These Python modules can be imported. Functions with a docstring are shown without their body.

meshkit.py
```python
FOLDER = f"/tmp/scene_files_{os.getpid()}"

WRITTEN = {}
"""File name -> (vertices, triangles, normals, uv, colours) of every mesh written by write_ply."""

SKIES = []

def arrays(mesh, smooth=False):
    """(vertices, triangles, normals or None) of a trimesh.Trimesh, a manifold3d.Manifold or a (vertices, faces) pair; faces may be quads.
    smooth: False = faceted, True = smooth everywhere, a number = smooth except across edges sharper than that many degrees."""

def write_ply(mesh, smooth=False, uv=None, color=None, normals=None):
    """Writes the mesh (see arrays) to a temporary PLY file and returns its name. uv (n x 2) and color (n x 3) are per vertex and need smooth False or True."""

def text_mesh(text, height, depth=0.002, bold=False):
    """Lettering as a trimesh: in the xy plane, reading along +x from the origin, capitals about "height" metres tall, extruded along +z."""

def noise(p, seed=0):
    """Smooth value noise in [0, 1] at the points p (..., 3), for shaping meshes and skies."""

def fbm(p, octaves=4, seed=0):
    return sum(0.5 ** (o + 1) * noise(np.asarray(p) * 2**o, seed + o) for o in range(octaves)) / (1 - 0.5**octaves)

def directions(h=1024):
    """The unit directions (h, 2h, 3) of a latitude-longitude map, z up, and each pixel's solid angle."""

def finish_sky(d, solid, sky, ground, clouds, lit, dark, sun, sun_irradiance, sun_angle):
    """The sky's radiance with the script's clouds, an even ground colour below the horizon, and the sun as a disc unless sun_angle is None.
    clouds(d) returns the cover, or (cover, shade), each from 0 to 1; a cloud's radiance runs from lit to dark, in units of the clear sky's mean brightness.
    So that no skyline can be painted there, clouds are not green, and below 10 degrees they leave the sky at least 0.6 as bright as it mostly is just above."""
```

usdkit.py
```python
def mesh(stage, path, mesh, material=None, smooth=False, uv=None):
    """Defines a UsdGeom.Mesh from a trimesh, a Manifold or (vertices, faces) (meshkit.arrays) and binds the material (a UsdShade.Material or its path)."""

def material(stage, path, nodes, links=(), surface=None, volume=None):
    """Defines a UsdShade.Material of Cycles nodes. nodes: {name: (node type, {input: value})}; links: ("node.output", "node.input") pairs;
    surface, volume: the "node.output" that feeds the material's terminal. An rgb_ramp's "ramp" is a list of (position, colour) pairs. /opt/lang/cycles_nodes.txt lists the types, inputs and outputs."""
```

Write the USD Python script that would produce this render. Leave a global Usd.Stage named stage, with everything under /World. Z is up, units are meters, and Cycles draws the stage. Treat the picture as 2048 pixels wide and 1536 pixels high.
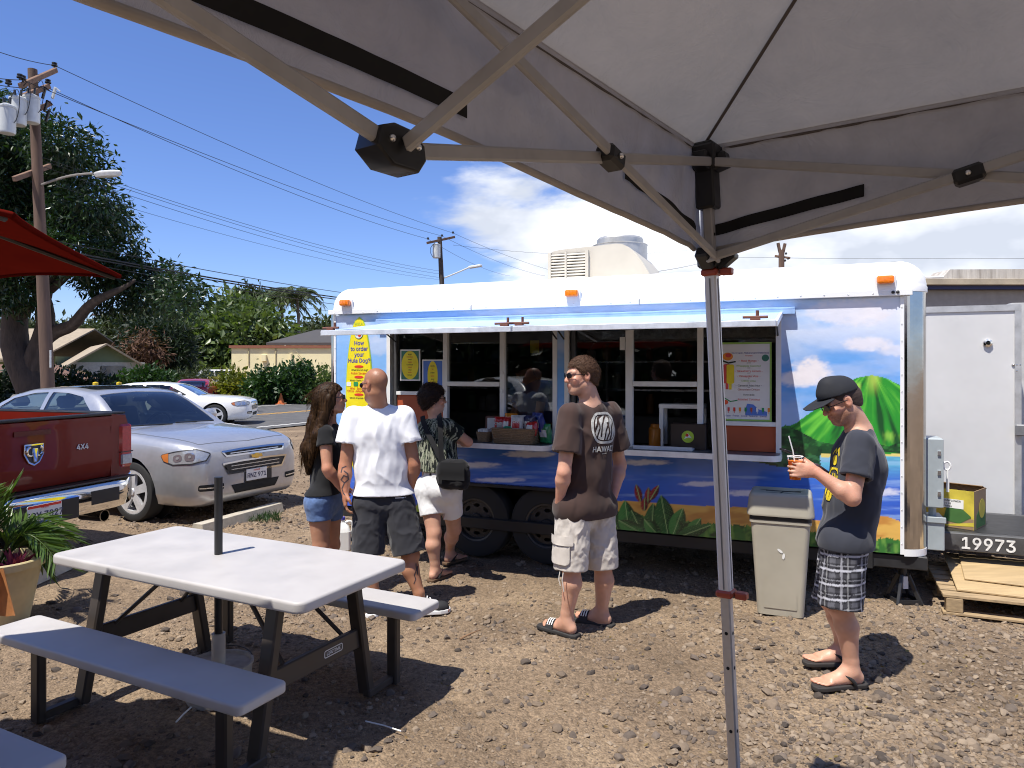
import math, random, numpy as np, trimesh, manifold3d as m3, shapely, shapely.geometry as sg, usdkit, meshkit
from pxr import Usd, UsdGeom, UsdLux, UsdShade, Gf, Sdf, Vt

stage = Usd.Stage.CreateInMemory()
UsdGeom.SetStageUpAxis(stage, 'Z'); UsdGeom.SetStageMetersPerUnit(stage, 1.0)
world = UsdGeom.Xform.Define(stage, '/World'); stage.SetDefaultPrim(world.GetPrim())
UsdGeom.Scope.Define(stage, '/World/Looks')
# ------------------------------------------------------------------ camera, sky, sun, exposure
F, CX, HZ, EYE = 1430.0, 1024.0, 735.0, 1.70          # focal length and principal point in photo pixels, horizon row, eye height
cam = UsdGeom.Camera.Define(stage, '/World/camera')
cam.AddTranslateOp().Set(Gf.Vec3d(0, 0, EYE)); cam.AddRotateXOp().Set(90.0)
cam.CreateHorizontalApertureAttr(36.0); cam.CreateVerticalApertureAttr(27.0)
cam.CreateFocalLengthAttr(36.0 * F / 2048.0)
cam.CreateVerticalApertureOffsetAttr(-(768.0 - HZ) / 2048.0 * 36.0)
cam.CreateClippingRangeAttr(Gf.Vec2f(0.05, 5000))
cam.CreateExposureAttr(0.5)
SUNV = np.array([-0.30, -0.33, 1.0]); SUNV /= np.linalg.norm(SUNV)
sun = UsdLux.DistantLight.Define(stage, '/World/sun')
sun.CreateIntensityAttr(1.25); sun.CreateAngleAttr(0.53); sun.CreateNormalizeAttr(True); sun.CreateColorAttr(Gf.Vec3f(1.0, 0.955, 0.88))
_q = Gf.Rotation(Gf.Vec3d(0, 0, 1), Gf.Vec3d(*map(float, SUNV)))
sun.AddTransformOp().Set(Gf.Matrix4d(_q, Gf.Vec3d(0, 0, 0)))
dome = UsdLux.DomeLight.Define(stage, '/World/sky')
SKY_STRENGTH = 0.072
skym = usdkit.material(stage, '/World/Looks/sky_air', {
    'sky': ('sky_texture', {'sky_type': 'single_scattering', 'sun_disc': False, 'sun_elevation': math.asin(SUNV[2]), 'sun_rotation': math.atan2(SUNV[0], SUNV[1]), 'altitude': 20.0, 'air_density': 1.0, 'aerosol_density': 0.15, 'ozone_density': 2.5}),
    'tc': ('texture_coordinate', {}),
    'mp': ('mapping', {'scale': (3.0, 3.0, 6.5), 'location': (0.35, 0.2, 0.0)}),
    'n1': ('noise_texture', {'scale': 1.0, 'detail': 9.0, 'roughness': 0.56, 'distortion': 0.25}),
    'xyz': ('separate_xyz', {}),
    'az': ('math', {'math_type': 'divide'}),
    'azm': ('map_range', {'from_min': -0.16, 'from_max': 0.16, 'to_min': -0.03, 'to_max': 0.38, 'clamp': True}),
    'el': ('map_range', {'from_min': 0.17, 'from_max': 0.42, 'to_min': 0.0, 'to_max': -0.26, 'clamp': True}),
    'ed': ('map_range', {'from_min': -1.0, 'from_max': 1.0, 'to_min': 0.0, 'to_max': 0.0}),
    's1': ('math', {'math_type': 'add'}), 's2': ('math', {'math_type': 'add'}),
    'cov': ('map_range', {'range_type': 'smoothstep', 'from_min': 0.62, 'from_max': 0.74, 'to_min': 0.0, 'to_max': 0.95, 'clamp': True}),
    'mp2': ('mapping', {'scale': (4.5, 4.5, 9.0), 'location': (1.7, 0.4, 0.3)}),
    'n2': ('noise_texture', {'scale': 1.0, 'detail': 6.0, 'roughness': 0.5}),
    'cr': ('rgb_ramp', {'ramp': [(0.36, (15.0, 15.1, 15.4)), (0.60, (7.4, 7.9, 8.9))]}),
    'mix': ('mix', {}), 'tint': ('mix', {'mix_type': 'multiply', 'fac': 1.0, 'color2': (1.02, 1.17, 1.68)}),
    'bg': ('background_shader', {'strength': SKY_STRENGTH})},
    [('tc.generated', 'mp.vector'), ('mp.vector', 'n1.vector'), ('tc.generated', 'mp2.vector'), ('mp2.vector', 'n2.vector'), ('tc.generated', 'xyz.vector'),
     ('xyz.x', 'az.value1'), ('xyz.y', 'az.value2'), ('az.value', 'azm.value'), ('xyz.z', 'el.value'),
     ('n1.fac', 's1.value1'), ('azm.result', 's1.value2'), ('s1.value', 's2.value1'), ('el.result', 's2.value2'), ('s2.value', 'cov.value'),
     ('n2.fac', 'cr.fac'), ('cov.result', 'mix.fac'), ('sky.color', 'tint.color1'), ('tint.color', 'mix.color1'), ('cr.color', 'mix.color2'), ('mix.color', 'bg.color')], surface='bg.background')
UsdShade.MaterialBindingAPI.Apply(dome.GetPrim()).Bind(skym)
dome.GetPrim().SetCustomDataByKey('kind', 'structure')
dome.GetPrim().SetCustomDataByKey('label', 'blue sky with white cumulus cloud low on the right')

# ------------------------------------------------------------------ helpers
def at(px, py, d):
    """the world point seen at photo pixel (px, py), d metres ahead"""
    return np.array([(px - CX) / F * d, d, EYE + (HZ - py) / F * d])
def ground(px, py, z=0.0):
    return at(px, py, (EYE - z) * F / (py - HZ))
def lin(r, g, b):
    c = np.array([r, g, b], float) / 255
    return tuple(np.where(c <= 0.04045, c / 12.92, ((c + 0.055) / 1.055) ** 2.4))
def nrm(v): v = np.asarray(v, float); return v / max(np.linalg.norm(v), 1e-12)

_count = {}
def numbered(parent, name):
    k = (parent, name); n = _count.get(k, 0); _count[k] = n + 1
    return name if n == 0 else f'{name}_{n:03d}'
_loc = {}
def tag(p, label=None, cat=None, group=None, kind=None):
    p = p.GetPrim() if hasattr(p, 'GetPrim') else p
    for k, v in (('label', label), ('category', cat), ('group', group), ('kind', kind)):
        if v: p.SetCustomDataByKey(k, v)
    return p
def thing(name, label, cat, loc=(0, 0, 0), rotz=0.0, group=None, kind=None):
    path = '/World/' + numbered('/World', name)
    x = UsdGeom.Xform.Define(stage, path)
    x.AddTranslateOp().Set(Gf.Vec3d(*map(float, loc)))
    if rotz: x.AddRotateZOp().Set(float(rotz))
    _loc[path] = np.array(loc, float)
    return tag(x, label, cat, group, kind)
def join(*ms):
    ms = [m for x in ms for m in (x if isinstance(x, (list, tuple)) else [x])]
    vs, fs, o = [], [], 0
    for m in ms:
        if hasattr(m, 'to_mesh'): m = tri(m)
        vs.append(np.asarray(m.vertices)); fs.append(np.asarray(m.faces) + o); o += len(m.vertices)
    return trimesh.Trimesh(np.vstack(vs), np.vstack(fs), process=False)
def tri(m):
    if hasattr(m, 'to_mesh'):
        q = m.to_mesh(); return trimesh.Trimesh(np.array(q.vert_properties[:, :3]), np.array(q.tri_verts), process=False)
    return m
def part(parent, name, mesh, mat, smooth=30, world=False, label=None, kind=None, paint=None):
    ppath = str(parent.GetPath()) if parent is not None else '/World'
    path = ppath + '/' + numbered(ppath, name)
    if isinstance(mesh, (list, tuple)) and len(mesh) and (hasattr(mesh[0], 'vertices') or hasattr(mesh[0], 'to_mesh')): mesh = join(*mesh)
    mesh = tri(mesh)
    if world:
        top = '/'.join(ppath.split('/')[:3])
        mesh = trimesh.Trimesh(np.asarray(mesh.vertices) - _loc.get(top, np.zeros(3)), mesh.faces, process=False)
    if paint is not None: smooth = smooth if smooth in (True, False) else False
    g = usdkit.mesh(stage, path, mesh, mat, smooth=smooth)
    if paint is not None:
        UsdGeom.PrimvarsAPI(g).CreatePrimvar('paint', Sdf.ValueTypeNames.Color3fArray, 'vertex').Set(Vt.Vec3fArray.FromNumpy(np.asarray(paint, np.float32)))
    return tag(g, label, None, None, kind)
def single(name, mesh, mat, label, cat=None, group=None, kind=None, smooth=30, paint=None):
    p = part(None, name, mesh, mat, smooth, paint=paint)
    return tag(p, label, cat, group, kind)

# ---- materials
_mats = {}
def M(name, col, rough=0.6, metal=0.0, var=0.12, scale=9.0, bump=0.0, bscale=60.0, spec=0.5, coat=0.0, sss=0.0, col2=None, detail=4.0, sheen=0.0, stretch=(1, 1, 1), extra=None):
    if name in _mats: return _mats[name]
    col = np.array(col, float)
    lo = tuple(col * (1 - var)) ; hi = tuple(np.minimum(col * (1 + var), 0.95)) if col2 is None else tuple(col2)
    nodes = {'g': ('geometry', {}), 'mp': ('mapping', {'scale': stretch}), 'n': ('noise_texture', {'scale': scale, 'detail': detail, 'roughness': 0.6}),
             'r': ('rgb_ramp', {'ramp': [(0.3, lo), (0.7, hi)]}),
             'p': ('principled_bsdf', {'roughness': rough, 'metallic': metal, 'specular_ior_level': spec, 'coat_weight': coat, **({'subsurface_weight': sss, 'subsurface_scale': 0.012, 'subsurface_radius': (1.0, 0.35, 0.2)} if sss else {}), **({'sheen_weight': sheen} if sheen else {}), **(extra or {})})}
    links = [('g.position', 'mp.vector'), ('mp.vector', 'n.vector'), ('n.fac', 'r.fac'), ('r.color', 'p.base_color')]
    if rough > 0.15:
        nodes['rr'] = ('map_range', {'from_min': 0.3, 'from_max': 0.7, 'to_min': max(rough - 0.08, 0.02), 'to_max': min(rough + 0.08, 1.0), 'clamp': True})
        links += [('n.fac', 'rr.value'), ('rr.result', 'p.roughness')]
    if bump:
        nodes['bn'] = ('noise_texture', {'scale': bscale, 'detail': 5.0, 'roughness': 0.6}); nodes['b'] = ('bump', {'strength': 1.0, 'distance': bump})
        links += [('mp.vector', 'bn.vector'), ('bn.fac', 'b.height'), ('b.normal', 'p.normal')]
    _mats[name] = usdkit.material(stage, '/World/Looks/' + name, nodes, links, surface='p.BSDF')
    return _mats[name]
def PAINT(name='painted_print', rough=0.35, coat=0.0, bump=0.0, spec=0.5, sheen=0.0):
    if name in _mats: return _mats[name]
    nodes = {'a': ('attribute', {'attribute': 'paint'}), 'p': ('principled_bsdf', {'roughness': rough, 'coat_weight': coat, 'specular_ior_level': spec})}
    links = [('a.color', 'p.base_color')]
    if bump:
        nodes |= {'g': ('geometry', {}), 'bn': ('noise_texture', {'scale': 55.0, 'detail': 5.0}), 'b': ('bump', {'strength': 1.0, 'distance': bump})}
        links += [('g.position', 'bn.vector'), ('bn.fac', 'b.height'), ('b.normal', 'p.normal')]
    _mats[name] = usdkit.material(stage, '/World/Looks/' + name, nodes, links, surface='p.BSDF')
    return _mats[name]
def GLASS(name, tint=(0.8, 0.85, 0.85), rough=0.0, ior=1.5, gain=1.0):
    """a window pane: sunlight passes, and it mirrors by fresnel"""
    if name in _mats: return _mats[name]
    _mats[name] = usdkit.material(stage, '/World/Looks/' + name, {'f': ('fresnel', {'IOR': ior}), 'k': ('math', {'math_type': 'multiply', 'value2': gain, 'use_clamp': True}), 't': ('transparent_bsdf', {'color': tint}), 'g': ('glossy_bsdf', {'color': (1, 1, 1), 'roughness': rough}), 'm': ('mix_closure', {})},
        [('f.fac', 'k.value1'), ('k.value', 'm.fac'), ('t.BSDF', 'm.closure1'), ('g.BSDF', 'm.closure2')], surface='m.closure')
    return _mats[name]
def LEAF(name, ramp, rough=0.4, trans=0.3, tcol=None):
    if name in _mats: return _mats[name]
    _mats[name] = usdkit.material(stage, '/World/Looks/' + name, {
        'g': ('geometry', {}), 'n': ('noise_texture', {'scale': 0.7, 'detail': 3.0}), 'ad': ('math', {'math_type': 'multiply_add', 'value2': 0.5, 'value3': 0.0}), 'ad2': ('math', {'math_type': 'multiply_add', 'value2': 0.5}),
        'r': ('rgb_ramp', {'ramp': ramp}), 'p': ('principled_bsdf', {'roughness': rough, 'specular_ior_level': 0.45}), 't': ('translucent_bsdf', {}),
        'tm': ('mix', {'mix_type': 'multiply', 'fac': 1.0, 'color2': tcol or (1.3, 1.5, 0.5)}), 'm': ('mix_closure', {'fac': trans})},
        [('g.position', 'n.vector'), ('g.random_per_island', 'ad.value1'), ('n.fac', 'ad2.value1'), ('ad.value', 'ad2.value3'), ('ad2.value', 'r.fac'), ('r.color', 'p.base_color'), ('r.color', 'tm.color1'), ('tm.color', 't.color'), ('p.BSDF', 'm.closure1'), ('t.BSDF', 'm.closure2')], surface='m.closure')
    return _mats[name]

# ---- meshes
def xf(mesh, R=None, t=None):
    mesh = tri(mesh); v = np.asarray(mesh.vertices)
    if R is not None: v = v @ np.asarray(R).T
    if t is not None: v = v + np.asarray(t)
    f = mesh.faces
    if R is not None and np.linalg.det(R) < 0: f = f[:, ::-1]
    return trimesh.Trimesh(v, f, process=False)
def rz(deg): c, s = math.cos(math.radians(deg)), math.sin(math.radians(deg)); return np.array([[c, -s, 0], [s, c, 0], [0, 0, 1.0]])
def rx(deg): c, s = math.cos(math.radians(deg)), math.sin(math.radians(deg)); return np.array([[1.0, 0, 0], [0, c, -s], [0, s, c]])
def ry(deg): c, s = math.cos(math.radians(deg)), math.sin(math.radians(deg)); return np.array([[c, 0, s], [0, 1.0, 0], [-s, 0, c]])
def frame(z, up=(0, 0, 1)):
    """rotation whose third column is z"""
    z = nrm(z); up = np.array(up, float)
    if abs(z @ up) > 0.98: up = np.array([1.0, 0, 0])
    x = nrm(np.cross(up, z)); return np.stack([x, np.cross(z, x), z], 1)
def box(x0, x1, y0, y1, z0, z1, c=0.0):
    """box with chamfered edges"""
    e = np.array([x1 - x0, y1 - y0, z1 - z0], float); m = np.array([x0 + x1, y0 + y1, z0 + z1]) / 2
    if c <= 0 or c * 2.2 > e.min():
        b = trimesh.creation.box(e); b.apply_translation(m); return b
    pts = []
    for s in np.array(np.meshgrid([-1, 1], [-1, 1], [-1, 1])).reshape(3, -1).T:
        for k in range(3):
            q = s * e / 2; q = q - s * c * np.array([1 if j != k else 0 for j in range(3)]); pts.append(q + m)
    return trimesh.convex.convex_hull(np.array(pts))
def bar(a, b, w, h=None, c=0.0, up=(0, 0, 1), ext=0.0):
    """a rectangular bar from a to b, w across, h along 'up'"""
    a, b = np.array(a, float), np.array(b, float); h = h or w; L = np.linalg.norm(b - a)
    R = frame(b - a, up); return xf(box(-w / 2, w / 2, -h / 2, h / 2, -ext, L + ext, c), R, a)
def tube(path, r, n=10, cap=True, closed=False):
    """round tube through points; r scalar or per point"""
    P = np.array(path, float); m = len(P); r = np.broadcast_to(np.asarray(r, float), (m,))
    T = np.gradient(P, axis=0) if m > 2 else np.repeat((P[1] - P[0])[None], m, 0)
    T /= np.maximum(np.linalg.norm(T, axis=1, keepdims=True), 1e-12)
    x = nrm(np.cross(T[0], [0.13, 0.21, 0.97] if abs(T[0][2]) < 0.9 else [1, 0.1, 0.0])); V = []
    for i in range(m):
        x = nrm(x - (x @ T[i]) * T[i]); y = np.cross(T[i], x)
        a = np.arange(n) / n * 2 * np.pi
        V.append(P[i] + r[i] * (np.cos(a)[:, None] * x + np.sin(a)[:, None] * y))
    V = np.vstack(V); Fc = []
    for i in range(m - 1):
        j = np.arange(n); k = (j + 1) % n
        Fc += [np.stack([i * n + j, i * n + k, (i + 1) * n + k], 1), np.stack([i * n + j, (i + 1) * n + k, (i + 1) * n + j], 1)]
    if cap:
        V = np.vstack([V, P[0], P[-1]]); j = np.arange(n); k = (j + 1) % n
        Fc += [np.stack([np.full(n, m * n), k, j], 1), np.stack([np.full(n, m * n + 1), (m - 1) * n + j, (m - 1) * n + k], 1)]
    return trimesh.Trimesh(V, np.vstack(Fc), process=False)
def lathe(profile, n=32, center=(0, 0, 0), sx=1.0, sy=1.0):
    P = np.array(profile, float); a = np.arange(n) / n * 2 * np.pi; m = len(P)
    V = np.stack([P[:, :1] * np.cos(a) * sx, P[:, :1] * np.sin(a) * sy, np.repeat(P[:, 1:2], n, 1)], -1).reshape(-1, 3) + np.array(center)
    Fc = []
    for i in range(m - 1):
        j = np.arange(n); k = (j + 1) % n
        Fc += [np.stack([i * n + j, i * n + k, (i + 1) * n + k], 1), np.stack([i * n + j, (i + 1) * n + k, (i + 1) * n + j], 1)]
    return trimesh.Trimesh(V, np.vstack(Fc), process=False)
def rrect(w, h, r, n=6):
    return sg.box(-w / 2 + r, -h / 2 + r, w / 2 - r, h / 2 - r).buffer(r, quad_segs=n)
def ext(poly, h):
    if not isinstance(poly, (sg.Polygon, sg.MultiPolygon)): poly = sg.Polygon(poly)
    ms = [trimesh.creation.extrude_polygon(g, h, engine='earcut') for g in getattr(poly, 'geoms', [poly]) if g.area > 1e-9]
    return join(*ms)
def slab(poly, h, c=0.006, steps=3):
    """a plate with rounded rims, from z=0 to h"""
    if not isinstance(poly, sg.Polygon): poly = sg.Polygon(poly)
    P = np.array(poly.exterior.coords)[:-1]
    if not poly.exterior.is_ccw: P = P[::-1]
    n = len(P); e = np.roll(P, -1, 0) - np.roll(P, 1, 0); nn = np.stack([e[:, 1], -e[:, 0]], 1); nn /= np.linalg.norm(nn, axis=1, keepdims=True)
    rings = [(c * (1 - math.sin(a)), c * (1 - math.cos(a))) for a in np.linspace(0, math.pi / 2, steps + 1)]
    prof = [(i, z) for i, z in rings] + [(i, h - z) for i, z in rings[::-1]]
    V = np.vstack([np.column_stack([P - nn * i, np.full(n, z)]) for i, z in prof]); Fc = []
    for i in range(len(prof) - 1):
        j = np.arange(n); k = (j + 1) % n
        Fc += [np.stack([i * n + j, i * n + k, (i + 1) * n + k], 1), np.stack([i * n + j, (i + 1) * n + k, (i + 1) * n + j], 1)]
    m = len(prof); V = np.vstack([V, [*P.mean(0), 0], [*P.mean(0), h]]); j = np.arange(n); k = (j + 1) % n
    Fc += [np.stack([np.full(n, m * n), k, j], 1), np.stack([np.full(n, m * n + 1), (m - 1) * n + j, (m - 1) * n + k], 1)]
    return trimesh.Trimesh(V, np.vstack(Fc), process=False)
def grid(P):
    """P (a, b, 3) points -> sheet"""
    P = np.asarray(P, float); a, b = P.shape[:2]; i, j = np.meshgrid(np.arange(a - 1), np.arange(b - 1), indexing='ij'); q = (i * b + j).ravel()
    return trimesh.Trimesh(P.reshape(-1, 3), np.vstack([np.stack([q, q + b, q + b + 1], 1), np.stack([q, q + b + 1, q + 1], 1)]), process=False)
def blob(c, r, sub=2):
    s = trimesh.creation.icosphere(sub); s.vertices = s.vertices * np.asarray(r) + np.asarray(c); return s
def text(t, h, depth=0.002, bold=False, center=False):
    m = meshkit.text_mesh(t, h, depth, bold)
    if center: m.apply_translation([-(m.bounds[0][0] + m.bounds[1][0]) / 2, 0, 0])
    return m
def onplane(mesh, o, u, v):
    """xy mesh laid on the plane at o with axes u, v; its +z goes along u x v"""
    u, v = nrm(u), nrm(v); return xf(mesh, np.stack([u, v, np.cross(u, v)], 1), o)
def smoothline(pts, n=40):
    P = np.array(pts, float); from_t = np.concatenate([[0], np.cumsum(np.linalg.norm(np.diff(P, axis=0), axis=1))])
    from scipy.interpolate import CubicSpline, PchipInterpolator
    return (CubicSpline if len(P) > 2 else (lambda a, b: (lambda t: np.stack([np.interp(t, a, b[:, k]) for k in range(b.shape[1])], -1))))(from_t, P)(np.linspace(0, from_t[-1], n))
def hit(mesh, O, D, far=1e9):
    """first hit distance of parallel rays (n, 3), inf where none"""
    mesh = tri(mesh); v = np.asarray(mesh.vertices); O = np.atleast_2d(np.asarray(O, float)); D = nrm(np.ravel(D)[:3]); R = frame(D); q = v @ R; o = O @ R; T = q[mesh.faces]; out = np.full(len(O), np.inf)
    lo, hi = T[..., :2].min(1), T[..., :2].max(1); m = ((hi >= o[:, :2].min(0) - 1e-6) & (lo <= o[:, :2].max(0) + 1e-6)).all(1); T, lo, hi = T[m], lo[m], hi[m]
    order = np.lexsort((o[:, 1], np.round(o[:, 0] / 0.02)))
    for s in range(0, len(O), 48):
        i = order[s:s + 48]; p = o[i]; m = ((hi >= p[:, :2].min(0) - 1e-6) & (lo <= p[:, :2].max(0) + 1e-6)).all(1); t = T[m]
        if not len(t): continue
        a = t[:, 0, :2]; e1 = t[:, 1, :2] - a; e2 = t[:, 2, :2] - a; det = e1[:, 0] * e2[:, 1] - e1[:, 1] * e2[:, 0]; det = np.where(abs(det) < 1e-14, 1e-14, det); d = p[:, None, :2] - a
        u = (d[..., 0] * e2[:, 1] - d[..., 1] * e2[:, 0]) / det; w = (d[..., 1] * e1[:, 0] - d[..., 0] * e1[:, 1]) / det
        z = t[:, 0, 2] + u * (t[:, 1, 2] - t[:, 0, 2]) + w * (t[:, 2, 2] - t[:, 0, 2]) - p[:, None, 2]
        z = np.where((u >= -1e-5) & (w >= -1e-5) & (u + w <= 1 + 1e-5) & (z > 1e-6), z, np.inf); out[i] = z.min(1)
    return out
def decal(body, poly, o, u, v, off=0.003, step=0.03, thick=0.0):
    """poly in plane coordinates (u, v) at o, projected along -(u x v) onto body and lifted by off: a patch that follows the surface"""
    if not isinstance(poly, (sg.Polygon, sg.MultiPolygon)): poly = sg.Polygon(poly)
    u, v = nrm(u), nrm(v); w = np.cross(u, v); ms = []
    for g in getattr(poly, 'geoms', [poly]):
        g = g.segmentize(step); x0, y0, x1, y1 = g.bounds
        X, Y = np.meshgrid(np.arange(x0, x1, step), np.arange(y0, y1, step)); Q = np.column_stack([X.ravel(), Y.ravel()])
        Q = Q[shapely.contains_xy(g.buffer(-step * 0.35), Q[:, 0], Q[:, 1])]
        P = np.vstack([np.array(g.exterior.coords)[:-1]] + [np.array(i.coords)[:-1] for i in g.interiors] + [Q])
        from scipy.spatial import Delaunay
        Fc = Delaunay(P).simplices; c = P[Fc].mean(1); Fc = Fc[shapely.contains_xy(g, c[:, 0], c[:, 1])]
        e1_, e2_ = P[Fc[:, 1]] - P[Fc[:, 0]], P[Fc[:, 2]] - P[Fc[:, 0]]; a = e1_[:, 0] * e2_[:, 1] - e1_[:, 1] * e2_[:, 0]; Fc = np.where((a < 0)[:, None], Fc[:, ::-1], Fc); Fc = Fc[abs(a) > 1e-10]
        O = np.asarray(o) + P[:, :1] * u + P[:, 1:] * v; t = hit(body, O, -w)
        if not np.isfinite(t).any(): continue
        bad = ~np.isfinite(t)
        if bad.any():
            from scipy.spatial import cKDTree
            t[bad] = t[~bad][cKDTree(P[~bad]).query(P[bad])[1]]
        ms.append(trimesh.Trimesh(O - t[:, None] * w + off * w, Fc, process=False))
    if not ms: raise ValueError(f'decal missed at {o}')
    return join(*ms)
def man(mesh):
    mesh = tri(mesh); m = trimesh.Trimesh(mesh.vertices, mesh.faces, process=True)
    return m3.Manifold(m3.Mesh(np.asarray(m.vertices, np.float32), np.asarray(m.faces, np.uint32)))
rng = np.random.default_rng(7)
# ------------------------------------------------------------------ ground, road
def loft(poly, prof, captop=True, capbot=True):
    """closed plate through (inset, z) rings of a convex-ish outline"""
    P = np.array(poly.exterior.coords)[:-1]
    if not poly.exterior.is_ccw: P = P[::-1]
    n = len(P); e = np.roll(P, -1, 0) - np.roll(P, 1, 0); nn = np.stack([e[:, 1], -e[:, 0]], 1); nn /= np.linalg.norm(nn, axis=1, keepdims=True)
    V = np.vstack([np.column_stack([P - nn * i, np.full(n, z)]) for i, z in prof]); Fc = []; m = len(prof); j = np.arange(n); k = (j + 1) % n
    for i in range(m - 1): Fc += [np.stack([i * n + j, i * n + k, (i + 1) * n + k], 1), np.stack([i * n + j, (i + 1) * n + k, (i + 1) * n + j], 1)]
    V = np.vstack([V, [*P.mean(0), prof[0][1]], [*P.mean(0), prof[-1][1]]])
    if capbot: Fc.append(np.stack([np.full(n, m * n), k, j], 1))
    if captop: Fc.append(np.stack([np.full(n, m * n + 1), (m - 1) * n + j, (m - 1) * n + k], 1))
    return trimesh.Trimesh(V, np.vstack(Fc), process=False)
ROAD_P, ROAD_D = np.array([-7.5, 19.8]), nrm([0.45, 0.89]); ROAD_N = np.array([-ROAD_D[1], ROAD_D[0]])   # near edge line, direction, towards the far side
def road_side(x, y): return (np.stack([x, y], -1) - ROAD_P) @ ROAD_N
def ground_z(x, y):
    p = np.stack([x, y, 0 * x], -1); near = np.clip(1.4 - np.hypot(x, y - 4) / 12, 0, 1)
    z = (meshkit.fbm(p * 1.7, 3, 3) - 0.5) * 0.05 + (meshkit.fbm(p * 9.0, 3, 5) - 0.5) * 0.030
    far = np.clip((road_side(x, y) + 2.0) / 2.0, 0, 1)
    return z * near * (1 - far) - 0.006 - 0.035 * far
def lines(*segs):
    out = []
    for a, b, n in segs: out += list(np.linspace(a, b, n, endpoint=False))
    return np.array(out + [segs[-1][1]])
gx = lines((-700, -60, 10), (-60, -14, 14), (-14, -4.2, 40), (-4.2, 4.2, 280), (4.2, 10, 26), (10, 60, 12), (60, 700, 10)); gy = lines((-60, -4, 10), (-4, 2.4, 24), (2.4, 8.5, 205), (8.5, 20, 56), (20, 70, 30), (70, 900, 16))
GX, GY = np.meshgrid(gx, gy, indexing='ij')
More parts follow.
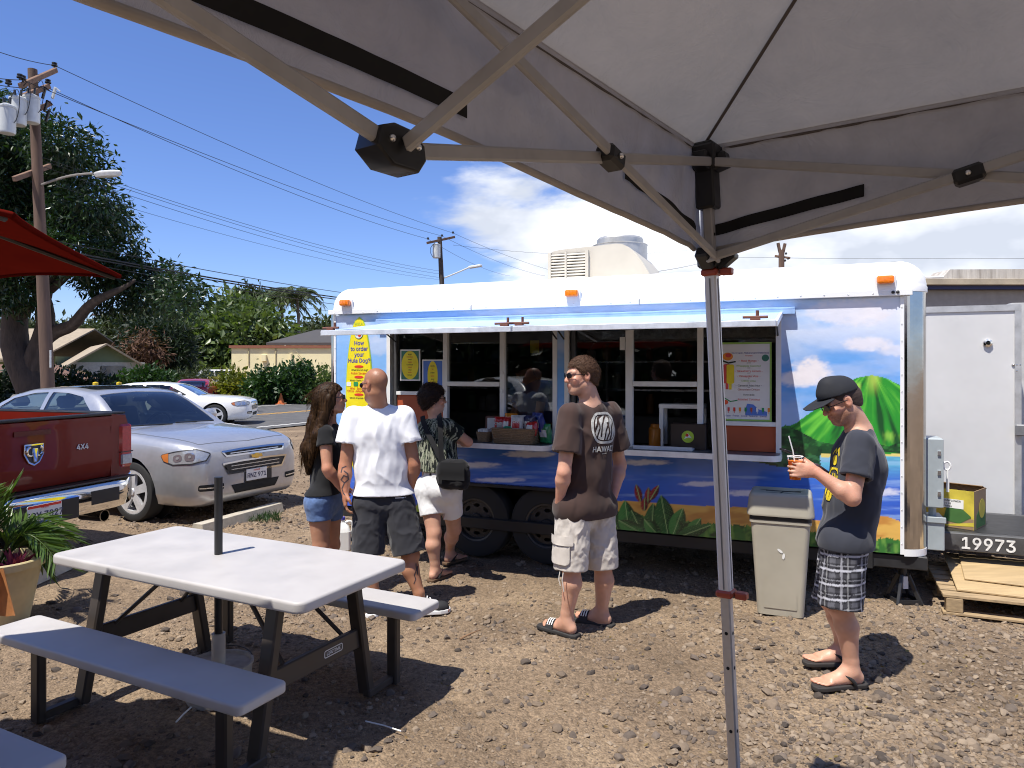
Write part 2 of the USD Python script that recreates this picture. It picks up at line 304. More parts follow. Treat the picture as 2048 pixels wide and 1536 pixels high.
soil = usdkit.material(stage, '/World/Looks/volcanic_soil', {
    'g': ('geometry', {}), 'n1': ('noise_texture', {'scale': 0.9, 'detail': 6.0, 'roughness': 0.62}), 'n2': ('noise_texture', {'scale': 34.0, 'detail': 7.0, 'roughness': 0.7}), 'v': ('voronoi_texture', {'scale': 85.0}), 'v2': ('voronoi_texture', {'scale': 210.0}),
    'r1': ('rgb_ramp', {'ramp': [(0.30, (0.150, 0.110, 0.076)), (0.5, (0.225, 0.166, 0.113)), (0.68, (0.315, 0.237, 0.160))]}),
    'r2': ('rgb_ramp', {'ramp': [(0.30, (0.55, 0.53, 0.50)), (0.55, (1.0, 0.99, 0.97)), (0.75, (1.35, 1.32, 1.25))]}),
    'mx': ('mix', {'mix_type': 'multiply', 'fac': 1.0}), 'bw': ('rgb_ramp', {'ramp': [(0.0, (0.72, 0.71, 0.70)), (0.5, (1.0, 1.0, 1.0)), (1.0, (1.25, 1.22, 1.18))]}), 'sx': ('separate_color', {}), 'mx2': ('mix', {'mix_type': 'multiply', 'fac': 0.8}),
    'h1': ('math', {'math_type': 'multiply_add', 'value2': 0.6}), 'h2': ('math', {'math_type': 'multiply_add', 'value2': -0.45}), 'b': ('bump', {'strength': 1.0, 'distance': 0.016}), 'p': ('principled_bsdf', {'roughness': 0.95, 'specular_ior_level': 0.2})},
    [('g.position', 'n1.vector'), ('g.position', 'n2.vector'), ('g.position', 'v.vector'), ('g.position', 'v2.vector'), ('n1.fac', 'r1.fac'), ('n2.fac', 'r2.fac'), ('r1.color', 'mx.color1'), ('r2.color', 'mx.color2'), ('v.color', 'sx.color'), ('sx.r', 'bw.fac'), ('mx.color', 'mx2.color1'), ('bw.color', 'mx2.color2'), ('mx2.color', 'p.base_color'),
     ('n2.fac', 'h1.value1'), ('v.distance', 'h2.value1'), ('h1.value', 'h2.value3'), ('h2.value', 'b.height'), ('b.normal', 'p.normal')], surface='p.BSDF')
single('ground', grid(np.stack([GX, GY, ground_z(GX, GY)], -1)), soil, 'brown volcanic dirt lot strewn with gravel', kind='structure', smooth=True)

def road_strip(o0, o1, z, s0=-60, s1=260, n=40):
    s = np.linspace(s0, s1, n); A = ROAD_P + ROAD_N * o0; B = ROAD_P + ROAD_N * o1
    P = np.stack([np.column_stack([A + ROAD_D * t[:, None] if False else A + np.outer(s, ROAD_D), np.full(n, z)]) for t in [s]] + [np.column_stack([B + np.outer(s, ROAD_D), np.full(n, z)])])
    m = grid(P); m.faces = m.faces[:, ::-1] if m.face_normals[0][2] < 0 else m.faces; return m
asphalt = M('asphalt', (0.085, 0.083, 0.082), 0.9, var=0.3, scale=2.2, bump=0.004, bscale=120, detail=8)
single('road', road_strip(-0.6, 9.2, 0.0), asphalt, 'two lane asphalt road running away behind the parked cars', kind='structure')
roadpaint = M('road_paint_white', (0.62, 0.61, 0.57), 0.8, var=0.25, scale=14); roadyel = M('road_paint_yellow', (0.55, 0.30, 0.06), 0.8, var=0.25, scale=14)
single('road_marking', road_strip(-0.06, 0.06, 0.004), roadpaint, 'white edge line on the near side of the road', kind='structure')
single('road_marking', road_strip(8.4, 8.52, 0.004), roadpaint, 'white edge line on the far side of the road', kind='structure')
single('road_marking', join(road_strip(4.0, 4.11, 0.004), road_strip(4.22, 4.33, 0.004)), roadyel, 'double yellow centre line of the road', kind='structure')

# ------------------------------------------------------------------ food trailer
TF = np.array([-1.786, 6.954]); TU = np.array([0.9247, -0.3807]); TN = np.array([0.3807, 0.9247]); TL = 5.09
def face(px, py, p=0.0):
    """(x, z) in the trailer's frame of the photo pixel on the plane p metres in front of its serving side"""
    o = TF - TN * p; r = (px - CX) / F; t = (r * o[1] - o[0]) / (TU[0] - r * TU[1]); d = o[1] + TU[1] * t
    return np.array([t, EYE + (HZ - py) / F * d])
def fpx(x, z, p=0.0):
    X = TF[0] + TU[0] * x - TN[0] * p; Y = TF[1] + TU[1] * x - TN[1] * p
    return CX + F * X / Y, HZ - F * (z - EYE) / Y
TZ0, TZ1, TZ2 = 0.373, 2.240, 2.475
trailer = thing('food_trailer', 'long white food trailer painted with a tropical bay mural, service windows open', 'food trailer', (*TF, 0), math.degrees(math.atan2(TU[1], TU[0])))
white = M('white_paint', (0.80, 0.80, 0.79), 0.32, var=0.03, scale=3.0); dirtywhite = M('weathered_white', (0.70, 0.69, 0.66), 0.45, var=0.10, scale=2.5)
alu = M('brushed_aluminium', (0.80, 0.80, 0.80), 0.30, 1.0, var=0.06, scale=30); chrome = M('chrome', (0.78, 0.77, 0.75), 0.05, 1.0, var=0.02); dulls = M('dull_chrome', (0.50, 0.48, 0.46), 0.10, 1.0, var=0.12, scale=5, bump=0.0008, bscale=5)
black = M('black_steel', (0.018, 0.018, 0.019), 0.5, var=0.25); blackp = M('black_plastic', (0.012, 0.012, 0.013), 0.42, var=0.2); rubber = M('tyre_rubber', (0.02, 0.02, 0.02), 0.85, var=0.2)
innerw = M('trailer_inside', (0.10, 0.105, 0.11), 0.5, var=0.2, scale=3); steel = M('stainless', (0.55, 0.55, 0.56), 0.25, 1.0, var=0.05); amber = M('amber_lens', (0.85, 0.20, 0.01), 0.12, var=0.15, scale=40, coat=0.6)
# the wall and the painting on it
WX = [face(778, 760)[0], face(1110, 760)[0], face(1134, 760)[0], face(1557, 760)[0]]; WB, WT = 1.055, 2.075
AX = [face(862, 985)[0], face(1214, 985)[0]]; AZ = 0.66
cuts = sorted([0.07, TL - 0.15, *WX, *AX]); xs = np.unique(np.concatenate([np.linspace(a, b, max(2, int((b - a) / 0.007))) for a, b in zip(cuts, cuts[1:])]))
cutz = [TZ0, AZ, WB, WT, TZ1]; zs = np.unique(np.concatenate([np.linspace(a, b, max(2, int((b - a) / 0.007))) for a, b in zip(cutz, cutz[1:])]))
def poly_in(pts, x, y): return shapely.contains_xy(sg.Polygon(pts), x, y)
def mixc(c, col, a): a = np.clip(a, 0, 1)[..., None]; return c * (1 - a) + np.array(col) * a
def fb(x, y, sx, sy, seed=0, o=4): return meshkit.fbm(np.stack([x / sx, y / sy, 0 * x + seed * 3.7], -1), o, seed)
def sstep(a, b, x): t = np.clip((x - a) / (b - a), 0, 1); return t * t * (3 - 2 * t)
def mural(px, py):
    """the painted bay: colours where the mural has them, in photo pixels of the trailer's side"""
    w = (fb(px, py, 22, 22, 1) - 0.5) * 14; x, y = px + w, py + w * 0.6
    sky0, sky1 = np.array(lin(170, 200, 236)), np.array(lin(84, 158, 232))
    k = sstep(600, 740, y); c = sky0 * (1 - k[..., None]) + sky1 * k[..., None]
    left = sstep(1150, 700, x); c = mixc(c, lin(126, 182, 238), left * 0.75)
    cl = fb(px, py, 120, 42, 11, 5); up = sstep(720, 600, y)
    c = mixc(c, lin(228, 228, 236), sstep(0.44, 0.66, cl) * (0.30 + 0.6 * up))
    for (cx, cy, rx_, ry_, s) in ((1622, 742, 46, 30, 1.0), (1590, 758, 40, 18, .9), (1735, 688, 56, 16, .8), (1790, 700, 40, 14, .6), (1700, 625, 90, 30, .75), (760, 690, 40, 22, .35), (700, 800, 40, 26, .4)):
        q = ((x - cx) / rx_) ** 2 + ((y - cy) / ry_) ** 2 + (fb(px, py, 16, 9, 5) - 0.5) * 1.3
        c = mixc(c, lin(232, 226, 230), sstep(1.15, 0.25, q) * s)
    # sea
    sea_top = np.where(x > 1545, 906.0, 884.0 + (x - 1000) * 0.03)
    sea = (y > sea_top); dp = np.clip((y - sea_top) / 150, 0, 1)
    sc = np.array(lin(38, 112, 214)) * (1 - dp[..., None]) + np.array(lin(22, 78, 196)) * dp[..., None]
    right = sstep(1540, 1640, x) * sstep(60, 0, y - 906); sc = mixc(sc, lin(96, 200, 214), right)
    st = fb(px, py, 150, 9, 21, 5); sc = mixc(sc, lin(150, 186, 232), sstep(0.56, 0.74, st) * 0.55)
    st2 = fb(px, py, 60, 6, 25, 4); sc = mixc(sc, lin(20, 68, 180), sstep(0.5, 0.7, st2) * 0.35)
    for (cx, cy, rx_, ry_) in ((1060, 908, 60, 9), (1500, 986, 60, 7), (1760, 984, 50, 10), (960, 930, 50, 7), (1290, 925, 60, 7), (1000, 960, 60, 6), (1400, 968, 50, 6)):
        q = ((px - cx) / rx_) ** 2 + ((py - cy) / ry_) ** 2 + (fb(px, py, 14, 4, 8) - 0.5) * 1.8
        sc = mixc(sc, lin(222, 222, 232), sstep(1.0, 0.2, q) * 0.8)
    c = np.where(sea[..., None], sc, c)
    beach = (y > 903) & (y < 913) & (x > 1640); c = np.where(beach[..., None], np.array(lin(226, 206, 110)), c)
    # the green peak
    m1 = poly_in([(1552, 906), (1556, 862), (1592, 846), (1640, 812), (1678, 776), (1712, 756), (1742, 750), (1772, 756), (1830, 786), (1830, 908)], px + w * 0.25, py + w * 0.2)
    t = (px - 1742) / np.maximum(py - 735, 8.0); rid = fb(t * 60, py * 0.25 + 100, 11, 30, 31, 4)
    g = np.array(lin(30, 150, 36)) * np.ones_like(c); g = mixc(g, lin(104, 205, 48), sstep(0.48, 0.66, rid)); g = mixc(g, lin(10, 78, 30), sstep(0.46, 0.30, rid)); 
    g = mixc(g, lin(190, 218, 70), sstep(20, 0, abs(px - 1748 + (py - 750) * 0.06)) * sstep(800, 752, py) * 0.8)
    g = mixc(g, lin(170, 222, 70), sstep(0.60, 0.74, fb(px, py, 26, 60, 33)) * 0.7)
    c = np.where(m1[..., None], g, c)
    m2 = poly_in([(1545, 912), (1548, 862), (1572, 850), (1600, 862), (1640, 884), (1690, 892), (1740, 884), (1775, 893), (1812, 878), (1830, 876), (1830, 904), (1640, 907), (1640, 930), (1560, 915)], px + w * 0.4, py + w * 0.3)
    g2 = mixc(np.array(lin(12, 70, 30)) * np.ones_like(c), lin(44, 130, 50), sstep(0.45, 0.7, fb(px, py, 18, 10, 35))); g2 = mixc(g2, lin(4, 34, 22), sstep(0.5, 0.3, fb(px, py, 9, 20, 36)))
    c = np.where(m2[..., None], g2, c)
    m3_ = poly_in([(1470, 908), (1560, 902), (1640, 912), (1640, 934), (1560, 934), (1500, 922)], px, py + w * 0.3); c = np.where(m3_[..., None], mixc(np.array(lin(14, 62, 34)) * np.ones_like(c), lin(40, 104, 60), sstep(0.45, 0.6, fb(px, py, 12, 6, 37))), c)
    # sand and grass
    sx_, sy_ = [600, 900, 1180, 1235, 1300, 1400, 1515, 1620, 1700, 1738, 1775, 1830], [1012, 1012, 1006, 1001, 1004, 1012, 1016, 1040, 1046, 1030, 1034, 1052]
    sand = py + w * 0.2 > np.interp(px, sx_, sy_); sd = mixc(np.array(lin(222, 172, 66)) * np.ones_like(c), lin(196, 132, 40), sstep(0.4, 0.7, fb(px, py, 40, 12, 41))); c = np.where(sand[..., None], sd, c)
    gx_, gy_ = [600, 1000, 1235, 1330, 1420, 1515, 1650, 1720, 1780, 1830], [1030, 1030, 1024, 1036, 1048, 1052, 1066, 1082, 1074, 1086]
    gr = py + w * 0.4 + (fb(px, py, 3, 30, 45, 3) - .5) * 16 > np.interp(px, gx_, gy_); gd = mixc(np.array(lin(40, 112, 34)) * np.ones_like(c), lin(96, 150, 50), sstep(0.45, 0.7, fb(px, py, 8, 20, 43))); gd = mixc(gd, lin(14, 60, 24), sstep(0.5, 0.3, fb(px, py, 14, 10, 44))); c = np.where(gr[..., None], gd, c)
    # broad leaves and red flower spikes; leaf painted at the left end
    def leaf(x0, y0, x1, y1, wd, col, dark):
        nonlocal c
        a = np.array([x0, y0], float); b = np.array([x1, y1], float); L = np.linalg.norm(b - a); u = (b - a) / L
        s = ((px - x0) * u[0] + (py - y0) * u[1]) / L; q = (px - x0) * -u[1] + (py - y0) * u[0]; half = wd * np.sqrt(np.clip(s, 0, 1)) * (1 - np.clip(s, 0, 1) ** 2.2) * 1.7
        inn = np.where((s > 0) & (s < 1), sstep(1.1, -1.1, abs(q) - half), 0.0); cc = mixc(np.array(col) * np.ones_like(c), dark, sstep(0.2, 1.0, (q / np.maximum(half, 1) + 1) / 2 + (fb(px, py, 6, 6, 9) - .5)))
        cc = mixc(cc, lin(150, 190, 110), sstep(1.3, 0.3, abs(q))); vn = np.abs(((s * L + np.abs(q) * .8) / 7.0) % 1 - .5); cc = mixc(cc, lin(110, 160, 80), sstep(.08, .02, vn) * .35); c = c * (1 - inn[..., None]) + cc * inn[..., None]
    G1, G2, D = lin(60, 140, 56), lin(34, 100, 42), lin(12, 56, 24)
    for a in ((1240, 1072, 1214, 1006, 15, G2), (1258, 1074, 1250, 1000, 19, G1), (1304, 1074, 1306, 1006, 17, G2), (1336, 1072, 1322, 990, 21, G2), (1345, 1072, 1366, 1016, 17, G1), (1288, 1074, 1262, 1020, 17, G2), (1376, 1072, 1402, 1036, 13, G1), (1300, 1076, 1236, 1040, 14, G1), (1352, 1076, 1422, 1050, 13, G2), (1320, 1076, 1288, 1038, 14, G1), (838, 1080, 848, 986, 16, lin(150, 180, 40)), (870, 1080, 862, 1010, 12, G1), (1215, 1070, 1190, 1030, 10, G1)): leaf(*a, D)
    for a in ((1281, 1004, 1272, 968, 8), (1296, 1008, 1297, 974, 8), (1300, 1000, 1318, 970, 8), (1288, 1022, 1290, 994, 8)): leaf(*a, lin(150, 26, 30), lin(66, 8, 16))
    return c
XX, ZZ = np.meshgrid(xs, zs, indexing='ij'); PXX, PZZ = fpx(XX, ZZ)
col = mural(PXX, PZZ); col = col * .9 + .1 * col.mean(-1, keepdims=True) + .012; col = col * (0.94 + 0.12 * fb(XX, ZZ, 0.06, 0.03, 77)[..., None])
wall = grid(np.stack([XX, 0 * XX, ZZ], -1)); cen = np.asarray(wall.vertices)[wall.faces].mean(1)
def inside(c, x0, x1, z0, z1): return (c[:, 0] > x0) & (c[:, 0] < x1) & (c[:, 2] > z0) & (c[:, 2] < z1)
keep = ~(inside(cen, WX[0], WX[1], WB, WT) | inside(cen, WX[2], WX[3], WB, WT) | inside(cen, AX[0], AX[1], 0, AZ))
wall = trimesh.Trimesh(wall.vertices, wall.faces[keep], process=False)
if wall.face_normals[0][1] > 0: wall.faces = wall.faces[:, ::-1]
part(trailer, 'serving_wall', wall, PAINT('mural_paint', 0.22, coat=0.3, bump=0.0006), smooth=True, paint=col.reshape(-1, 3), label='serving side painted with blue sky, green peak, sea, sand and red flowers')
T_IN, TD = 0.045, 2.15
# the box behind it
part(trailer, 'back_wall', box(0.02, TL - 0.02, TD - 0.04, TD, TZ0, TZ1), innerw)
part(trailer, 'end_wall', box(0.0, 0.035, 0.09, TD, TZ0, TZ1), white); part(trailer, 'end_wall', box(TL - 0.035, TL, 0.16, TD, TZ0, TZ1), white)
part(trailer, 'floor', box(0.04, TL - 0.04, 0.45, TD - 0.05, 0.52, 0.56), black)
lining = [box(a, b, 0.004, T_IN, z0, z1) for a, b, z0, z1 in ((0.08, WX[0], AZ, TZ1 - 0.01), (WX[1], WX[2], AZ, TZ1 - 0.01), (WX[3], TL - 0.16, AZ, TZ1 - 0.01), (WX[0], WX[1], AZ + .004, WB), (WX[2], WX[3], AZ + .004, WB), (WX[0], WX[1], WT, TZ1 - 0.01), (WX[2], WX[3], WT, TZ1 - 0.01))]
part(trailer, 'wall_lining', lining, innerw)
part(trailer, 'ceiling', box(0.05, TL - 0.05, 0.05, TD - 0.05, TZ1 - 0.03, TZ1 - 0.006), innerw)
# roof cap with rounded rims
rp = sg.box(-0.015, -0.02, TL + 0.015, TD).buffer(-0.17).buffer(0.17, quad_segs=8)
rprof = [(0, TZ1), (0, TZ1 + 0.035), (0.006, TZ1 + 0.045)] + [(0.006 + 0.19 * (1 - math.cos(a)), TZ1 + 0.045 + 0.19 * math.sin(a)) for a in np.linspace(0.1, math.pi / 2, 8)]
part(trailer, 'roof', loft(rp, rprof), M('roof_white', (0.86, 0.86, 0.85), 0.28, var=0.02), smooth=40)
part(trailer, 'trim_rail', box(0.02, TL - 0.1, -0.034, -0.021, TZ1 - 0.03, TZ1 + 0.012, 0.003), white)
for xx in (1.55, 3.05): part(trailer, 'trim_joint', box(xx, xx + 0.008, -0.0365, -0.02, TZ1 - 0.032, TZ1 + 0.014), M('seam_grey', (0.25, 0.25, 0.25), 0.7))
part(trailer, 'rivets', [blob((x, -0.034, TZ1 - 0.012), (0.006, 0.003, 0.006), 1) for x in np.arange(0.1, TL - 0.15, 0.16)] + [blob((TL - 0.165, -0.0095, z), (0.004, 0.003, 0.004), 1) for z in np.arange(0.45, 2.2, 0.12)] + [blob((0.083, -0.0095, z), (0.004, 0.003, 0.004), 1) for z in np.arange(0.45, 2.2, 0.12)], alu, kind='stuff')
def quarter(cx, cy, r, a0, a1, z0, z1, n=14):
    a = np.linspace(a0, a1, n); P = np.stack([cx + r * np.cos(a), cy + r * np.sin(a)], 1)
    g = sg.LineString(P).buffer(0.006, cap_style='flat'); return xf(ext(g, z1 - z0), None, (0, 0, z0))
part(trailer, 'corner_post', quarter(TL - 0.15, 0.15, 0.15, -math.pi / 2, 0, TZ0 + 0.04, TZ1), dulls, smooth=40, label='tall rounded chrome corner post beside the mural')
part(trailer, 'corner_post', quarter(0.08, 0.08, 0.08, math.pi, 1.5 * math.pi, TZ0 + 0.04, TZ1), dulls, smooth=40)
part(trailer, 'corner_cap', quarter(TL - 0.15, 0.15, 0.154, -math.pi / 2, 0, TZ0 - 0.01, TZ0 + 0.038), white, smooth=40)
part(trailer, 'edge_strip', box(TL - 0.175, TL - 0.150, -0.007, -0.001, TZ0, TZ1 - 0.03), white); part(trailer, 'edge_strip', box(0.072, 0.092, -0.007, -0.001, TZ0, TZ1 - 0.03), white)
# chassis, wheel box, wheels
part(trailer, 'chassis_rail', box(0.05, TL, 0.02, 0.09, 0.265, TZ0 - 0.012, 0.006), black); part(trailer, 'chassis_rail', box(0.05, TL, TD - 0.3, TD - 0.2, 0.25, TZ0 - 0.012), black)
for x in np.arange(0.3, TL, 0.8): part(trailer, 'cross_member', box(x, x + 0.06, 0.095, TD - 0.31, 0.27, 0.365), black)
part(trailer, 'rail_bracket', box(4.62, 4.74, -0.004, 0.02, 0.255, 0.372), black)
part(trailer, 'wheel_arch', [box(AX[0], AX[1], 0.0, 0.44, AZ, AZ + 0.02), box(AX[0], AX[1], 0.42, 0.44, 0.3, AZ), box(AX[0], AX[0] + 0.02, 0.0, 0.42, 0.373, AZ), box(AX[1] - 0.02, AX[1], 0.0, 0.42, 0.373, AZ), box(AX[0] - 0.01, AX[1] + 0.01, -0.012, 0.0, AZ - 0.012, AZ + 0.012)], black)
def wheel(R, W, rim, nsp=8, style='steel'):
    """tyre and rim about the y axis, outside at -y"""
    h = W / 2; tp = [(rim * 0.98, -h * 0.86), (rim * 1.04, -h * 0.98), (R * 0.86, -h), (R * 0.965, -h * 0.9), (R, -h * 0.62), (R, h * 0.62), (R * 0.965, h * 0.9), (R * 0.86, h), (rim, h * 0.9), (rim * 0.98, -h * 0.86)]
    turn = lambda m: xf(m, rx(-90))
    t = turn(lathe(tp, 40)); t.faces = t.faces[:, ::-1] if t.volume < 0 else t.faces
    d = [turn(lathe([(rim, -h * 0.9), (rim * 0.93, -h * 0.86), (rim * 0.88, -h * 0.55), (rim * 0.85, h * 0.4)], 40))]
    if style == 'steel':
        g = sg.Point(0, 0).buffer(rim * 0.9, quad_segs=12)
        for k in range(nsp):
            a = k / nsp * 2 * math.pi; g = g.difference(shapely.affinity.rotate(shapely.affinity.scale(sg.Point(rim * 0.66, 0).buffer(rim * 0.11), 0.8, 1.5), a, origin=(0, 0), use_radians=True))
        d += [xf(ext(g, 0.012), rx(90), (0, -h * 0.4, 0)), xf(lathe([(0.001, 0.03), (rim * 0.25, 0.03), (rim * 0.33, 0.0)], 20), rx(90), (0, -h * 0.42, 0))]
    else:
        g = sg.Point(0, 0).buffer(rim * 0.24)
        for k in range(nsp):
            a = k / nsp * 2 * math.pi + 0.3
            sp = sg.Polygon([(rim * 0.1, -rim * 0.16), (rim * 0.95, -rim * 0.20), (rim * 0.95, rim * 0.20), (rim * 0.1, rim * 0.16)]); g = g.union(shapely.affinity.rotate(sp, a, origin=(0, 0), use_radians=True))
        g = g.union(sg.Point(0, 0).buffer(rim * 0.97, quad_segs=14).difference(sg.Point(0, 0).buffer(rim * 0.86, quad_segs=14)))
        d += [xf(ext(g, 0.03), rx(90), (0, -h * 0.62, 0)), xf(lathe([(0.001, 0.012), (rim * 0.14, 0.012), (rim * 0.17, 0.0)], 16), rx(90), (0, -h * 0.62 - 0.03, 0))]
    back = xf(ext(sg.Point(0, 0).buffer(rim * 0.86), 0.01), rx(90), (0, h * 0.1, 0))
    return t, join(*d), back
tire, rim, bk = wheel(0.335, 0.2, 0.19)
rimgrey = M('trailer_rim', (0.05, 0.05, 0.052), 0.4, 0.3)
for px in (945, 1088):
    c = np.array([face(px, 1060)[0], 0.14, 0.335]); tw = part(trailer, 'wheel', xf(tire, None, c), rubber, smooth=35); part(tw, 'rim', xf(rim, None, c), rimgrey); part(tw, 'brake_disc', xf(bk, None, c), black)
# marker lamps on the rail, drip rail, awnings
for px, py in ((693, 606), (1145, 587), (1770, 560)):
    x, z = face(px, py, 0.03); part(trailer, 'lamp_base', box(x - 0.07, x + 0.07, -0.034, -0.015, z - 0.075, z + 0.035, 0.004), white)
    lp = part(trailer, 'marker_lamp', xf(slab(rrect(0.112, 0.058, 0.018), 0.045, 0.014), rx(90), (x, -0.034, z)), amber, smooth=50, label='orange marker lamp'); 
    part(lp, 'lamp_rib', [box(x - 0.045 + k * 0.03, x - 0.04 + k * 0.03, -0.081, -0.077, z - 0.02, z + 0.02) for k in range(4)], amber)
x, z = face(1785, 575); part(trailer, 'bolt', [blob((x + k * 0.03, -0.036, TZ1 - 0.006), (0.012, 0.01, 0.012), 1) for k in range(2)], black)
x0, x1 = face(757, 637)[0], face(1590, 620)[0]
part(trailer, 'drip_rail', join(box(x0, x1, -0.05, -0.001, 2.135, 2.15, 0.002), box(x0, x1, -0.05, -0.044, 2.10, 2.134)), M('painted_rail_blue', lin(150, 182, 224), 0.5))
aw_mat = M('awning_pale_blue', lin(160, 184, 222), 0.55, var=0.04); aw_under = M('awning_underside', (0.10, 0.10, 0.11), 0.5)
rust = M('rusty_latch', (0.14, 0.05, 0.03), 0.7, var=0.3, scale=60)
AWP, AWZ0, AWZ1 = 1.06, 2.118, 1.985
for k, (pa, pb) in enumerate(((787, 1119), (1122, 1563))):
    a, b = face(pa, 640)[0], face(pb, 640)[0]
    n = nrm([0, -(AWZ0 - AWZ1), AWP]); th = 0.028
    pl = lambda off, c0=0.0: [(a, -0.01 - c0, AWZ0), (b, -0.01 - c0, AWZ0)]
    top = grid(np.array([[(a + (b - a) * u, -0.012 - AWP * v, AWZ0 - (AWZ0 - AWZ1) * v + 0.012 * math.sin(u * 9 + k) * v) for v in np.linspace(0, 1, 6)] for u in np.linspace(0, 1, 14)]))
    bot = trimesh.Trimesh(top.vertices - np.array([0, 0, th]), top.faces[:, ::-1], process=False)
    if top.face_normals[0][2] < 0: top.faces, bot.faces = top.faces[:, ::-1], bot.faces[:, ::-1]
    aw = part(trailer, 'awning', top, aw_mat, smooth=True, label='hinged window flap propped open over the ' + ('ordering window by the surfboard sign' if k == 0 else 'window with the flavour poster'))
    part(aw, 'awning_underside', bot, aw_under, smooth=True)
    zf = AWZ1
    part(aw, 'awning_rim', [bar((a, -0.012 - AWP, zf - 0.012), (b, -0.012 - AWP, zf - 0.012), 0.02, 0.04, 0.003), bar((a, -0.012, AWZ0 - 0.015), (a, -0.012 - AWP, zf - 0.015), 0.02, 0.034), bar((b, -0.012, AWZ0 - 0.015), (b, -0.012 - AWP, zf - 0.015), 0.02, 0.034)], M('rim_alu', (0.72, 0.76, 0.82), 0.35, 0.4))
    for q in ((0.04, 0.96) if k == 0 else (0.02, 0.93)):
        xx = a + (b - a) * q; part(trailer, 'latch', [tube([(xx - 0.075, -AWP + 0.02, zf + 0.03), (xx + 0.075, -AWP + 0.02, zf + 0.03)], 0.009, 8), tube([(xx + 0.01, -AWP + 0.06, zf + 0.025), (xx + 0.01, -AWP + 0.06, zf + 0.075)], 0.010, 8), box(xx - 0.03, xx + 0.03, -AWP + 0.005, -AWP + 0.035, zf + 0.012, zf + 0.028)], rust)
    for q in (0.015, 0.985):
        xx = a + (b - a) * q; part(trailer, 'gas_strut', tube([(xx, -0.004, 1.94), (xx, -0.26, AWZ0 - (AWZ0 - AWZ1) * 0.25 - 0.035)], 0.007, 8), black)
# window frames, sashes, panes
pane = GLASS('window_pane', (0.72, 0.75, 0.75), 0.0, 1.5, 1.5); frame_m = M('white_frame', (0.74, 0.74, 0.72), 0.4, var=0.04)
def vbar(px, w=0.045, z0=WB, z1=WT, y0=0.0, y1=0.05): x = face(px, 760)[0]; return box(x - w / 2, x + w / 2, y0, y1, z0, z1, 0.003)
for k in range(2):
    a, b = WX[2 * k], WX[2 * k + 1]
    part(trailer, 'window_frame', [box(a - 0.02, a + 0.018, -0.012, 0.05, WB - 0.01, WT), box(b - 0.018, b + 0.02, -0.012, 0.05, WB - 0.01, WT), box(a + .018, b - .018, -0.012, 0.05, WT - 0.03, WT)], frame_m)
    sh = sg.box(a - 0.03, 0.0, b + 0.03, 0.30); sh = sg.box(a - 0.02, -0.27, b + 0.02, 0.1).union(sg.box(a - 0.02, -0.1, b + 0.02, 0.1)); sh = sh.buffer(-0.08).buffer(0.08, quad_segs=6).union(sg.box(a - 0.02, -0.05, b + 0.02, 0.1))
    part(trailer, 'serving_shelf', xf(slab(sh, 0.03, 0.006), None, (0, 0, WB - 0.03)), M('shelf_top', (0.10, 0.10, 0.11), 0.35)); 
    P = [(x, y) for x, y in sh.exterior.coords if y < 0.05]; 
    rimg = sg.LineString([(a - 0.02, 0.0), (a - 0.02, -0.19)] + [(a + 0.06 - 0.08 * math.cos(t), -0.19 - 0.08 * math.sin(t)) for t in np.linspace(0, math.pi / 2, 7)] + [(b - 0.06 + 0.08 * math.sin(t), -0.19 - 0.08 * math.cos(t)) for t in np.linspace(0, math.pi / 2, 7)] + [(b + 0.02, 0.0)]).buffer(0.006, cap_style='flat')
    part(trailer, 'shelf_edge', xf(ext(rimg, 0.042), None, (0, 0, WB - 0.037)), M('shelf_edge_white', (0.78, 0.78, 0.76), 0.35), smooth=40)
PZ = face(945, 768)[1]
def xat(px): return face(px, 760)[0]
part(trailer, 'mullion', vbar(890), frame_m); part(trailer, 'mullion', vbar(1004), frame_m); part(trailer, 'mullion', vbar(1258, 0.06), frame_m); part(trailer, 'mullion', vbar(1400), frame_m); part(trailer, 'mullion', vbar(1434, 0.02), frame_m); part(trailer, 'mullion', vbar(790, 0.03), M('dark_frame', (0.05, 0.05, 0.05), 0.4)); part(trailer, 'mullion', vbar(1146, 0.03), M('dark_frame', (0.05, 0.05, 0.05), 0.4))
part(trailer, 'sash_rail', box(xat(890) + .024, xat(1004) - .024, -0.006, 0.05, PZ - 0.02, PZ + 0.02, 0.003), frame_m); PZ2 = face(1330, 768)[1]
part(trailer, 'sash_rail', box(xat(1258) + .032, xat(1400) - .024, -0.006, 0.05, PZ2 - 0.02, PZ2 + 0.02, 0.003), frame_m)
def pane_part(pa, pb, z0, z1, y=0.038, m=None, name='window_glass'): return part(trailer, name, box(xat(pa), xat(pb), y, y + 0.005, z0, z1), m or pane)
PL = face(835, 786)[1]; PR = face(1495, 847)[1]
pane_part(793, 887, PL, WT - 0.03); pane_part(893, 1001, PZ + 0.02, WT - 0.03); pane_part(1007, 1108, WB + 0.005, WT - 0.03); pane_part(1148, 1254, WB + 0.005, WT - 0.03); pane_part(1262, 1397, PZ2 + 0.02, WT - 0.03); pane_part(1437, 1554, PR + 0.018, WT - 0.03)
part(trailer, 'sash_rail', box(xat(790) + .016, xat(890) - .024, -0.006, 0.05, PL - 0.018, PL + 0.014), frame_m); part(trailer, 'sash_rail', box(xat(1434) + .011, xat(1556), -0.006, 0.05, PR - 0.018, PR + 0.014), frame_m)
terra = M('terracotta_panel', lin(168, 78, 42), 0.55, var=0.10, scale=3)
pane_part(793, 887, WB + 0.003, PL - 0.02, 0.015, terra, 'kick_panel'); pane_part(1437, 1554, WB + 0.003, PR - 0.02, 0.015, terra, 'kick_panel')
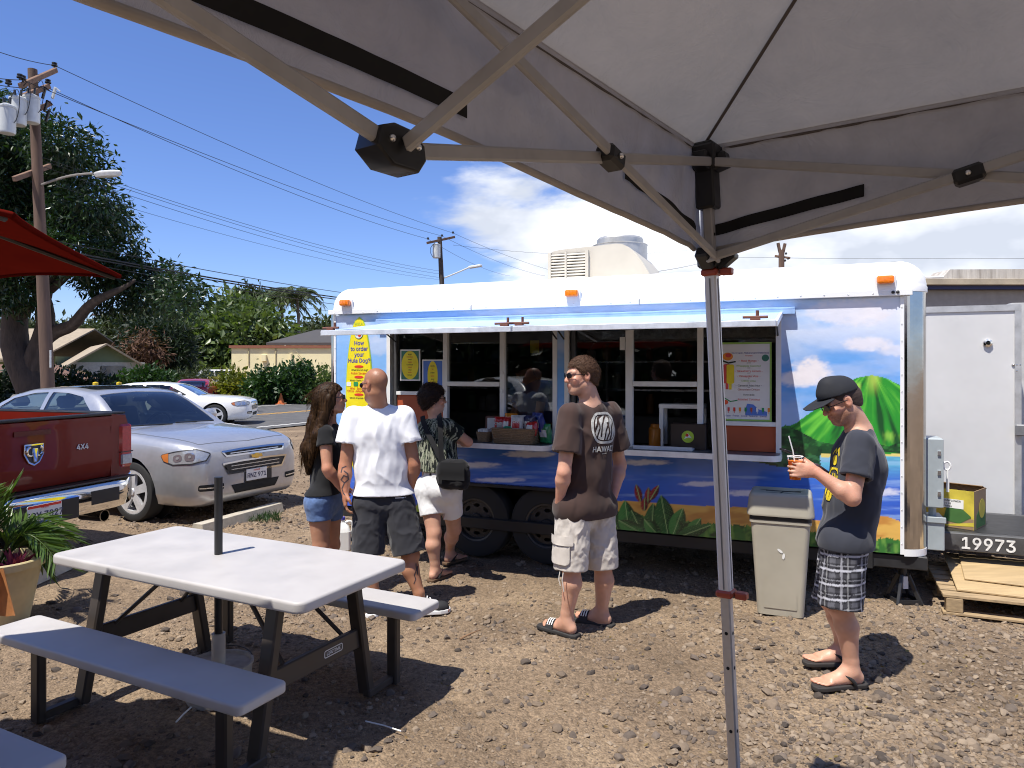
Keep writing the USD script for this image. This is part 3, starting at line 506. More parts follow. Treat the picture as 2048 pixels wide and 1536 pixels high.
part(trailer, 'sash_lock', [xf(slab(rrect(0.022, 0.03, 0.008), 0.012, 0.004), rx(90), (xat(1004), -0.001, z)) for z in (PZ + 0.10, PZ - 0.06)], M('lock_white', (0.8, 0.8, 0.8), 0.3))
[part(trailer, 'hinge', box(xat(1434) - 0.004, xat(1434) + 0.03, -0.010, 0.0, z, z + 0.05), black) for z in (PR - 0.1, PR - 0.18)]
# inside: counter, shelves with stock, hood
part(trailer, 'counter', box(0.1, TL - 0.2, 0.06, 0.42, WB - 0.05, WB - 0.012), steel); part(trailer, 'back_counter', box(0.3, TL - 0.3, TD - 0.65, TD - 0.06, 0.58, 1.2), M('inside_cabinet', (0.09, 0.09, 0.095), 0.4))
for z in (1.45, 1.75): part(trailer, 'shelf', box(0.4, TL - 0.5, TD - 0.35, TD - 0.05, z, z + 0.02), steel)
stock = [M('jar_amber', (0.35, 0.14, 0.04), 0.3), M('jar_grey', (0.28, 0.28, 0.29), 0.3), M('jar_white', (0.5, 0.5, 0.47), 0.4), M('jar_green', (0.08, 0.18, 0.08), 0.4), M('jar_red', (0.32, 0.05, 0.04), 0.4)]
r2 = np.random.default_rng(5)
for z in (1.2, 1.47, 1.77):
    x = 0.6
    while x < TL - 0.8:
        w = r2.uniform(0.05, 0.14); h = r2.uniform(0.1, 0.24)
        if r2.random() < 0.7: part(trailer, 'stored_tub', xf(lathe([(0.001, 0), (w / 2, 0), (w / 2, h * 0.8), (w * 0.36, h * 0.92), (w * 0.36, h), (0.001, h)], 12), None, (x, TD - 0.2, z + 0.001)), stock[int(r2.integers(5))])
        x += w + r2.uniform(0.02, 0.25)
part(trailer, 'extractor_hood', box(2.4, 4.2, TD - 0.9, TD - 0.06, 1.98, 2.19), steel)
# electrical boxes at the right end
grey_box = M('electrical_grey', (0.33, 0.37, 0.38), 0.4, var=0.06)
eb = part(trailer, 'fuse_box', box(TL + 0.006, TL + 0.115, 0.17, 0.40, 0.69, 1.19, 0.006), grey_box)
part(eb, 'box_lid', box(TL + 0.004, TL + 0.119, 0.162, 0.170, 0.695, 1.185, 0.003), grey_box); part(eb, 'box_latch', [box(TL + 0.08, TL + 0.10, 0.152, 0.163, z, z + 0.03) for z in (0.78, 0.93, 1.07)], alu)
part(trailer, 'conduit', tube([(TL + 0.06, 0.25, 0.69), (TL + 0.06, 0.25, 0.61)], 0.025, 12), grey_box)
eb2 = part(trailer, 'junction_box', box(TL + 0.006, TL + 0.125, 0.16, 0.38, 0.385, 0.62, 0.006), grey_box); part(eb2, 'box_lid', box(TL + 0.004, TL + 0.132, 0.148, 0.16, 0.585, 0.626, 0.003), grey_box)

# ---- the surfboard sign
yel = M('sign_yellow', lin(232, 214, 28), 0.35, var=0.05); inkb = M('sign_blue_ink', lin(60, 62, 150), 0.5, var=0.02); inkr = M('sign_red_ink', lin(214, 52, 34), 0.5, var=0.02); inkk = M('sign_dark_ink', lin(40, 46, 40), 0.5); inkg = M('sign_green', lin(40, 140, 80), 0.5); whitep = M('print_white', (0.75, 0.75, 0.72), 0.5, var=0.02); paleg = M('sign_edge_green', lin(170, 200, 60), 0.4)
sx, sz1 = face(719, 634); sz0 = face(718, 955)[1]; H = sz1 - sz0
def board(wd, dz=0.0):
    s = np.linspace(0, 1, 44); hw = wd * np.sin(np.pi * np.clip(s, 0, 1)) ** 0.45
    return sg.Polygon(np.vstack([np.column_stack([hw, sz0 + dz + s * (H - 2 * dz)]), np.column_stack([-hw, sz0 + dz + s * (H - 2 * dz)])[::-1]]))
def wallprint(parent, name, shp, x, y, m, thick=0.002, label=None):
    """flat print in wall coordinates (x right, z up) laid on the serving wall"""
    mm = shp if hasattr(shp, 'vertices') else ext(shp, thick); return part(parent, name, xf(mm, rx(90), (x, y, 0)), m, smooth=False, label=label)
part(trailer, 'surfboard_sign', xf(ext(board(0.152), 0.006), rx(90), (sx, -0.001, 0)), paleg, label='yellow surfboard shaped sign explaining how to order')
sb = stage.GetPrimAtPath('/World/food_trailer/surfboard_sign')
wallprint(sb, 'board_face', board(0.143, 0.01), sx, -0.008, yel)
def words(parent, name, t, px, py, hpx, m, p=0.01, bold=False, z=None):
    x, zz = face(px, py, 0); d = TF[1] + TU[1] * x; h = hpx / F * d
    mm = text(t, h, 0.0015, bold, True); mm.apply_translation([0, zz - h / 2, 0]); return wallprint(parent, name, mm, x, -p, m)
for t, py in (('How', 686), ('to order', 697.5), ('your', 709), ('Hula Dog?', 721)): words(sb, 'lettering', t, 719.5, py, 7.9, inkb, bold=True)
for t, py, c in (('What kind of dog?', 740, inkk), ('Polish Sausage', 746.5, inkr), ('Which Garlic Lemon?', 761, inkk), ('Mild   Spicy   Hot', 777, inkr), ('Citrus  Jalapeno  Chili', 782, inkr), ('Which tropical relish?', 796, inkk), ('Mango   Papaya', 815, inkr), ('Which mustard?', 836, inkk), ('Enjoy!', 862, inkr)): words(sb, 'lettering', t, 720.5, py, 3.4 if c is inkk else 4.2, c)
for py in (733, 754, 789, 828): words(sb, 'red_oval_mark', 'o', 720, py, 0.1, inkr); x, z = face(719, py); wallprint(sb, 'red_oval', shapely.affinity.scale(sg.Point(0, z).buffer(0.014), 3.6, 0.9, origin=(0, z)), x, -0.0105, inkr)
for k, px in enumerate((699, 713)): x, z = face(px, 768); wallprint(sb, 'flavour_picture', rrect(0.05, 0.04, 0.008).__class__(shapely.affinity.translate(rrect(0.05, 0.04, 0.008), 0, z)), x, -0.0105, whitep if k == 0 else inkg)
x, z = face(719, 668); wallprint(sb, 'round_emblem', sg.Point(0, z).buffer(0.048), x, -0.0105, inkg); wallprint(sb, 'round_emblem', sg.Point(0, z).buffer(0.043), x, -0.013, whitep); wallprint(sb, 'round_emblem', sg.Point(0, z).buffer(0.036).intersection(sg.box(-1, z - .01, 1, z + 1)), x, -0.0155, inkg); wallprint(sb, 'round_emblem', sg.Point(.01, z - .012).buffer(0.016), x, -0.0155, inkr)
words(sb, 'lettering', 'HULA', 719, 648, 5, paleg, bold=True)
# ---- paper menus behind the glass
def menu(pa, pb, ya, yb, rim_m, face_m, name, label, y=0.030):
    x0, z1 = face(pa, ya); x1, z0 = face(pb, yb)
    p = part(trailer, name, box(x0, x1, y, y + 0.004, z0, z1), rim_m, label=label); part(p, 'paper_face', box(x0 + 0.014, x1 - 0.014, y - 0.002, y - 0.0005, z0 + 0.014, z1 - 0.014), face_m); return p, (x0, x1, z0, z1)
def mwords(p, t, x, z, h, m, y=0.0275, bold=False): mm = text(t, h, 0.0008, bold, True); mm.apply_translation([0, z - h / 2, 0]); part(p, 'lettering', xf(mm, rx(90), (x, y, 0)), m, smooth=False)
def mshape(p, name, shp, x, z, m, y=0.0275, t=0.0008): part(p, name, xf(ext(shp, t), rx(90), (x, y, z)), m, smooth=False)
lime = M('paper_lime', lin(150, 190, 90), 0.6); paper = M('paper_white', (0.72, 0.72, 0.70), 0.6, var=0.02); bluep = M('paper_blue', lin(80, 120, 200), 0.6); teal = M('paper_teal', lin(60, 120, 100), 0.6)
p, (a, b, z0, z1) = menu(797, 837, 699, 762, whitep, teal, 'menu_sheet', 'green menu sheet with a yellow oval taped inside the window'); mshape(p, 'oval', shapely.affinity.scale(sg.Point(0, 0).buffer(1, quad_segs=16), (b - a) * 0.42, (z1 - z0) * 0.45), (a + b) / 2, (z0 + z1) / 2, yel)
for k in range(9): mwords(p, ('MENU', 'Hula Dogs', 'Polish', 'Veggie', 'Lemonade', 'Relish', 'Chips', 'Drinks', 'Mahalo')[k], (a + b) / 2, z1 - 0.045 - k * 0.024, 0.010, inkk if k % 2 == 0 else inkr, 0.0262)
p, (a, b, z0, z1) = menu(841, 884, 719, 786, whitep, bluep, 'menu_sheet', 'blue menu sheet with a yellow surfboard taped inside the window'); mshape(p, 'oval', shapely.affinity.scale(sg.Point(0, 0).buffer(1, quad_segs=16), (b - a) * 0.24, (z1 - z0) * 0.45), (a + b) / 2, (z0 + z1) / 2, yel)
for k in range(7): mwords(p, ('HOW', 'to', 'order', 'your', 'dog', 'here', 'yum')[k], (a + b) / 2, z1 - 0.06 - k * 0.030, 0.013, inkr if k % 2 else inkk, 0.0262)
p, (a, b, z0, z1) = menu(1436, 1543, 685, 844, lime, paper, 'flavour_poster', 'white poster of ice pop flavours with a lime green border')
xm = (a + b) / 2 + 0.03; H_ = z1 - z0; Z = lambda k: z1 - H_ * k
mwords(p, 'Our Fresh, Natural and Delicious', xm + 0.01, Z(0.135), 0.013, inkb); mwords(p, 'ice pops', xm, Z(0.168), 0.010, inkr)
for t, k, m_ in (('- Maui Mango -', .235, inkr), ('Pineapple Coconut', .30, lime), ('- Strawberry Lemon -', .365, inkr), ('- Pineapple Vine -', .43, inkr), ('Lilikoi Lime', .49, lime), ('- Caramel Mac Nut -', .55, inkk), ('Chocolate Dream', .60, terra), ('Avocado', .665, inkk), ('Roasted Coconut', .725, inkr)): mwords(p, t, xm, Z(k), 0.0145, m_)
for t, k in (('real fruit', .262), ('cream', .325), ('sweet', .39), ('tart', .455), ('zest', .515), ('nuts', .575)): mwords(p, t, xm, Z(k), 0.006, inkk)
pop_y, pop_r = M('pop_yellow', lin(228, 206, 40), 0.5), M('pop_red', lin(206, 70, 70), 0.5); wood_l = M('pop_stick', lin(206, 170, 110), 0.6)
mshape(p, 'ice_pop_picture', sg.box(-0.028, -0.075, 0.028, 0.075).buffer(-.015).buffer(.015).union(sg.box(-.01, -.12, .01, -.07)), a + 0.065, Z(0.40), pop_r); mshape(p, 'ice_pop_picture', sg.box(-0.028, -0.075, 0.028, 0.075).buffer(-.015).buffer(.015).union(sg.box(-.01, -.12, .01, -.07)), a + 0.09, Z(0.405), pop_y, 0.0265)
mshape(p, 'fruit_picture', shapely.affinity.scale(sg.Point(0, 0).buffer(0.03), 1.3, 1), a + 0.07, Z(0.18), M('mango_orange', lin(226, 140, 50), 0.5)); mshape(p, 'fruit_picture', shapely.affinity.scale(sg.Point(0, 0).buffer(0.016), 1.4, 1), a + 0.075, Z(0.165), pop_r, 0.0265); mshape(p, 'fruit_picture', sg.LineString([(-.05, 0), (0.0, -.02), (.05, -.01)]).buffer(.006), a + 0.075, Z(0.23), inkk)
mshape(p, 'round_stamp', sg.Point(0, 0).buffer(0.026), b - 0.045, Z(0.20), teal)
mshape(p, 'fruit_picture', sg.Point(0, 0).buffer(0.018), a + 0.055, Z(0.765), M('fruit_orange', lin(226, 90, 50), .5)); mshape(p, 'fruit_picture', sg.LineString([(-.05, .03), (0, .0), (.05, .01)]).buffer(.004), a + 0.09, Z(0.755), inkg)
wv = shapely.affinity.scale(sg.Polygon([(0, 0), (.02, .05), (.08, .045), (.14, .0), (.22, -.02), (.22, -.055), (0, -.055)]), .72, .85, origin=(0, 0)); mshape(p, 'wave_picture', wv, a + 0.2, Z(0.85), bluep)
for k in range(9): mshape(p, 'ice_pop_picture', sg.box(-.008, -.014, .008, .016).union(sg.box(-.002, -.028, .002, -.01)), a + 0.035 + k * 0.042, Z(0.855), (pop_y, pop_r, inkr, M('mango_orange', (.6, .3, .05)), inkg, terra, whitep, inkg, M('mango_orange', (.6, .3, .05)))[k], 0.026)
mwords(p, 'Artisan   Fresh   Local   Natural   Sweet', (a + b) / 2, Z(0.935), 0.013, inkb)
p, (a, b, z0, z1) = menu(1019, 1038, 677, 704, yel, yel, 'notice', 'small yellow notice inside the window', 0.5); p, _ = menu(1239, 1249, 674, 700, whitep, whitep, 'notice', 'small white notice beside the mullion', 0.012)[0], 0
# ---- roof gear: cooler and exhaust fan
def roofpt(px, py, yb): 
    o = TF + TN * yb; r = (px - CX) / F; t = (r * o[1] - o[0]) / (TU[0] - r * TU[1]); d = o[1] + TU[1] * t; return np.array([t, yb, EYE + (HZ - py) / F * d])
A = roofpt(1095, 555, 0.9)[0]; B = roofpt(1310, 555, 0.9)[0]; zt = roofpt(1190, 490, 0.9)[2]; zr = TZ2 - 0.01
prof_ = [(A, zr), (A + 0.005, zr + 0.03)] + [(A + 0.03, zt - 0.05), (A + 0.06, zt - 0.035)] + [(A + (B - A) * q, zr + (zt - zr) * (1 - ((q - 0.66) / 0.34) ** 2.0 if q > 0.66 else 0.93 + 0.07 * (q / 0.66))) for q in np.linspace(0.12, 1.0, 16)] + [(B, zr)]
cream = M('cooler_cream', (0.54, 0.50, 0.42), 0.45, var=0.06, scale=4)
sh = xf(ext(sg.Polygon(prof_), 0.85), rx(90), (0, 1.75, 0)); part(trailer, 'roof_cooler', sh, cream, smooth=25, label='cream roof cooler with a louvred end')
rc = stage.GetPrimAtPath('/World/food_trailer/roof_cooler')
gl, gr = A - 0.012, roofpt(1172, 520, 0.9)[0]
part(rc, 'louvre_recess', box(A + 0.045, gr, 0.890, 0.901, zr + 0.045, zt - 0.065), M('louvre_dark', (0.05, 0.05, 0.05), 0.7))
nl = 11
for k in range(nl): z = zr + 0.05 + (zt - zr - 0.13) * k / (nl - 1); part(rc, 'louvre', bar((A + 0.03, 0.885, z), (gr + 0.01, 0.885, z), 0.02, 0.012, up=(0, 0.5, 1)), cream)
part(rc, 'louvre_frame', [box((A + gr) / 2 - 0.01, (A + gr) / 2 + 0.01, 0.868, 0.89, zr + 0.03, zt - 0.05), box(A + 0.015, A + 0.045, 0.868, 0.898, zr + 0.02, zt - 0.05), box(gr, gr + 0.03, 0.868, 0.898, zr + 0.02, zt - 0.045), box(A + 0.02, gr + 0.02, 0.87, 0.898, zr + 0.0, zr + 0.035)], cream)
fc = roofpt(1240, 500, 1.55); hr = 0.5 * (roofpt(1294, 500, 1.55)[0] - roofpt(1188, 500, 1.55)[0]); ztop = roofpt(1240, 477, 1.55)[2]; zm = roofpt(1240, 494, 1.55)[2]
part(trailer, 'exhaust_fan', lathe([(hr * 0.98, TZ2 - 0.02), (hr, TZ2 + 0.02), (hr, zm), (hr * 1.02, zm + 0.01), (hr * 0.86, zm + 0.02), (hr * 0.86, ztop - 0.02), (hr * 0.80, ztop), (hr * 0.76, ztop), (hr * 0.74, zm)], 36, (fc[0], 1.55, 0)), M('fan_grey', (0.46, 0.46, 0.45), 0.4, 0.5), smooth=30, label='round steel exhaust fan on the roof')
# ---- draw frame with stencilled number at the right end
part(trailer, 'draw_frame', [bar((TL + 0.02, 0.62, 0.37), (TL + 1.75, 0.62, 0.37), 0.07, 0.135, 0.006), bar((TL + 0.02, TD - 0.6, 0.37), (TL + 1.75, TD - 0.6, 0.37), 0.07, 0.135, 0.006), bar((TL + 1.7, 0.6, 0.37), (TL + 1.7, TD - 0.6, 0.37), 0.07, 0.12)], M('rail_grey', (0.06, 0.06, 0.062), 0.55, var=0.4, scale=8), label='dark steel draw frame stencilled 19973')
part(trailer, 'tread_plate', box(TL + 0.05, TL + 1.7, 0.66, TD - 0.64, 0.425, 0.437), black)
dfp = stage.GetPrimAtPath('/World/food_trailer/draw_frame')
mm = text('19973', 0.085, 0.002, True); mm.apply_scale([0.96, 1, 1]); part(dfp, 'stencilled_number', xf(mm, rx(90), (TL + 0.29, 0.583, 0.325)), M('stencil_white', (0.65, 0.65, 0.63), 0.7, var=0.3, scale=40), smooth=False)
part(trailer, 'hanging_coil', [tube([(TL + 0.16 + 0.022 * math.cos(a * 1.0), 0.3, 0.98 + 0.03 * math.sin(a)) for a in np.linspace(0, 6.3, 14)], 0.008, 6), tube([(TL + 0.165, 0.3, 0.95 - k * 0.02) for k in range(9)], 0.010, 6)], whitep)
# ------------------------------------------------------------------ pop-up canopy overhead
C0 = np.array([0.612, 2.26]); EL = nrm([-0.588, -0.809]); ER = nrm([0.809, -0.588]); CS = 1.41
canopy = thing('pop_up_canopy', 'white pop-up canopy overhead, its near leg standing right of centre', 'canopy', (C0[0], C0[1], 0))
tubem = M('canopy_tube', (0.37, 0.365, 0.37), 0.42, var=0.10, scale=14); legm = M('canopy_leg', (0.62, 0.62, 0.63), 0.38, 0.15, var=0.06, scale=12); redlatch = M('red_latch', (0.30, 0.045, 0.02), 0.45)
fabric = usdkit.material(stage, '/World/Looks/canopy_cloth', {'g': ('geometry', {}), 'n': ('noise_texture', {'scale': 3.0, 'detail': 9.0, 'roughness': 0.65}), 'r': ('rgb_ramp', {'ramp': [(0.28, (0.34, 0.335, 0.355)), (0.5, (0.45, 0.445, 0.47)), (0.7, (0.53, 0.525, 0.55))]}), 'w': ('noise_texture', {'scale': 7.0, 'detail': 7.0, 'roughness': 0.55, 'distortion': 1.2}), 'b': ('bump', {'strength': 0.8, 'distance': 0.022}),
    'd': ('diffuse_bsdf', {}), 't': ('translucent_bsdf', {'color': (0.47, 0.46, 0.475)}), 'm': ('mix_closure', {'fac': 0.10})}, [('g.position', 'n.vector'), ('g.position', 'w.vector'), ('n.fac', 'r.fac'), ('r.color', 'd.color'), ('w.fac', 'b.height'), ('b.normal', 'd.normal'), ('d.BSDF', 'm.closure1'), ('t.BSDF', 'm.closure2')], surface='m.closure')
seamm = M('canopy_seam', (0.10, 0.085, 0.08), 0.8); strap = M('black_webbing', (0.008, 0.008, 0.009), 0.9)
def cp(s, t, z): return np.array([*(C0 + EL * s + ER * t), z])
Z_E, PEAK = 2.405, np.array([*(C0 + EL * CS + ER * CS), 3.15])
E_ = 0.034; corners = [cp(-E_, -E_, Z_E), cp(-E_, 2 * CS + E_, Z_E), cp(2 * CS + E_, 2 * CS + E_, Z_E), cp(2 * CS + E_, -E_, Z_E)]
for k in range(4):
    a, b = corners[k], corners[(k + 1) % 4]; U = np.linspace(0, 1, 26)[:, None, None]; V = np.linspace(0, 1, 20)[None, :, None]
    E = a + (b - a) * U; P = E + (PEAK - E) * V; sag = 0.05 * np.sin(np.pi * V) * (1 - V) * np.sin(np.pi * U) ** 0.5
    P = np.broadcast_to(P, (26, 20, 3)).copy(); P[..., 2] -= sag[..., 0] + 0.012 * (meshkit.fbm(P * 3.0, 3, 9) - 0.5) * np.sin(np.pi * V[..., 0])
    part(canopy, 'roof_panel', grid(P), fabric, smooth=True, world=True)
def valance(a, b, k):
    n = nrm(np.cross(b - a, [0, 0, 1.0])); n = n if n @ (np.array([*(C0 + EL * CS + ER * CS), 0]) - a * [1, 1, 0]) < 0 else -n
    L = np.linalg.norm(b - a); us = np.linspace(0, 1, 150); vs = np.linspace(0, 1, 14); P = np.zeros((150, 14, 3))
    for j, v in enumerate(vs):
        near = np.exp(-us * L / 0.45) + np.exp(-(1 - us) * L / 0.45); fold = np.sin(us * L * 46 + v * 3.2 + 1.3 * np.sin(us * L * 13)) * 0.016 * near * v * (1.25 - v) * (1.0 if k in (0, 3) else 0.5)
        wav = 0.008 * np.sin(us * L * 5.1 + k) * v
        bottom = 0.335 - 0.06 * np.sin(np.pi * us) ** 0.7
        P[:, j] = a + (b - a) * us[:, None] + n * (-0.006 + 0.012 * v + fold + wav)[:, None] - np.array([0, 0, 1.0]) * (bottom * v)[:, None] + np.array([0, 0, 0.016 * (1 - v)])
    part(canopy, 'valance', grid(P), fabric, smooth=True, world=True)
    hem = P[:, -1]; hm = tube(hem[::3], 0.008, 6); part(canopy, 'hem', xf(hm, np.eye(3)), M('canopy_hem', (0.40, 0.37, 0.345), 0.9), smooth=True, world=True)
    return P, n
for k in range(4):
    P, n = valance(corners[k], corners[(k + 1) % 4], k)
    if k in (0, 3):
        Lk = np.linalg.norm(corners[1] - corners[0])
        for (s0, s1, v0, v1) in (((0.03, 0.50, 0.84, 0.70),) if k == 0 else ((0.03, 0.52, 0.84, 0.66), (1.18, 1.75, 0.80, 0.80))):
            u = np.array([s0, s1]) / Lk; u = u if k == 0 else 1 - u[::-1]
            if k == 3: v0, v1 = v1, v0
            i0, i1 = int(u[0] * 149), max(int(u[1] * 149), int(u[0] * 149) + 2); rows = np.arange(i0, i1 + 1); q = (rows - i0) / max(i1 - i0, 1)
            c = np.stack([[np.interp(v, np.linspace(0, 1, 14), P[i, :, j]) for j in range(3)] for i, v in zip(rows, v0 + (v1 - v0) * q)])
            part(canopy, 'webbing_strip', grid(np.stack([c - n * 0.006 + [0, 0, 0.018], c - n * 0.006 - [0, 0, 0.018]], 1)), strap, smooth=True, world=True)
# seams on the roof panels
def seam(a, b, r=0.007, sag=0.02): 
    a, b = np.array(a), np.array(b); s = np.linspace(0, 1, 14)[:, None]; P = a + (b - a) * s; P[:, 2] -= 0.012 + sag * np.sin(np.pi * s[:, 0]); part(canopy, 'seam', tube(P, r, 6), seamm, smooth=True, world=True)
for c in corners: seam(c, PEAK, 0.005, 0.0)
for k in range(4): seam(corners[k], corners[(k + 1) % 4], 0.006, 0.0)
# trusses
def truss(a, b, name='truss_bar', w=0.013, h=0.027, m=tubem): part(canopy, name, bar(a, b, w, h, 0.004), m, world=True)
HB, LB = 2.372, 2.035                                             # top brackets and sliders
def side(s0, sd, td):
    pt = lambda q, z: np.array([*(s0 + sd * q), z]) - np.array([*td, 0]) * 0.0
    i = np.array([*td, 0]) * 0.028
    truss(pt(0.02, HB - 0.03) + i, pt(CS, LB) + i); truss(pt(0.02, LB) + i * 1.8, pt(CS, HB - 0.02) + i * 1.8)
    truss(pt(2 * CS - .02, HB - 0.03) + i * 1.8, pt(CS, LB) + i * 1.8); truss(pt(2 * CS - .02, LB) + i, pt(CS, HB - 0.02) + i)
    for q in (0.5, 1.5):
        c = pt(CS * q, (HB + LB) / 2 - 0.015) + i * 1.4; dr = nrm(pt(CS, 0) - pt(0, 0)) * 0.32 + np.array([0, 0, 0.075 if q < 1 else -0.075])
        part(canopy, 'cross_clip', bar(c - nrm(dr) * 0.035, c + nrm(dr) * 0.035, 0.05, 0.042, 0.008), blackp, world=True); part(canopy, 'rivet', blob(c + i, (0.007, 0.007, 0.007), 1), alu, world=True) ; part(canopy, 'rivet', blob(c - i * 1.1, (0.007, 0.007, 0.007), 1), alu, world=True)
    for z in (LB, HB - 0.02):
        c = pt(CS, z) + i * 1.4; body = slab(sg.Polygon([(-0.052, -0.012), (-0.036, -0.033), (0.02, -0.033), (0.052, -0.010), (0.042, 0.022), (0.016, 0.032), (-0.02, 0.030), (-0.048, 0.012)]), 0.055, 0.006)
        R = np.stack([np.array([*sd, 0]), np.array([0, 0, 1.0]), np.cross([*sd, 0], [0, 0, 1.0])], 1)
        w = R[:, 2] * 0.0275; part(canopy, 'truss_joint', xf(body, R, c - w), blackp, world=True)
        for q in (-0.03, 0.025): [part(canopy, 'joint_screw', blob(c + R[:, 0] * q + R[:, 1] * 0.005 + R[:, 2] * 0.028 * sg_, (0.006, 0.006, 0.006), 1), alu, world=True) for sg_ in (-1, 1)]
    # cross truss to the hub
    m = pt(CS, 0); hub = np.array([PEAK[0], PEAK[1], 0])
    truss(m + [0, 0, LB] + i * 2.5, hub + [0, 0, 2.62]); truss(m + [0, 0, HB - 0.02] + i * 2.5, hub + [0, 0, 2.25])
side(C0, EL, ER); side(C0, ER, EL); side(C0 + ER * 2 * CS, EL, -ER); side(C0 + EL * 2 * CS, ER, -EL)
part(canopy, 'hub', [tube([(PEAK[0], PEAK[1], 2.2), (PEAK[0], PEAK[1], 3.12)], 0.02, 12), blob((PEAK[0], PEAK[1], 2.62), (0.07, 0.07, 0.04)), blob((PEAK[0], PEAK[1], 2.25), (0.07, 0.07, 0.04))], blackp, world=True)
def leg(c, foot, near=False):
    top = np.array([*c, 2.40]); base = np.array([*foot, 0.0]); ax = nrm(top - base); P = lambda z: base + ax * (z / ax[2])
    upv = np.array([*EL, 0.0])
    part(canopy, 'leg_inner', bar(P(0.0), P(1.1), 0.031, 0.031, 0.004, up=upv), M('leg_inner_grey', (0.42, 0.42, 0.43), 0.35, 0.5, var=0.08), world=True)
    part(canopy, 'leg_outer', bar(P(0.99), P(2.0), 0.038, 0.038, 0.005, up=upv), legm, world=True)
    part(canopy, 'leg_groove', [bar(P(1.0) + s, P(1.98) + s, 0.004, 0.004, up=upv) for s in (ER[0] * 0.0 + np.array([*(-EL * 0.019), 0]), np.array([*(EL * 0.019), 0]), np.array([*(ER * 0.019), 0]), np.array([*(-ER * 0.019), 0]))], M('groove_dark', (0.16, 0.16, 0.17), 0.6), world=True)
    part(canopy, 'leg_upper', bar(P(2.0), P(2.38), 0.030, 0.030, 0.004, up=upv), tubem, world=True)
    part(canopy, 'foot_plate', box(base[0] - 0.06, base[0] + 0.06, base[1] - 0.06, base[1] + 0.06, 0.0, 0.008), alu, world=True)
    for z in (0.985, 2.0):
        c_ = P(z); part(canopy, 'height_latch', bar(c_ - ax * 0.011, c_ + ax * 0.012, 0.054, 0.054, 0.006, up=upv), redlatch, world=True); e = np.array([*(ER * 0.05 - EL * 0.0), 0]); part(canopy, 'latch_lever', bar(c_ + e * 0.6, c_ + e * 1.35, 0.03, 0.022, 0.004), redlatch, world=True)
    part(canopy, 'slider', bar(P(2.014), P(2.065), 0.07, 0.07, 0.008, up=upv), blackp, world=True); 
    for dv in (EL, ER):
        e = np.array([*dv, 0]); s_ = np.sign((PEAK[:2] - c) @ dv); part(canopy, 'slider_ear', bar(P(2.02) + e * s_ * 0.02, P(2.06) + e * s_ * 0.075, 0.045, 0.04, 0.006), blackp, world=True); part(canopy, 'bracket_ear', bar(P(2.335) + e * s_ * 0.015, P(2.35) + e * s_ * 0.07, 0.05, 0.05, 0.006), blackp, world=True)
    part(canopy, 'top_bracket', [bar(P(2.20), P(2.41), 0.062, 0.062, 0.006, up=upv), bar(P(2.32), P(2.40), 0.085, 0.085, 0.008, up=upv)], blackp, world=True)
    part(canopy, 'pin_hole', [tube([P(z) - np.array([*(EL * s), 0]) * 0.0156, P(z) - np.array([*(EL * s), 0]) * 0.0166], 0.0055, 8) for z in (0.15, 0.35, 0.55, 0.75, 0.86) for s in (1, -1)] + [tube([P(z) - np.array([*(ER * s), 0]) * 0.0156, P(z) - np.array([*(ER * s), 0]) * 0.0166], 0.0055, 8) for z in (0.15, 0.35, 0.55, 0.75, 0.86, 2.12) for s in (1, -1)], M('hole_black', (0.005, 0.005, 0.005), 0.9), world=True)
    # cloth gusset round the leg head
    a = np.array([*(c + (PEAK[:2] - c) * 0.0), 0])
leg(C0, C0 + np.array([0.115, 0.015]), True); leg(C0 + ER * 2 * CS, C0 + ER * 2 * CS); leg(C0 + EL * 2 * CS, C0 + EL * 2 * CS); leg(C0 + (EL + ER) * 2 * CS, C0 + (EL + ER) * 2 * CS)

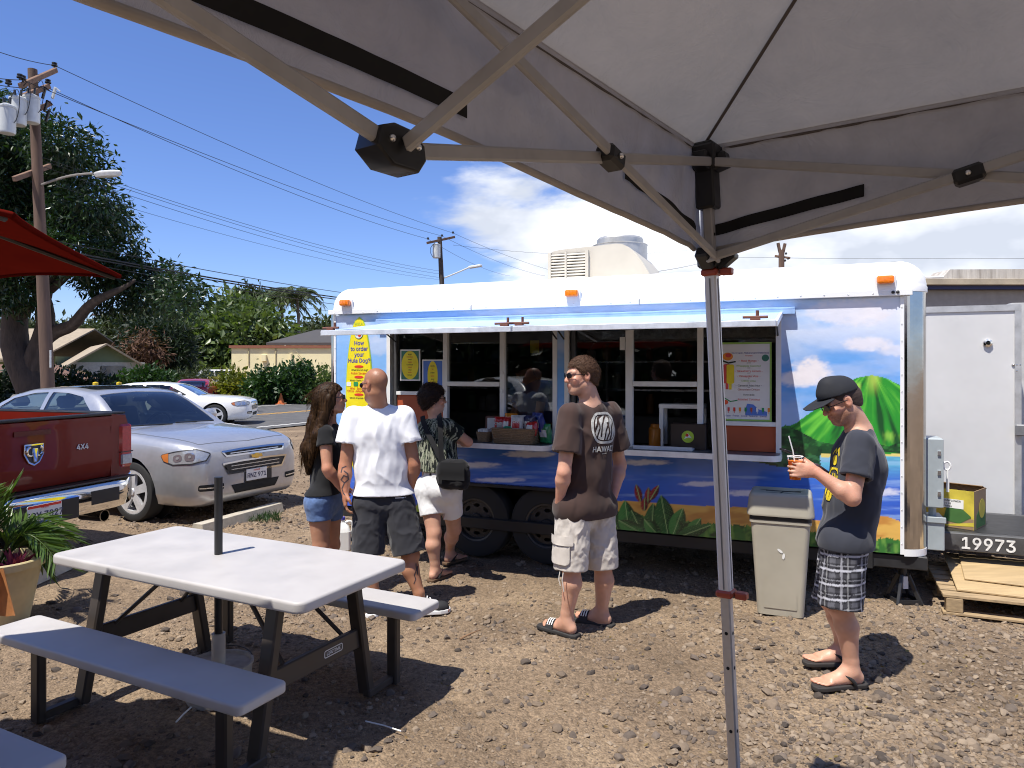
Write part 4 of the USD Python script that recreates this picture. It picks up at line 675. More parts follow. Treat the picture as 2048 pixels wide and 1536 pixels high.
# ------------------------------------------------------------------ picnic tables
TC = np.array([-1.454, 3.64]); TLx = nrm([0.89, -0.456])
grey_top = M('table_plastic', (0.42, 0.40, 0.385), 0.5, var=0.08, scale=4, detail=9, bump=0.0008, bscale=350); bronze = M('table_frame_bronze', (0.035, 0.027, 0.022), 0.45, var=0.2)
def picnic_table(label, c, ang, hole=True, group=None):
    t = thing('picnic_table', label, 'picnic table', (*c, 0), ang, group)
    top = slab(rrect(1.72, 0.76, 0.05, 6), 0.052, 0.014); part(t, 'tabletop', xf(top, None, (0, 0, 0.685)), grey_top, smooth=50)
    for s in (-1, 1): part(t, 'bench_seat', xf(slab(rrect(1.70, 0.255, 0.03, 5), 0.045, 0.012), None, (0, s * 0.56, 0.40)), grey_top, smooth=50)
    for e in (-1, 1):
        x = e * 0.60
        for s in (-1, 1):
            part(t, 'leg', bar((x, s * 0.25, 0.684), (x, s * 0.37, 0.02), 0.075, 0.05, 0.008, up=(0, 1, 0)), bronze); part(t, 'bench_post', bar((x + e * 0.03, s * 0.56, 0.399), (x + e * 0.03, s * 0.56, 0.0), 0.065, 0.045, 0.008, up=(0, 1, 0)), bronze)
            part(t, 'floor_bar', bar((x + e * 0.02, s * 0.34, 0.03), (x + e * 0.02, s * 0.56, 0.03), 0.045, 0.04, 0.006), bronze); part(t, 'leg_bracket', box(x - 0.045, x + 0.045, s * 0.25 - 0.05, s * 0.25 + 0.05, 0.664, 0.686, 0.006), bronze)
            part(t, 'strut', tube([(x + e * 0.0, s * 0.2, 0.36), (x - e * 0.38, s * 0.12, 0.684)], 0.011, 8), bronze)
        cb = part(t, 'cross_beam', bar((x, -0.32, 0.33), (x, 0.32, 0.33), 0.03, 0.10, 0.006), bronze)
        if e == 1:
            plate = sg.LineString(list(rrect(0.125, 0.032, 0.008).exterior.coords)).buffer(0.0022); mm = join(text('LIFETIME', 0.014, 0.0012, True, True), ext(plate, 0.0012)); mm = join(xf(text('LIFETIME', 0.015, 0.0012, True, True), None, (0, -0.0075, 0)), ext(plate, 0.0012))
            part(cb, 'maker_badge', onplane(mm, (x + 0.0155, 0.10, 0.335), (0, 1, 0), (0, 0, 1)), M('badge_white', (0.6, 0.6, 0.58), 0.6), smooth=False)
    return t
ANG = math.degrees(math.atan2(TLx[1], TLx[0]))
picnic_table('grey plastic picnic table with an umbrella stub through its top', TC, ANG)
TSy = np.array([-TLx[1], TLx[0]])
# the next table: only the end of its bench shows at the lower left corner
Q = ground(30, 1512, 0.445)[:2]; c2 = Q - TLx * 0.70 - TSy * 0.60 + TLx * 0.0
picnic_table('grey picnic table at the photo\'s bottom left corner, mostly out of the frame', c2, ANG)
pole_at = at(437, 1108, 3.69)[:2]
um = thing('umbrella_base', 'white bucket umbrella base with a black pole stub rising through the table', 'umbrella base', (*pole_at, 0))
conc = M('bucket_white', (0.42, 0.38, 0.33), 0.75, var=0.25, scale=12); pvc = M('pvc_pipe', (0.55, 0.52, 0.46), 0.5, var=0.1)
part(um, 'bucket', lathe([(0.001, 0.0), (0.15, 0.0), (0.155, 0.01), (0.165, 0.16), (0.172, 0.165), (0.172, 0.18), (0.16, 0.18), (0.155, 0.165), (0.001, 0.16)], 36), conc, smooth=35); part(um, 'pipe', tube([(0, 0, 0.15), (0, 0, 0.33)], 0.034, 18), pvc); part(um, 'pole_stub', tube([(0, 0, 0.30), (0, 0, 1.135)], 0.0205, 16), M('pole_black', (0.015, 0.015, 0.016), 0.4), smooth=40)
part(um, 'bucket_handle', tube([(0.17 * math.cos(a), 0.17 * math.sin(a), 0.15 + 0.05 * math.sin(a * 1.0)) for a in np.linspace(0.2, 2.6, 14)], 0.003, 6), bronze)

# ------------------------------------------------------------------ red market umbrella at the left
TIP = np.array([-1.40, 2.55, 2.025]); cs = [TIP]                      # an octagon; TIP is the corner in view
for k in range(7): an_ = math.radians(153 + 45 * k); cs.append(cs[-1] + 1.08 * np.array([math.cos(an_), math.sin(an_), 0]))
cn = np.mean(cs, 0); PK = cn + np.array([0, 0, 0.58])
red = usdkit.material(stage, '/World/Looks/red_canvas', {'g': ('geometry', {}), 'n': ('noise_texture', {'scale': 9.0, 'detail': 4.0}), 'r': ('rgb_ramp', {'ramp': [(0.3, (0.085, 0.007, 0.005)), (0.7, (0.11, 0.009, 0.006))]}), 'd': ('diffuse_bsdf', {}), 't': ('translucent_bsdf', {'color': (0.42, 0.03, 0.015)}), 'm': ('mix_closure', {'fac': 0.03})}, [('g.position', 'n.vector'), ('n.fac', 'r.fac'), ('r.color', 'd.color'), ('d.BSDF', 'm.closure1'), ('t.BSDF', 'm.closure2')], surface='m.closure')
umb = thing('market_umbrella', 'red market umbrella reaching in from the left edge', 'umbrella', (cn[0], cn[1], 0))
for k in range(8):
    a, b = cs[k], cs[(k + 1) % 8]; U = np.linspace(0, 1, 16)[:, None]; V = np.linspace(0, 1, 16)[None, :]
    E = a + (b - a) * U[..., None]; inn = (cn - E) * (0.05 * 4 * U * (1 - U))[..., None]; inn[..., 2] = 0.03 * (4 * U * (1 - U)) * 1.0; E = E + inn
    P = E + (PK - E) * V[..., None]; hipz = -0.10 * np.sin(np.pi * V) * (0.4 + 0.6 * 4 * U * (1 - U)); P[..., 2] += hipz
    part(umb, 'canopy_panel', grid(P), red, smooth=True, world=True); part(umb, 'panel_hem', tube(E[:, 0] if E.ndim == 3 else E, 0.008, 6), red, smooth=True, world=True)
for c in cs: s = np.linspace(0.01, 1, 12)[:, None]; P = c + (PK - c) * s; P[:, 2] += -0.04 * np.sin(np.pi * s[:, 0]) - 0.012; part(umb, 'rib', tube(P, 0.008, 6), M('umbrella_rib', (0.03, 0.03, 0.03), 0.5), world=True)
part(umb, 'pole', tube([(cn[0], cn[1], 0), (cn[0], cn[1], PK[2] - 0.02)], 0.02, 12), M('pole_black', (0, 0, 0)), world=True); part(umb, 'finial', blob((PK[0], PK[1], PK[2] + 0.02), (0.035, 0.035, 0.04)), red, world=True)
# ------------------------------------------------------------------ vehicles
from scipy.interpolate import PchipInterpolator
def ringloft(rings):
    n = len(rings[0]); V = np.vstack(rings); m = len(rings); Fc = []; j = np.arange(n); k = (j + 1) % n
    for i in range(m - 1): Fc += [np.stack([i * n + j, i * n + k, (i + 1) * n + k], 1), np.stack([i * n + j, (i + 1) * n + k, (i + 1) * n + j], 1)]
    V = np.vstack([V, rings[0].mean(0), rings[-1].mean(0)]); Fc += [np.stack([np.full(n, m * n), k, j], 1), np.stack([np.full(n, m * n + 1), (m - 1) * n + j, (m - 1) * n + k], 1)]
    t = trimesh.Trimesh(V, np.vstack(Fc), process=False)
    if t.volume < 0: t.faces = t.faces[:, ::-1]
    return t
def carpaint(name, col, metal=0.0, rough=0.28): return M(name, col, rough, metal, var=0.04, scale=40, coat=0.8)
glass_car = GLASS('car_glass', (0.58, 0.68, 0.68), 0.0, 1.5, 1.7)
lampglass = GLASS('lamp_lens', (0.9, 0.9, 0.9), 0.02, 1.5, 1.6); interior = M('car_interior_grey', (0.10, 0.10, 0.105), 0.8); seatm = M('car_seat', (0.16, 0.15, 0.14), 0.9); liner = M('arch_liner', (0.01, 0.01, 0.01), 0.9)
redlens = M('red_lens', (0.40, 0.012, 0.012), 0.12, var=0.2, scale=60, coat=0.7); clearl = M('clear_lens', (0.36, 0.37, 0.38), 0.10, 0.4, var=0.15, scale=50, coat=0.8); rimsil = M('rim_silver', (0.62, 0.62, 0.63), 0.3, 0.35); platew = M('plate_white', (0.68, 0.68, 0.66), 0.45, var=0.03); plateink = M('plate_ink', lin(40, 44, 80), 0.5); gold = M('gold_badge', (0.72, 0.45, 0.10), 0.2, 0.9)
def sedan(name, label, cat, paint, L=4.87, H=1.45, W=1.79, origin=(0, 0, 0), yaw=0, plate=None, group=None, sunroof=True, two_box=False, detail=True):
    t = thing(name, label, cat, origin, yaw, group)
    U = np.array([0.0, 0.02, 0.07, 0.16, 0.32, 0.6, 1.0, 1.4, 1.8, 2.5, 3.3, 3.85, 4.3, 4.62, 4.78, 4.85, 4.87]) * L / 4.87
    w = np.array([.52, .62, .70, .77, .83, .875, .892, .895, .895, .895, .895, .892, .875, .845, .80, .74, .66]) * W / 1.79
    zb = np.array([.33, .27, .22, .19, .18, .18, .19, .20, .20, .20, .20, .20, .21, .23, .28, .33, .40])
    k = H / 1.45; zt = np.array([.70, .765, .815, .85, .885, .92, .95, .975, .99, 1.0, 1.01, 1.025, 1.04, 1.035, 1.0, .955, .90]) * (0.25 + 0.75 * k)
    uu = np.unique(np.concatenate([np.linspace(0, 0.35, 14), np.linspace(0.35, L - 0.35, 34), np.linspace(L - 0.35, L, 10)]))
    f = lambda a: PchipInterpolator(U, a)(uu)
    ws, zbs, zts = f(w), f(zb), f(zt); rings = []
    for u, a, b, c in zip(uu, ws, zbs, zts):
        h = c - b; crown = 0.035 * min(1, u / 0.4)
        half = [(0.0, b), (0.80 * a, b), (0.93 * a, b + 0.05 * h), (0.985 * a, b + 0.20 * h), (1.0 * a, b + 0.42 * h), (0.998 * a, b + 0.62 * h), (0.972 * a, b + 0.76 * h), (0.945 * a, b + 0.88 * h), (0.905 * a, b + 0.955 * h), (0.84 * a, c - 0.004), (0.6 * a, c + crown * 0.55), (0.3 * a, c + crown * 0.9), (0.0, c + crown)]
        ring = [(L - u, y, z) for y, z in half] + [(L - u, -y, z) for y, z in half[-2:0:-1]]; rings.append(np.array(ring))
    solid = ringloft(rings); body = man(solid)
    # greenhouse
    g0, g1 = 1.22 * L / 4.87, 4.36 * L / 4.87; GU = np.array([1.22, 1.35, 1.62, 1.95, 2.15, 2.7, 3.2, 3.55, 3.8, 4.1, 4.30, 4.36]) * L / 4.87; GZ = np.array([.93, .985, 1.155, 1.345, 1.405, 1.45, 1.435, 1.375, 1.29, 1.15, 1.06, 1.02]) * k
    if two_box: GU[6:] = np.array([3.6, 4.3, 4.55, 4.7, 4.78, 4.80]) * L / 4.87; GZ[6:] = np.array([1.45, 1.43, 1.38, 1.25, 1.1, 1.0]) * k
    gu = np.linspace(GU[0], GU[-1], 44); gz = PchipInterpolator(GU, GZ)(gu); base = 0.90 * k
    def gh(dw, dz, z0):
        rs = []
        for u, z in zip(gu, gz):
            a = np.interp(u, [GU[0], GU[0] + 0.5, GU[-1] - 0.5, GU[-1]], [.74, .80, .79, .68]) * W / 1.79 - dw; z = max(z - dz, z0 + 0.02); hh = z - 0.95 * k
            y = lambda zz: a - max(zz - 0.95 * k, 0) * 0.46
            zc = [z0, min(0.95 * k, z - 0.01), 0.95 * k + 0.4 * max(hh, 0), 0.95 * k + 0.75 * max(hh, 0)]; half = [(0.0, z0), (a, z0)] + [(y(q), max(q, z0 + 0.004 * (i + 1))) for i, q in enumerate(zc[1:])] + [(y(z) - 0.0, z - 0.035 * min(1, max(hh, 0) / .3)), (y(z) - 0.05, z - 0.006), (y(z) * 0.55, z + 0.010), (0.0, z + 0.014)]
            rs.append(np.array([(L - u, yy, zz) for yy, zz in half] + [(L - u, -yy, zz) for yy, zz in half[-2:0:-1]]))
        return ringloft(rs)
    g_out = gh(0, 0, base); G = man(g_out) - man(gh(0.045, 0.035, base - 0.3))
    X = lambda u: L - u * L / 4.87; Zk = lambda z: z * k
    if two_box: side = [sg.Polygon([(X(1.75), Zk(1.02)), (X(2.25), Zk(1.36)), (X(2.85), Zk(1.385)), (X(2.85), Zk(1.02))]), sg.Polygon([(X(2.93), Zk(1.02)), (X(2.93), Zk(1.385)), (X(3.7), Zk(1.38)), (X(3.7), Zk(1.03))]), sg.Polygon([(X(3.8), Zk(1.03)), (X(3.8), Zk(1.375)), (X(4.4), Zk(1.34)), (X(4.5), Zk(1.05))])]
    else: side = [sg.Polygon([(X(1.68), Zk(1.03)), (X(2.2), Zk(1.345)), (X(2.5), Zk(1.385)), (X(2.83), Zk(1.392)), (X(2.86), Zk(1.035))]), sg.Polygon([(X(2.93), Zk(1.035)), (X(2.91), Zk(1.392)), (X(3.2), Zk(1.375)), (X(3.58), Zk(1.305)), (X(3.9), Zk(1.13)), (X(3.93), Zk(1.06)), (X(3.6), Zk(1.045))])]
    side = [s.buffer(-0.02).buffer(0.02) for s in side]
    dx = lambda poly, dz: decal(g_out, poly, (0, -3, 0) if dz < 0 else (0, 3, 0), (1, 0, 0) if dz < 0 else (-1, 0, 0), (0, 0, 1), -0.008, 0.08)
    panes = []
    for s in side:
        G = G - man(xf(ext(s, 4), rx(90), (0, 2, 0)))
        panes += [dx(s, -1), decal(g_out, shapely.affinity.scale(s, -1, 1, origin=(0, 0)), (0, 3, 0), (-1, 0, 0), (0, 0, 1), -0.008, 0.08)]
    # windscreen and rear window, cut from above
    ya = .655 * W / 1.79; ws_ = sg.Polygon([(X(1.40), -ya), (X(1.33), 0), (X(1.40), ya), (X(2.02), ya * 0.80), (X(2.06), 0), (X(2.02), -ya * 0.80)]).buffer(-0.03).buffer(0.03)
    rw = sg.Polygon([(X(3.60), -ya * .78), (X(3.57), 0), (X(3.60), ya * .78), (X(4.16), ya * .88), (X(4.22), 0), (X(4.16), -ya * .88)]).buffer(-0.03).buffer(0.03)
    for s in ([ws_] if two_box else [ws_, rw]):
        G = G - man(xf(ext(s, 2.0), None, (0, 0, 0.6))); panes.append(decal(g_out, s, (0, 0, 4), (1, 0, 0), (0, 1, 0), -0.006, 0.10))
    # cabin tub and wheel arches
    tub = man(box(X(3.95), X(1.62), -0.66 * W / 1.79, 0.66 * W / 1.79, 0.42, 1.4)); R = 0.33; xw = (L - 0.95 * L / 4.87, L - 3.80 * L / 4.87)
    for x in xw:
        for s in (-1, 1): body = body - man(xf(trimesh.creation.cylinder(R + 0.045, 0.42, sections=40), rx(90), (x, s * (W / 2 - 0.08), R + 0.005)))
    body = body - tub
    bp = part(t, 'body', body, paint, smooth=28); part(t, 'roof', G, paint, smooth=28)
    for q in panes: part(t, 'window', q, glass_car, smooth=True)
    part(t, 'cabin', join(box(X(3.93), X(1.64), -0.65 * W / 1.79, 0.65 * W / 1.79, 0.424, 0.45), box(X(1.95), X(1.64), -0.64 * W / 1.79, 0.64 * W / 1.79, 0.5, 0.96 * k, 0.05)), interior)
    if detail:
        for x in (X(2.75), X(3.75)):
            for s in (-1, 1): part(t, 'seat', join(box(x - 0.05, x + 0.5, s * 0.36 - 0.24, s * 0.36 + 0.24, 0.48, 0.66, 0.05), xf(box(-0.08, 0.08, -0.24, 0.24, 0, 0.58, 0.05), ry(-14), (x, s * 0.36, 0.6)), xf(box(-0.05, 0.05, -0.12, 0.12, 0.60, 0.76, 0.04), ry(-14), (x, s * 0.36, 0.6))), seatm)
        c = np.array([X(2.12), 0.36, 0.93 * k]); a = np.linspace(0, 2 * np.pi, 25); part(t, 'steering_wheel', join(tube(np.column_stack([0.07 * np.cos(a), 0.185 * np.sin(a), 0.175 * np.cos(a)]) + c, 0.016, 8), tube([c + [0.1, 0, -0.03], c], 0.03, 8), bar(c - [0, .17, 0], c + [0, .17, 0], 0.02, 0.05)), black)
        part(t, 'rear_mirror', xf(slab(rrect(0.2, 0.06, 0.02), 0.03, 0.01), frame((-1, 0, 0)), (X(1.98), 0, 1.30 * k)), black)
    tr, rm, bk = wheel(R, 0.21, 0.245, 5, 'alloy')
    for x in xw:
        for s in (-1, 1):
            Rm = np.eye(3) if s < 0 else rz(180); c = (x, s * (W / 2 - 0.125), R); wp = part(t, 'wheel', xf(tr, Rm, c), rubber, smooth=35); part(wp, 'rim', xf(rm, Rm, c), rimsil); part(wp, 'brake_disc', xf(bk, Rm, c), black)
            part(t, 'arch_liner', xf(trimesh.creation.cylinder(R + 0.04, 0.03, sections=24), rx(90), (x, s * (W / 2 - 0.29), R + 0.005)), liner)
    fo = ((L + 1, 0, 0), (0, 1, 0), (0, 0, 1))
    fd = lambda nm, P, m, off=0.004, par=bp, step=0.03, th=None: part(par, nm, decal(solid, P, *fo, off, step), m, smooth=True)
    kz = (0.25 + 0.75 * k); zz = lambda z: z * kz
    # front end: upper grille bar, lower grille, intake, lamps, plate
    up = sg.Polygon([(-.46, zz(.775)), (-.42, zz(.725)), (.42, zz(.725)), (.46, zz(.775)), (.2, zz(.785)), (-.2, zz(.785))]); lo = sg.Polygon([(-.47, zz(.645)), (-.40, zz(.53)), (.40, zz(.53)), (.47, zz(.645)), (.2, zz(.655)), (-.2, zz(.655))])
    gp = part(bp, 'grille', decal(solid, up, *fo, 0.004, 0.03), black, smooth=True); gp2 = part(bp, 'grille', decal(solid, lo, *fo, 0.004, 0.03), black, smooth=True)
    for P in (up, lo):
        part(bp, 'grille_surround', decal(solid, sg.LineString(P.exterior.coords).buffer(0.010), *fo, 0.010, 0.03), chrome, smooth=True)
    part(bp, 'grille_bar', [decal(solid, sg.box(-.36, zz(z) - .004, .36, zz(z) + .004), *fo, 0.008, 0.04) for z in (.57, .61, .75)], alu, smooth=True)
    part(bp, 'intake', decal(solid, sg.Polygon([(-.36, .40), (-.30, .30), (.30, .30), (.36, .40)]), *fo, 0.004, 0.03), liner, smooth=True)
    for s in (-1, 1): part(bp, 'fog_slot', decal(solid, sg.box(min(s * .46, s * .72), .37, max(s * .46, s * .72), .44).buffer(-.02).buffer(.02), *fo, 0.004, 0.03), liner, smooth=True); part(bp, 'fog_slot_trim', decal(solid, sg.LineString([(s * .47, .40), (s * .71, .405)]).buffer(.006), *fo, 0.012, 0.04), alu, smooth=True)
    bow = sg.Polygon([(-.075, -.018), (-.028, -.018), (-.028, -.03), (.028, -.03), (.028, -.018), (.085, -.018), (.072, .018), (.028, .018), (.028, .03), (-.028, .03), (-.028, .018), (-.088, .018)])
    part(bp, 'emblem', decal(solid, shapely.affinity.translate(bow, 0, zz(.690)), *fo, 0.022, 0.03), gold, smooth=True)
    for s in (-1, 1):
        # lamp swept round the corner: cut in a plane turned 42 degrees to the side
        d = nrm([1.0, s * 0.85, 0.35]); uu_ = nrm(np.cross([0, 0, 1], d)); vv_ = np.cross(d, uu_); c = np.array([L - 0.30, s * 0.70 * W / 1.79, zz(.715)]); o = c + d * 1.0
        P = sg.Polygon([(-.245, .02), (-.20, -.055), (-.05, -.085), (.13, -.07), (.22, -.015), (.25, .055), (.12, .068), (-.10, .075)]) if s > 0 else sg.Polygon([(.245, .02), (.20, -.055), (.05, -.085), (-.13, -.07), (-.22, -.015), (-.25, .055), (-.12, .068), (.10, .075)])
        P = P.buffer(-.015).buffer(.015); hl = part(t, 'headlight', decal(solid, P, o, uu_, vv_, 0.006, 0.03), clearl, smooth=True)
        part(hl, 'lamp_rim', decal(solid, sg.LineString(P.exterior.coords).buffer(0.006), o, uu_, vv_, 0.008, 0.03), black, smooth=True)
        for q, w_, h_ in ((-.085, .085, .075), (.035, .10, .085)):
            qs = q * s if s > 0 else q * s; R2 = shapely.affinity.translate(rrect(w_, h_, .03), -qs if s > 0 else -qs, -.006).intersection(P.buffer(-.012)); part(hl, 'bulb_reflector', decal(solid, R2, o, uu_, vv_, 0.010, 0.02), M('lamp_reflector', (.62, .63, .65), .14, .85), smooth=True); part(hl, 'bulb', decal(solid, sg.Point(R2.centroid.x, R2.centroid.y).buffer(.015), o, uu_, vv_, 0.015, 0.01), M('bulb_pale', (.40, .40, .40), .15, .5), smooth=True)
        part(hl, 'turn_lens', decal(solid, P.intersection(sg.box(.175, -1, 1, 1) if s > 0 else sg.box(-1, -1, -.175, 1)), o, uu_, vv_, 0.011, 0.03), M('turn_lens', (.42, .13, .03), .15, coat=.6), smooth=True)
        so = ((0, s * 3, 0), (-s, 0, 0), (0, 0, 1)); sx_ = lambda P: shapely.affinity.scale(P, -s, 1, origin=(0, 0))
        for ln in ([(X(1.62), .30), (X(1.62), .80), (X(1.72), .97 * kz)], [(X(2.88), .28), (X(2.88), 1.0 * kz)], [(X(3.55), .50), (X(3.85), .72), (X(3.93), 1.0 * kz)], [(X(1.62), .28), (X(3.45), .28)]): part(bp, 'door_seam', decal(solid, sx_(sg.LineString(ln).buffer(0.0045)), *so, 0.002, 0.05), liner, smooth=True)
        part(bp, 'character_line', decal(solid, sx_(sg.LineString([(X(1.3), .44), (X(3.6), .46)]).buffer(0.012)), *so, 0.008, 0.08), paint, smooth=True)
        for u in (2.72, 3.62):
            c = np.array([[X(u), s * (W / 2 + 0.2), .86 * kz]]); hh = hit(solid, c, (0, -s, 0))[0]; c = c[0] - np.array([0, s * hh, 0]); part(t, 'door_handle', tube([c + [-0.09, 0, 0], c + [-.07, s * .03, 0], c + [.07, s * .03, 0], c + [.09, 0, 0]], 0.013, 8), paint)
        mp = np.array([X(1.86), s * (0.84 * W / 1.79), 1.06 * k]); mi = part(t, 'door_mirror', join(blob(mp + [0, s * .12, 0.0], (0.07, 0.12, 0.075), 2), bar(mp + [0.0, -s * .06, -.05], mp + [0, s * .05, -.03], 0.04, 0.06)), paint); part(mi, 'mirror_glass', xf(ext(rrect(0.19, 0.11, 0.04), 0.004), frame((-1, 0, 0)), mp + np.array([-.062, s * .12, 0])), chrome)
        part(t, 'tail_light', decal(solid, sg.Polygon([(s * .52, .82), (s * .50, .93), (s * .78, .95), (s * .80, .80)]) if s < 0 else sg.Polygon([(-.52, .82), (-.50, .93), (-.78, .95), (-.80, .80)]), (-1, 0, 0), (0, -1, 0), (0, 0, 1), 0.006, 0.03), redlens, smooth=True) if s > 0 else part(t, 'tail_light', decal(solid, sg.Polygon([(.52, .82), (.50, .93), (.78, .95), (.80, .80)]), (-1, 0, 0), (0, -1, 0), (0, 0, 1), 0.006, 0.03), redlens, smooth=True)
    part(bp, 'hood_seam', [decal(solid, sg.LineString([(X(.20), s * .62), (X(.7), s * .70), (X(1.3), s * .74)]).buffer(.004), (0, 0, 3), (1, 0, 0), (0, 1, 0), 0.002, 0.06) for s in (-1, 1)] + [decal(solid, sg.LineString([(X(.20), -.62), (X(.13), 0), (X(.20), .62)]).buffer(.004), (0, 0, 3), (1, 0, 0), (0, 1, 0), 0.002, 0.06)], M('shut_line', (0.03, 0.03, 0.03), 0.8), smooth=True)
    part(t, 'wiper', [tube([(X(1.36), y0, .985 * kz + .035), (X(1.33), y0 + .55, .975 * kz + .035)], 0.008, 6) for y0 in (-.6, .02)], black)
    if sunroof: part(t, 'sunroof', decal(g_out, rrect(0.78, 0.86, 0.10).__class__(shapely.affinity.translate(rrect(0.78, 0.86, 0.10), X(2.62), 0)), (0, 0, 4), (1, 0, 0), (0, 1, 0), 0.005, 0.1), M('tinted_sunroof', (0.012, 0.013, 0.015), 0.06, coat=0.5), smooth=True)
    if plate:
        c = np.array([[L + 1, 0.0, .47]]); hx = L + 1 - hit(solid, c, (-1, 0, 0))[0]; pp = part(t, 'number_plate', box(hx + .01, hx + .018, -.155, .155, .415, .545, 0.002), platew); part(t, 'plate_bracket', box(hx - .02, hx + .01, -.17, .24, .40, .555, .004), black)
        part(pp, 'plate_number', onplane(text(plate, 0.050, 0.001, True, True), (hx + .0185, 0, .448), (0, 1, 0), (0, 0, 1)), plateink, smooth=False); part(pp, 'plate_script', onplane(text('HAWAII', 0.018, 0.001, False, True), (hx + .0185, 0, .519), (0, 1, 0), (0, 0, 1)), inkr, smooth=False)
    return t
def put_car(wheel_pt, h, L, W=1.79):
    """origin (rear centre) and yaw of a car whose front right wheel stands at wheel_pt, heading h"""
    h = nrm(h); l = np.array([-h[1], h[0]]); o = np.array(wheel_pt) - (L - 0.95 * L / 4.87) * h + (W / 2 - 0.12) * l; return (*o, 0.0), math.degrees(math.atan2(h[1], h[0]))
silver = M('silver_car_paint', (0.47, 0.475, 0.49), 0.33, 0.6, var=0.01, scale=2, coat=0.9)
o, y = put_car((-4.21, 7.99), (0.90, -0.44), 4.78); sedan('parked_car', 'silver sedan with a gold emblem parked behind the red pickup', 'car', silver, 4.87, 1.45, 1.79, o, y, 'RNZ 971', 'cars by the road')
wc = carpaint('white_car_paint', (0.72, 0.71, 0.68)); o, y = put_car((-8.72, 21.0), (0.985, 0.17), 5.0); o = (o[0], o[1], -0.04); sedan('parked_car', 'low white coupe on the road behind the silver sedan', 'car', wc, 5.0, 1.30, 1.8, o, y, None, 'cars by the road', False, detail=False)
rc_ = carpaint('red_car_paint', (0.30, 0.012, 0.016)); o, y = put_car((-13.7, 34.5), (-0.25, 0.97), 4.5); o = (o[0] - 0.4, o[1], -0.04); rcar = sedan('parked_car', 'dark red sports car with a black rear spoiler beyond the white coupe', 'car', rc_, 4.5, 1.22, 1.8, o, y, None, 'cars by the road', False, detail=False)
part(rcar, 'rear_spoiler', join(bar((0.25, -0.7, 1.07), (0.25, 0.7, 1.07), 0.24, 0.03, 0.01), bar((0.25, -.55, .85), (0.25, -.55, 1.07), .05, .08), bar((0.25, .55, .85), (0.25, .55, 1.07), .05, .08)), black)
o, y = put_car((-20.9, 45.0), (-0.86, -0.5), 4.6); sedan('parked_car', 'white sport utility car half hidden by the far hedge', 'car', wc, 4.6, 1.62, 1.85, (o[0], o[1], -0.05), y, None, 'cars by the road', False, True, False)

# ---- red pickup, seen from behind its tailgate
TP = np.array([-3.89, 5.78]); TH = nrm([-0.957, 0.29]); pk = thing('pickup_truck', 'dark red pickup truck with chrome bumper, tailgate towards the camera', 'pickup truck', (*TP, -0.085), math.degrees(math.atan2(TH[1], TH[0])))
tred = M('truck_red_paint', (0.155, 0.012, 0.006), 0.34, 0.0, var=0.03, scale=3, coat=0.35, spec=.25)
def tgprof(z0, z1, x):  # tailgate outer face, slightly crowned with a top lip
    return [(x, z0), (x - 0.012, z0 + 0.05), (x - 0.022, z0 + 0.22), (x - 0.012, z1 - 0.11), (x - 0.024, z1 - 0.05), (x - 0.02, z1 - 0.012), (x, z1), (x + 0.06, z1), (x + 0.06, z0)]
g = xf(ext(sg.Polygon(tgprof(0.80, 1.355, 0.0)), 1.56), np.array([[1, 0, 0], [0, 0, -1], [0, 1, 0]]).astype(float), (0, 0.78, 0)); tg = part(pk, 'tailgate', g, tred, smooth=50)
part(tg, 'tailgate_cap', box(-0.028, 0.07, -0.775, 0.775, 1.352, 1.375, 0.006), blackp); part(tg, 'handle_recess', [box(-0.024, -0.0215 + 0.004, -0.16, 0.16, 1.235, 1.275)], M('handle_red', (0.10, 0.012, 0.008), 0.3)); 
for s in (-1, 1):
    prof = [(s * 0.785, 0.62), (s * 0.99, 0.62), (s * 1.005, 0.80), (s * 1.0, 1.05), (s * 0.985, 1.25), (s * 0.95, 1.345), (s * 0.80, 1.36), (s * 0.79, 1.36), (s * 0.785, 1.2)]
    rings = [np.array([(x, y * (1 - 0.02 * (x < 0.05)), z) for y, z in prof]) for x in (-0.015, 0.04, 0.3, 1.0, 1.9)]
    bs = man(ringloft(rings)) - man(xf(trimesh.creation.cylinder(0.50, 0.5, sections=40), rx(90), (1.25, s * 0.98, 0.42))); part(pk, 'bed_side', bs, tred, smooth=40); part(pk, 'rail_cap', box(0.0, 1.9, min(s * .79, s * .95), max(s * .79, s * .95), 1.355, 1.375, 0.006), blackp)
    tl = part(pk, 'tail_light', join(box(-0.035, 0.03, min(s * .86, s * 1.0), max(s * .86, s * 1.0), 0.86, 1.26, 0.02)), redlens, label='tall red tail light'); part(tl, 'reverse_lens', box(-0.040, 0.0, min(s * .87, s * .995), max(s * .87, s * .995), 0.885, 0.985, 0.01), clearl); part(tl, 'lamp_divider', box(-0.038, 0.0, min(s * .86, s * 1.0), max(s * .86, s * 1.0), 1.0, 1.008), black)
    tr_, rm_, bk_ = wheel(0.40, 0.27, 0.25, 5, 'alloy'); 
    for x in (1.25, 4.75): Rm = np.eye(3) if s < 0 else rz(180); c = (x, s * 0.86, 0.485); wp = part(pk, 'wheel', xf(tr_, Rm, c), rubber, smooth=35); part(wp, 'rim', xf(rm_, Rm, c), rimsil); part(wp, 'brake_disc', xf(bk_, Rm, c), black)
    part(pk, 'exhaust_pipe', lathe([(0.052, -0.25), (0.052, 0.0), (0.046, 0.0), (0.044, -0.2), (0.001, -0.2)], 24).apply_transform(np.block([[ry(-90), np.array([[-0.10], [s * 0.62], [0.47]])], [np.zeros((1, 3)), 1]])), dulls, smooth=40)
part(pk, 'bed_floor', box(0.05, 1.9, -0.78, 0.78, 0.72, 0.80), blackp); part(pk, 'bed_front', box(1.86, 1.92, -0.95, 0.95, 0.72, 1.37), tred)
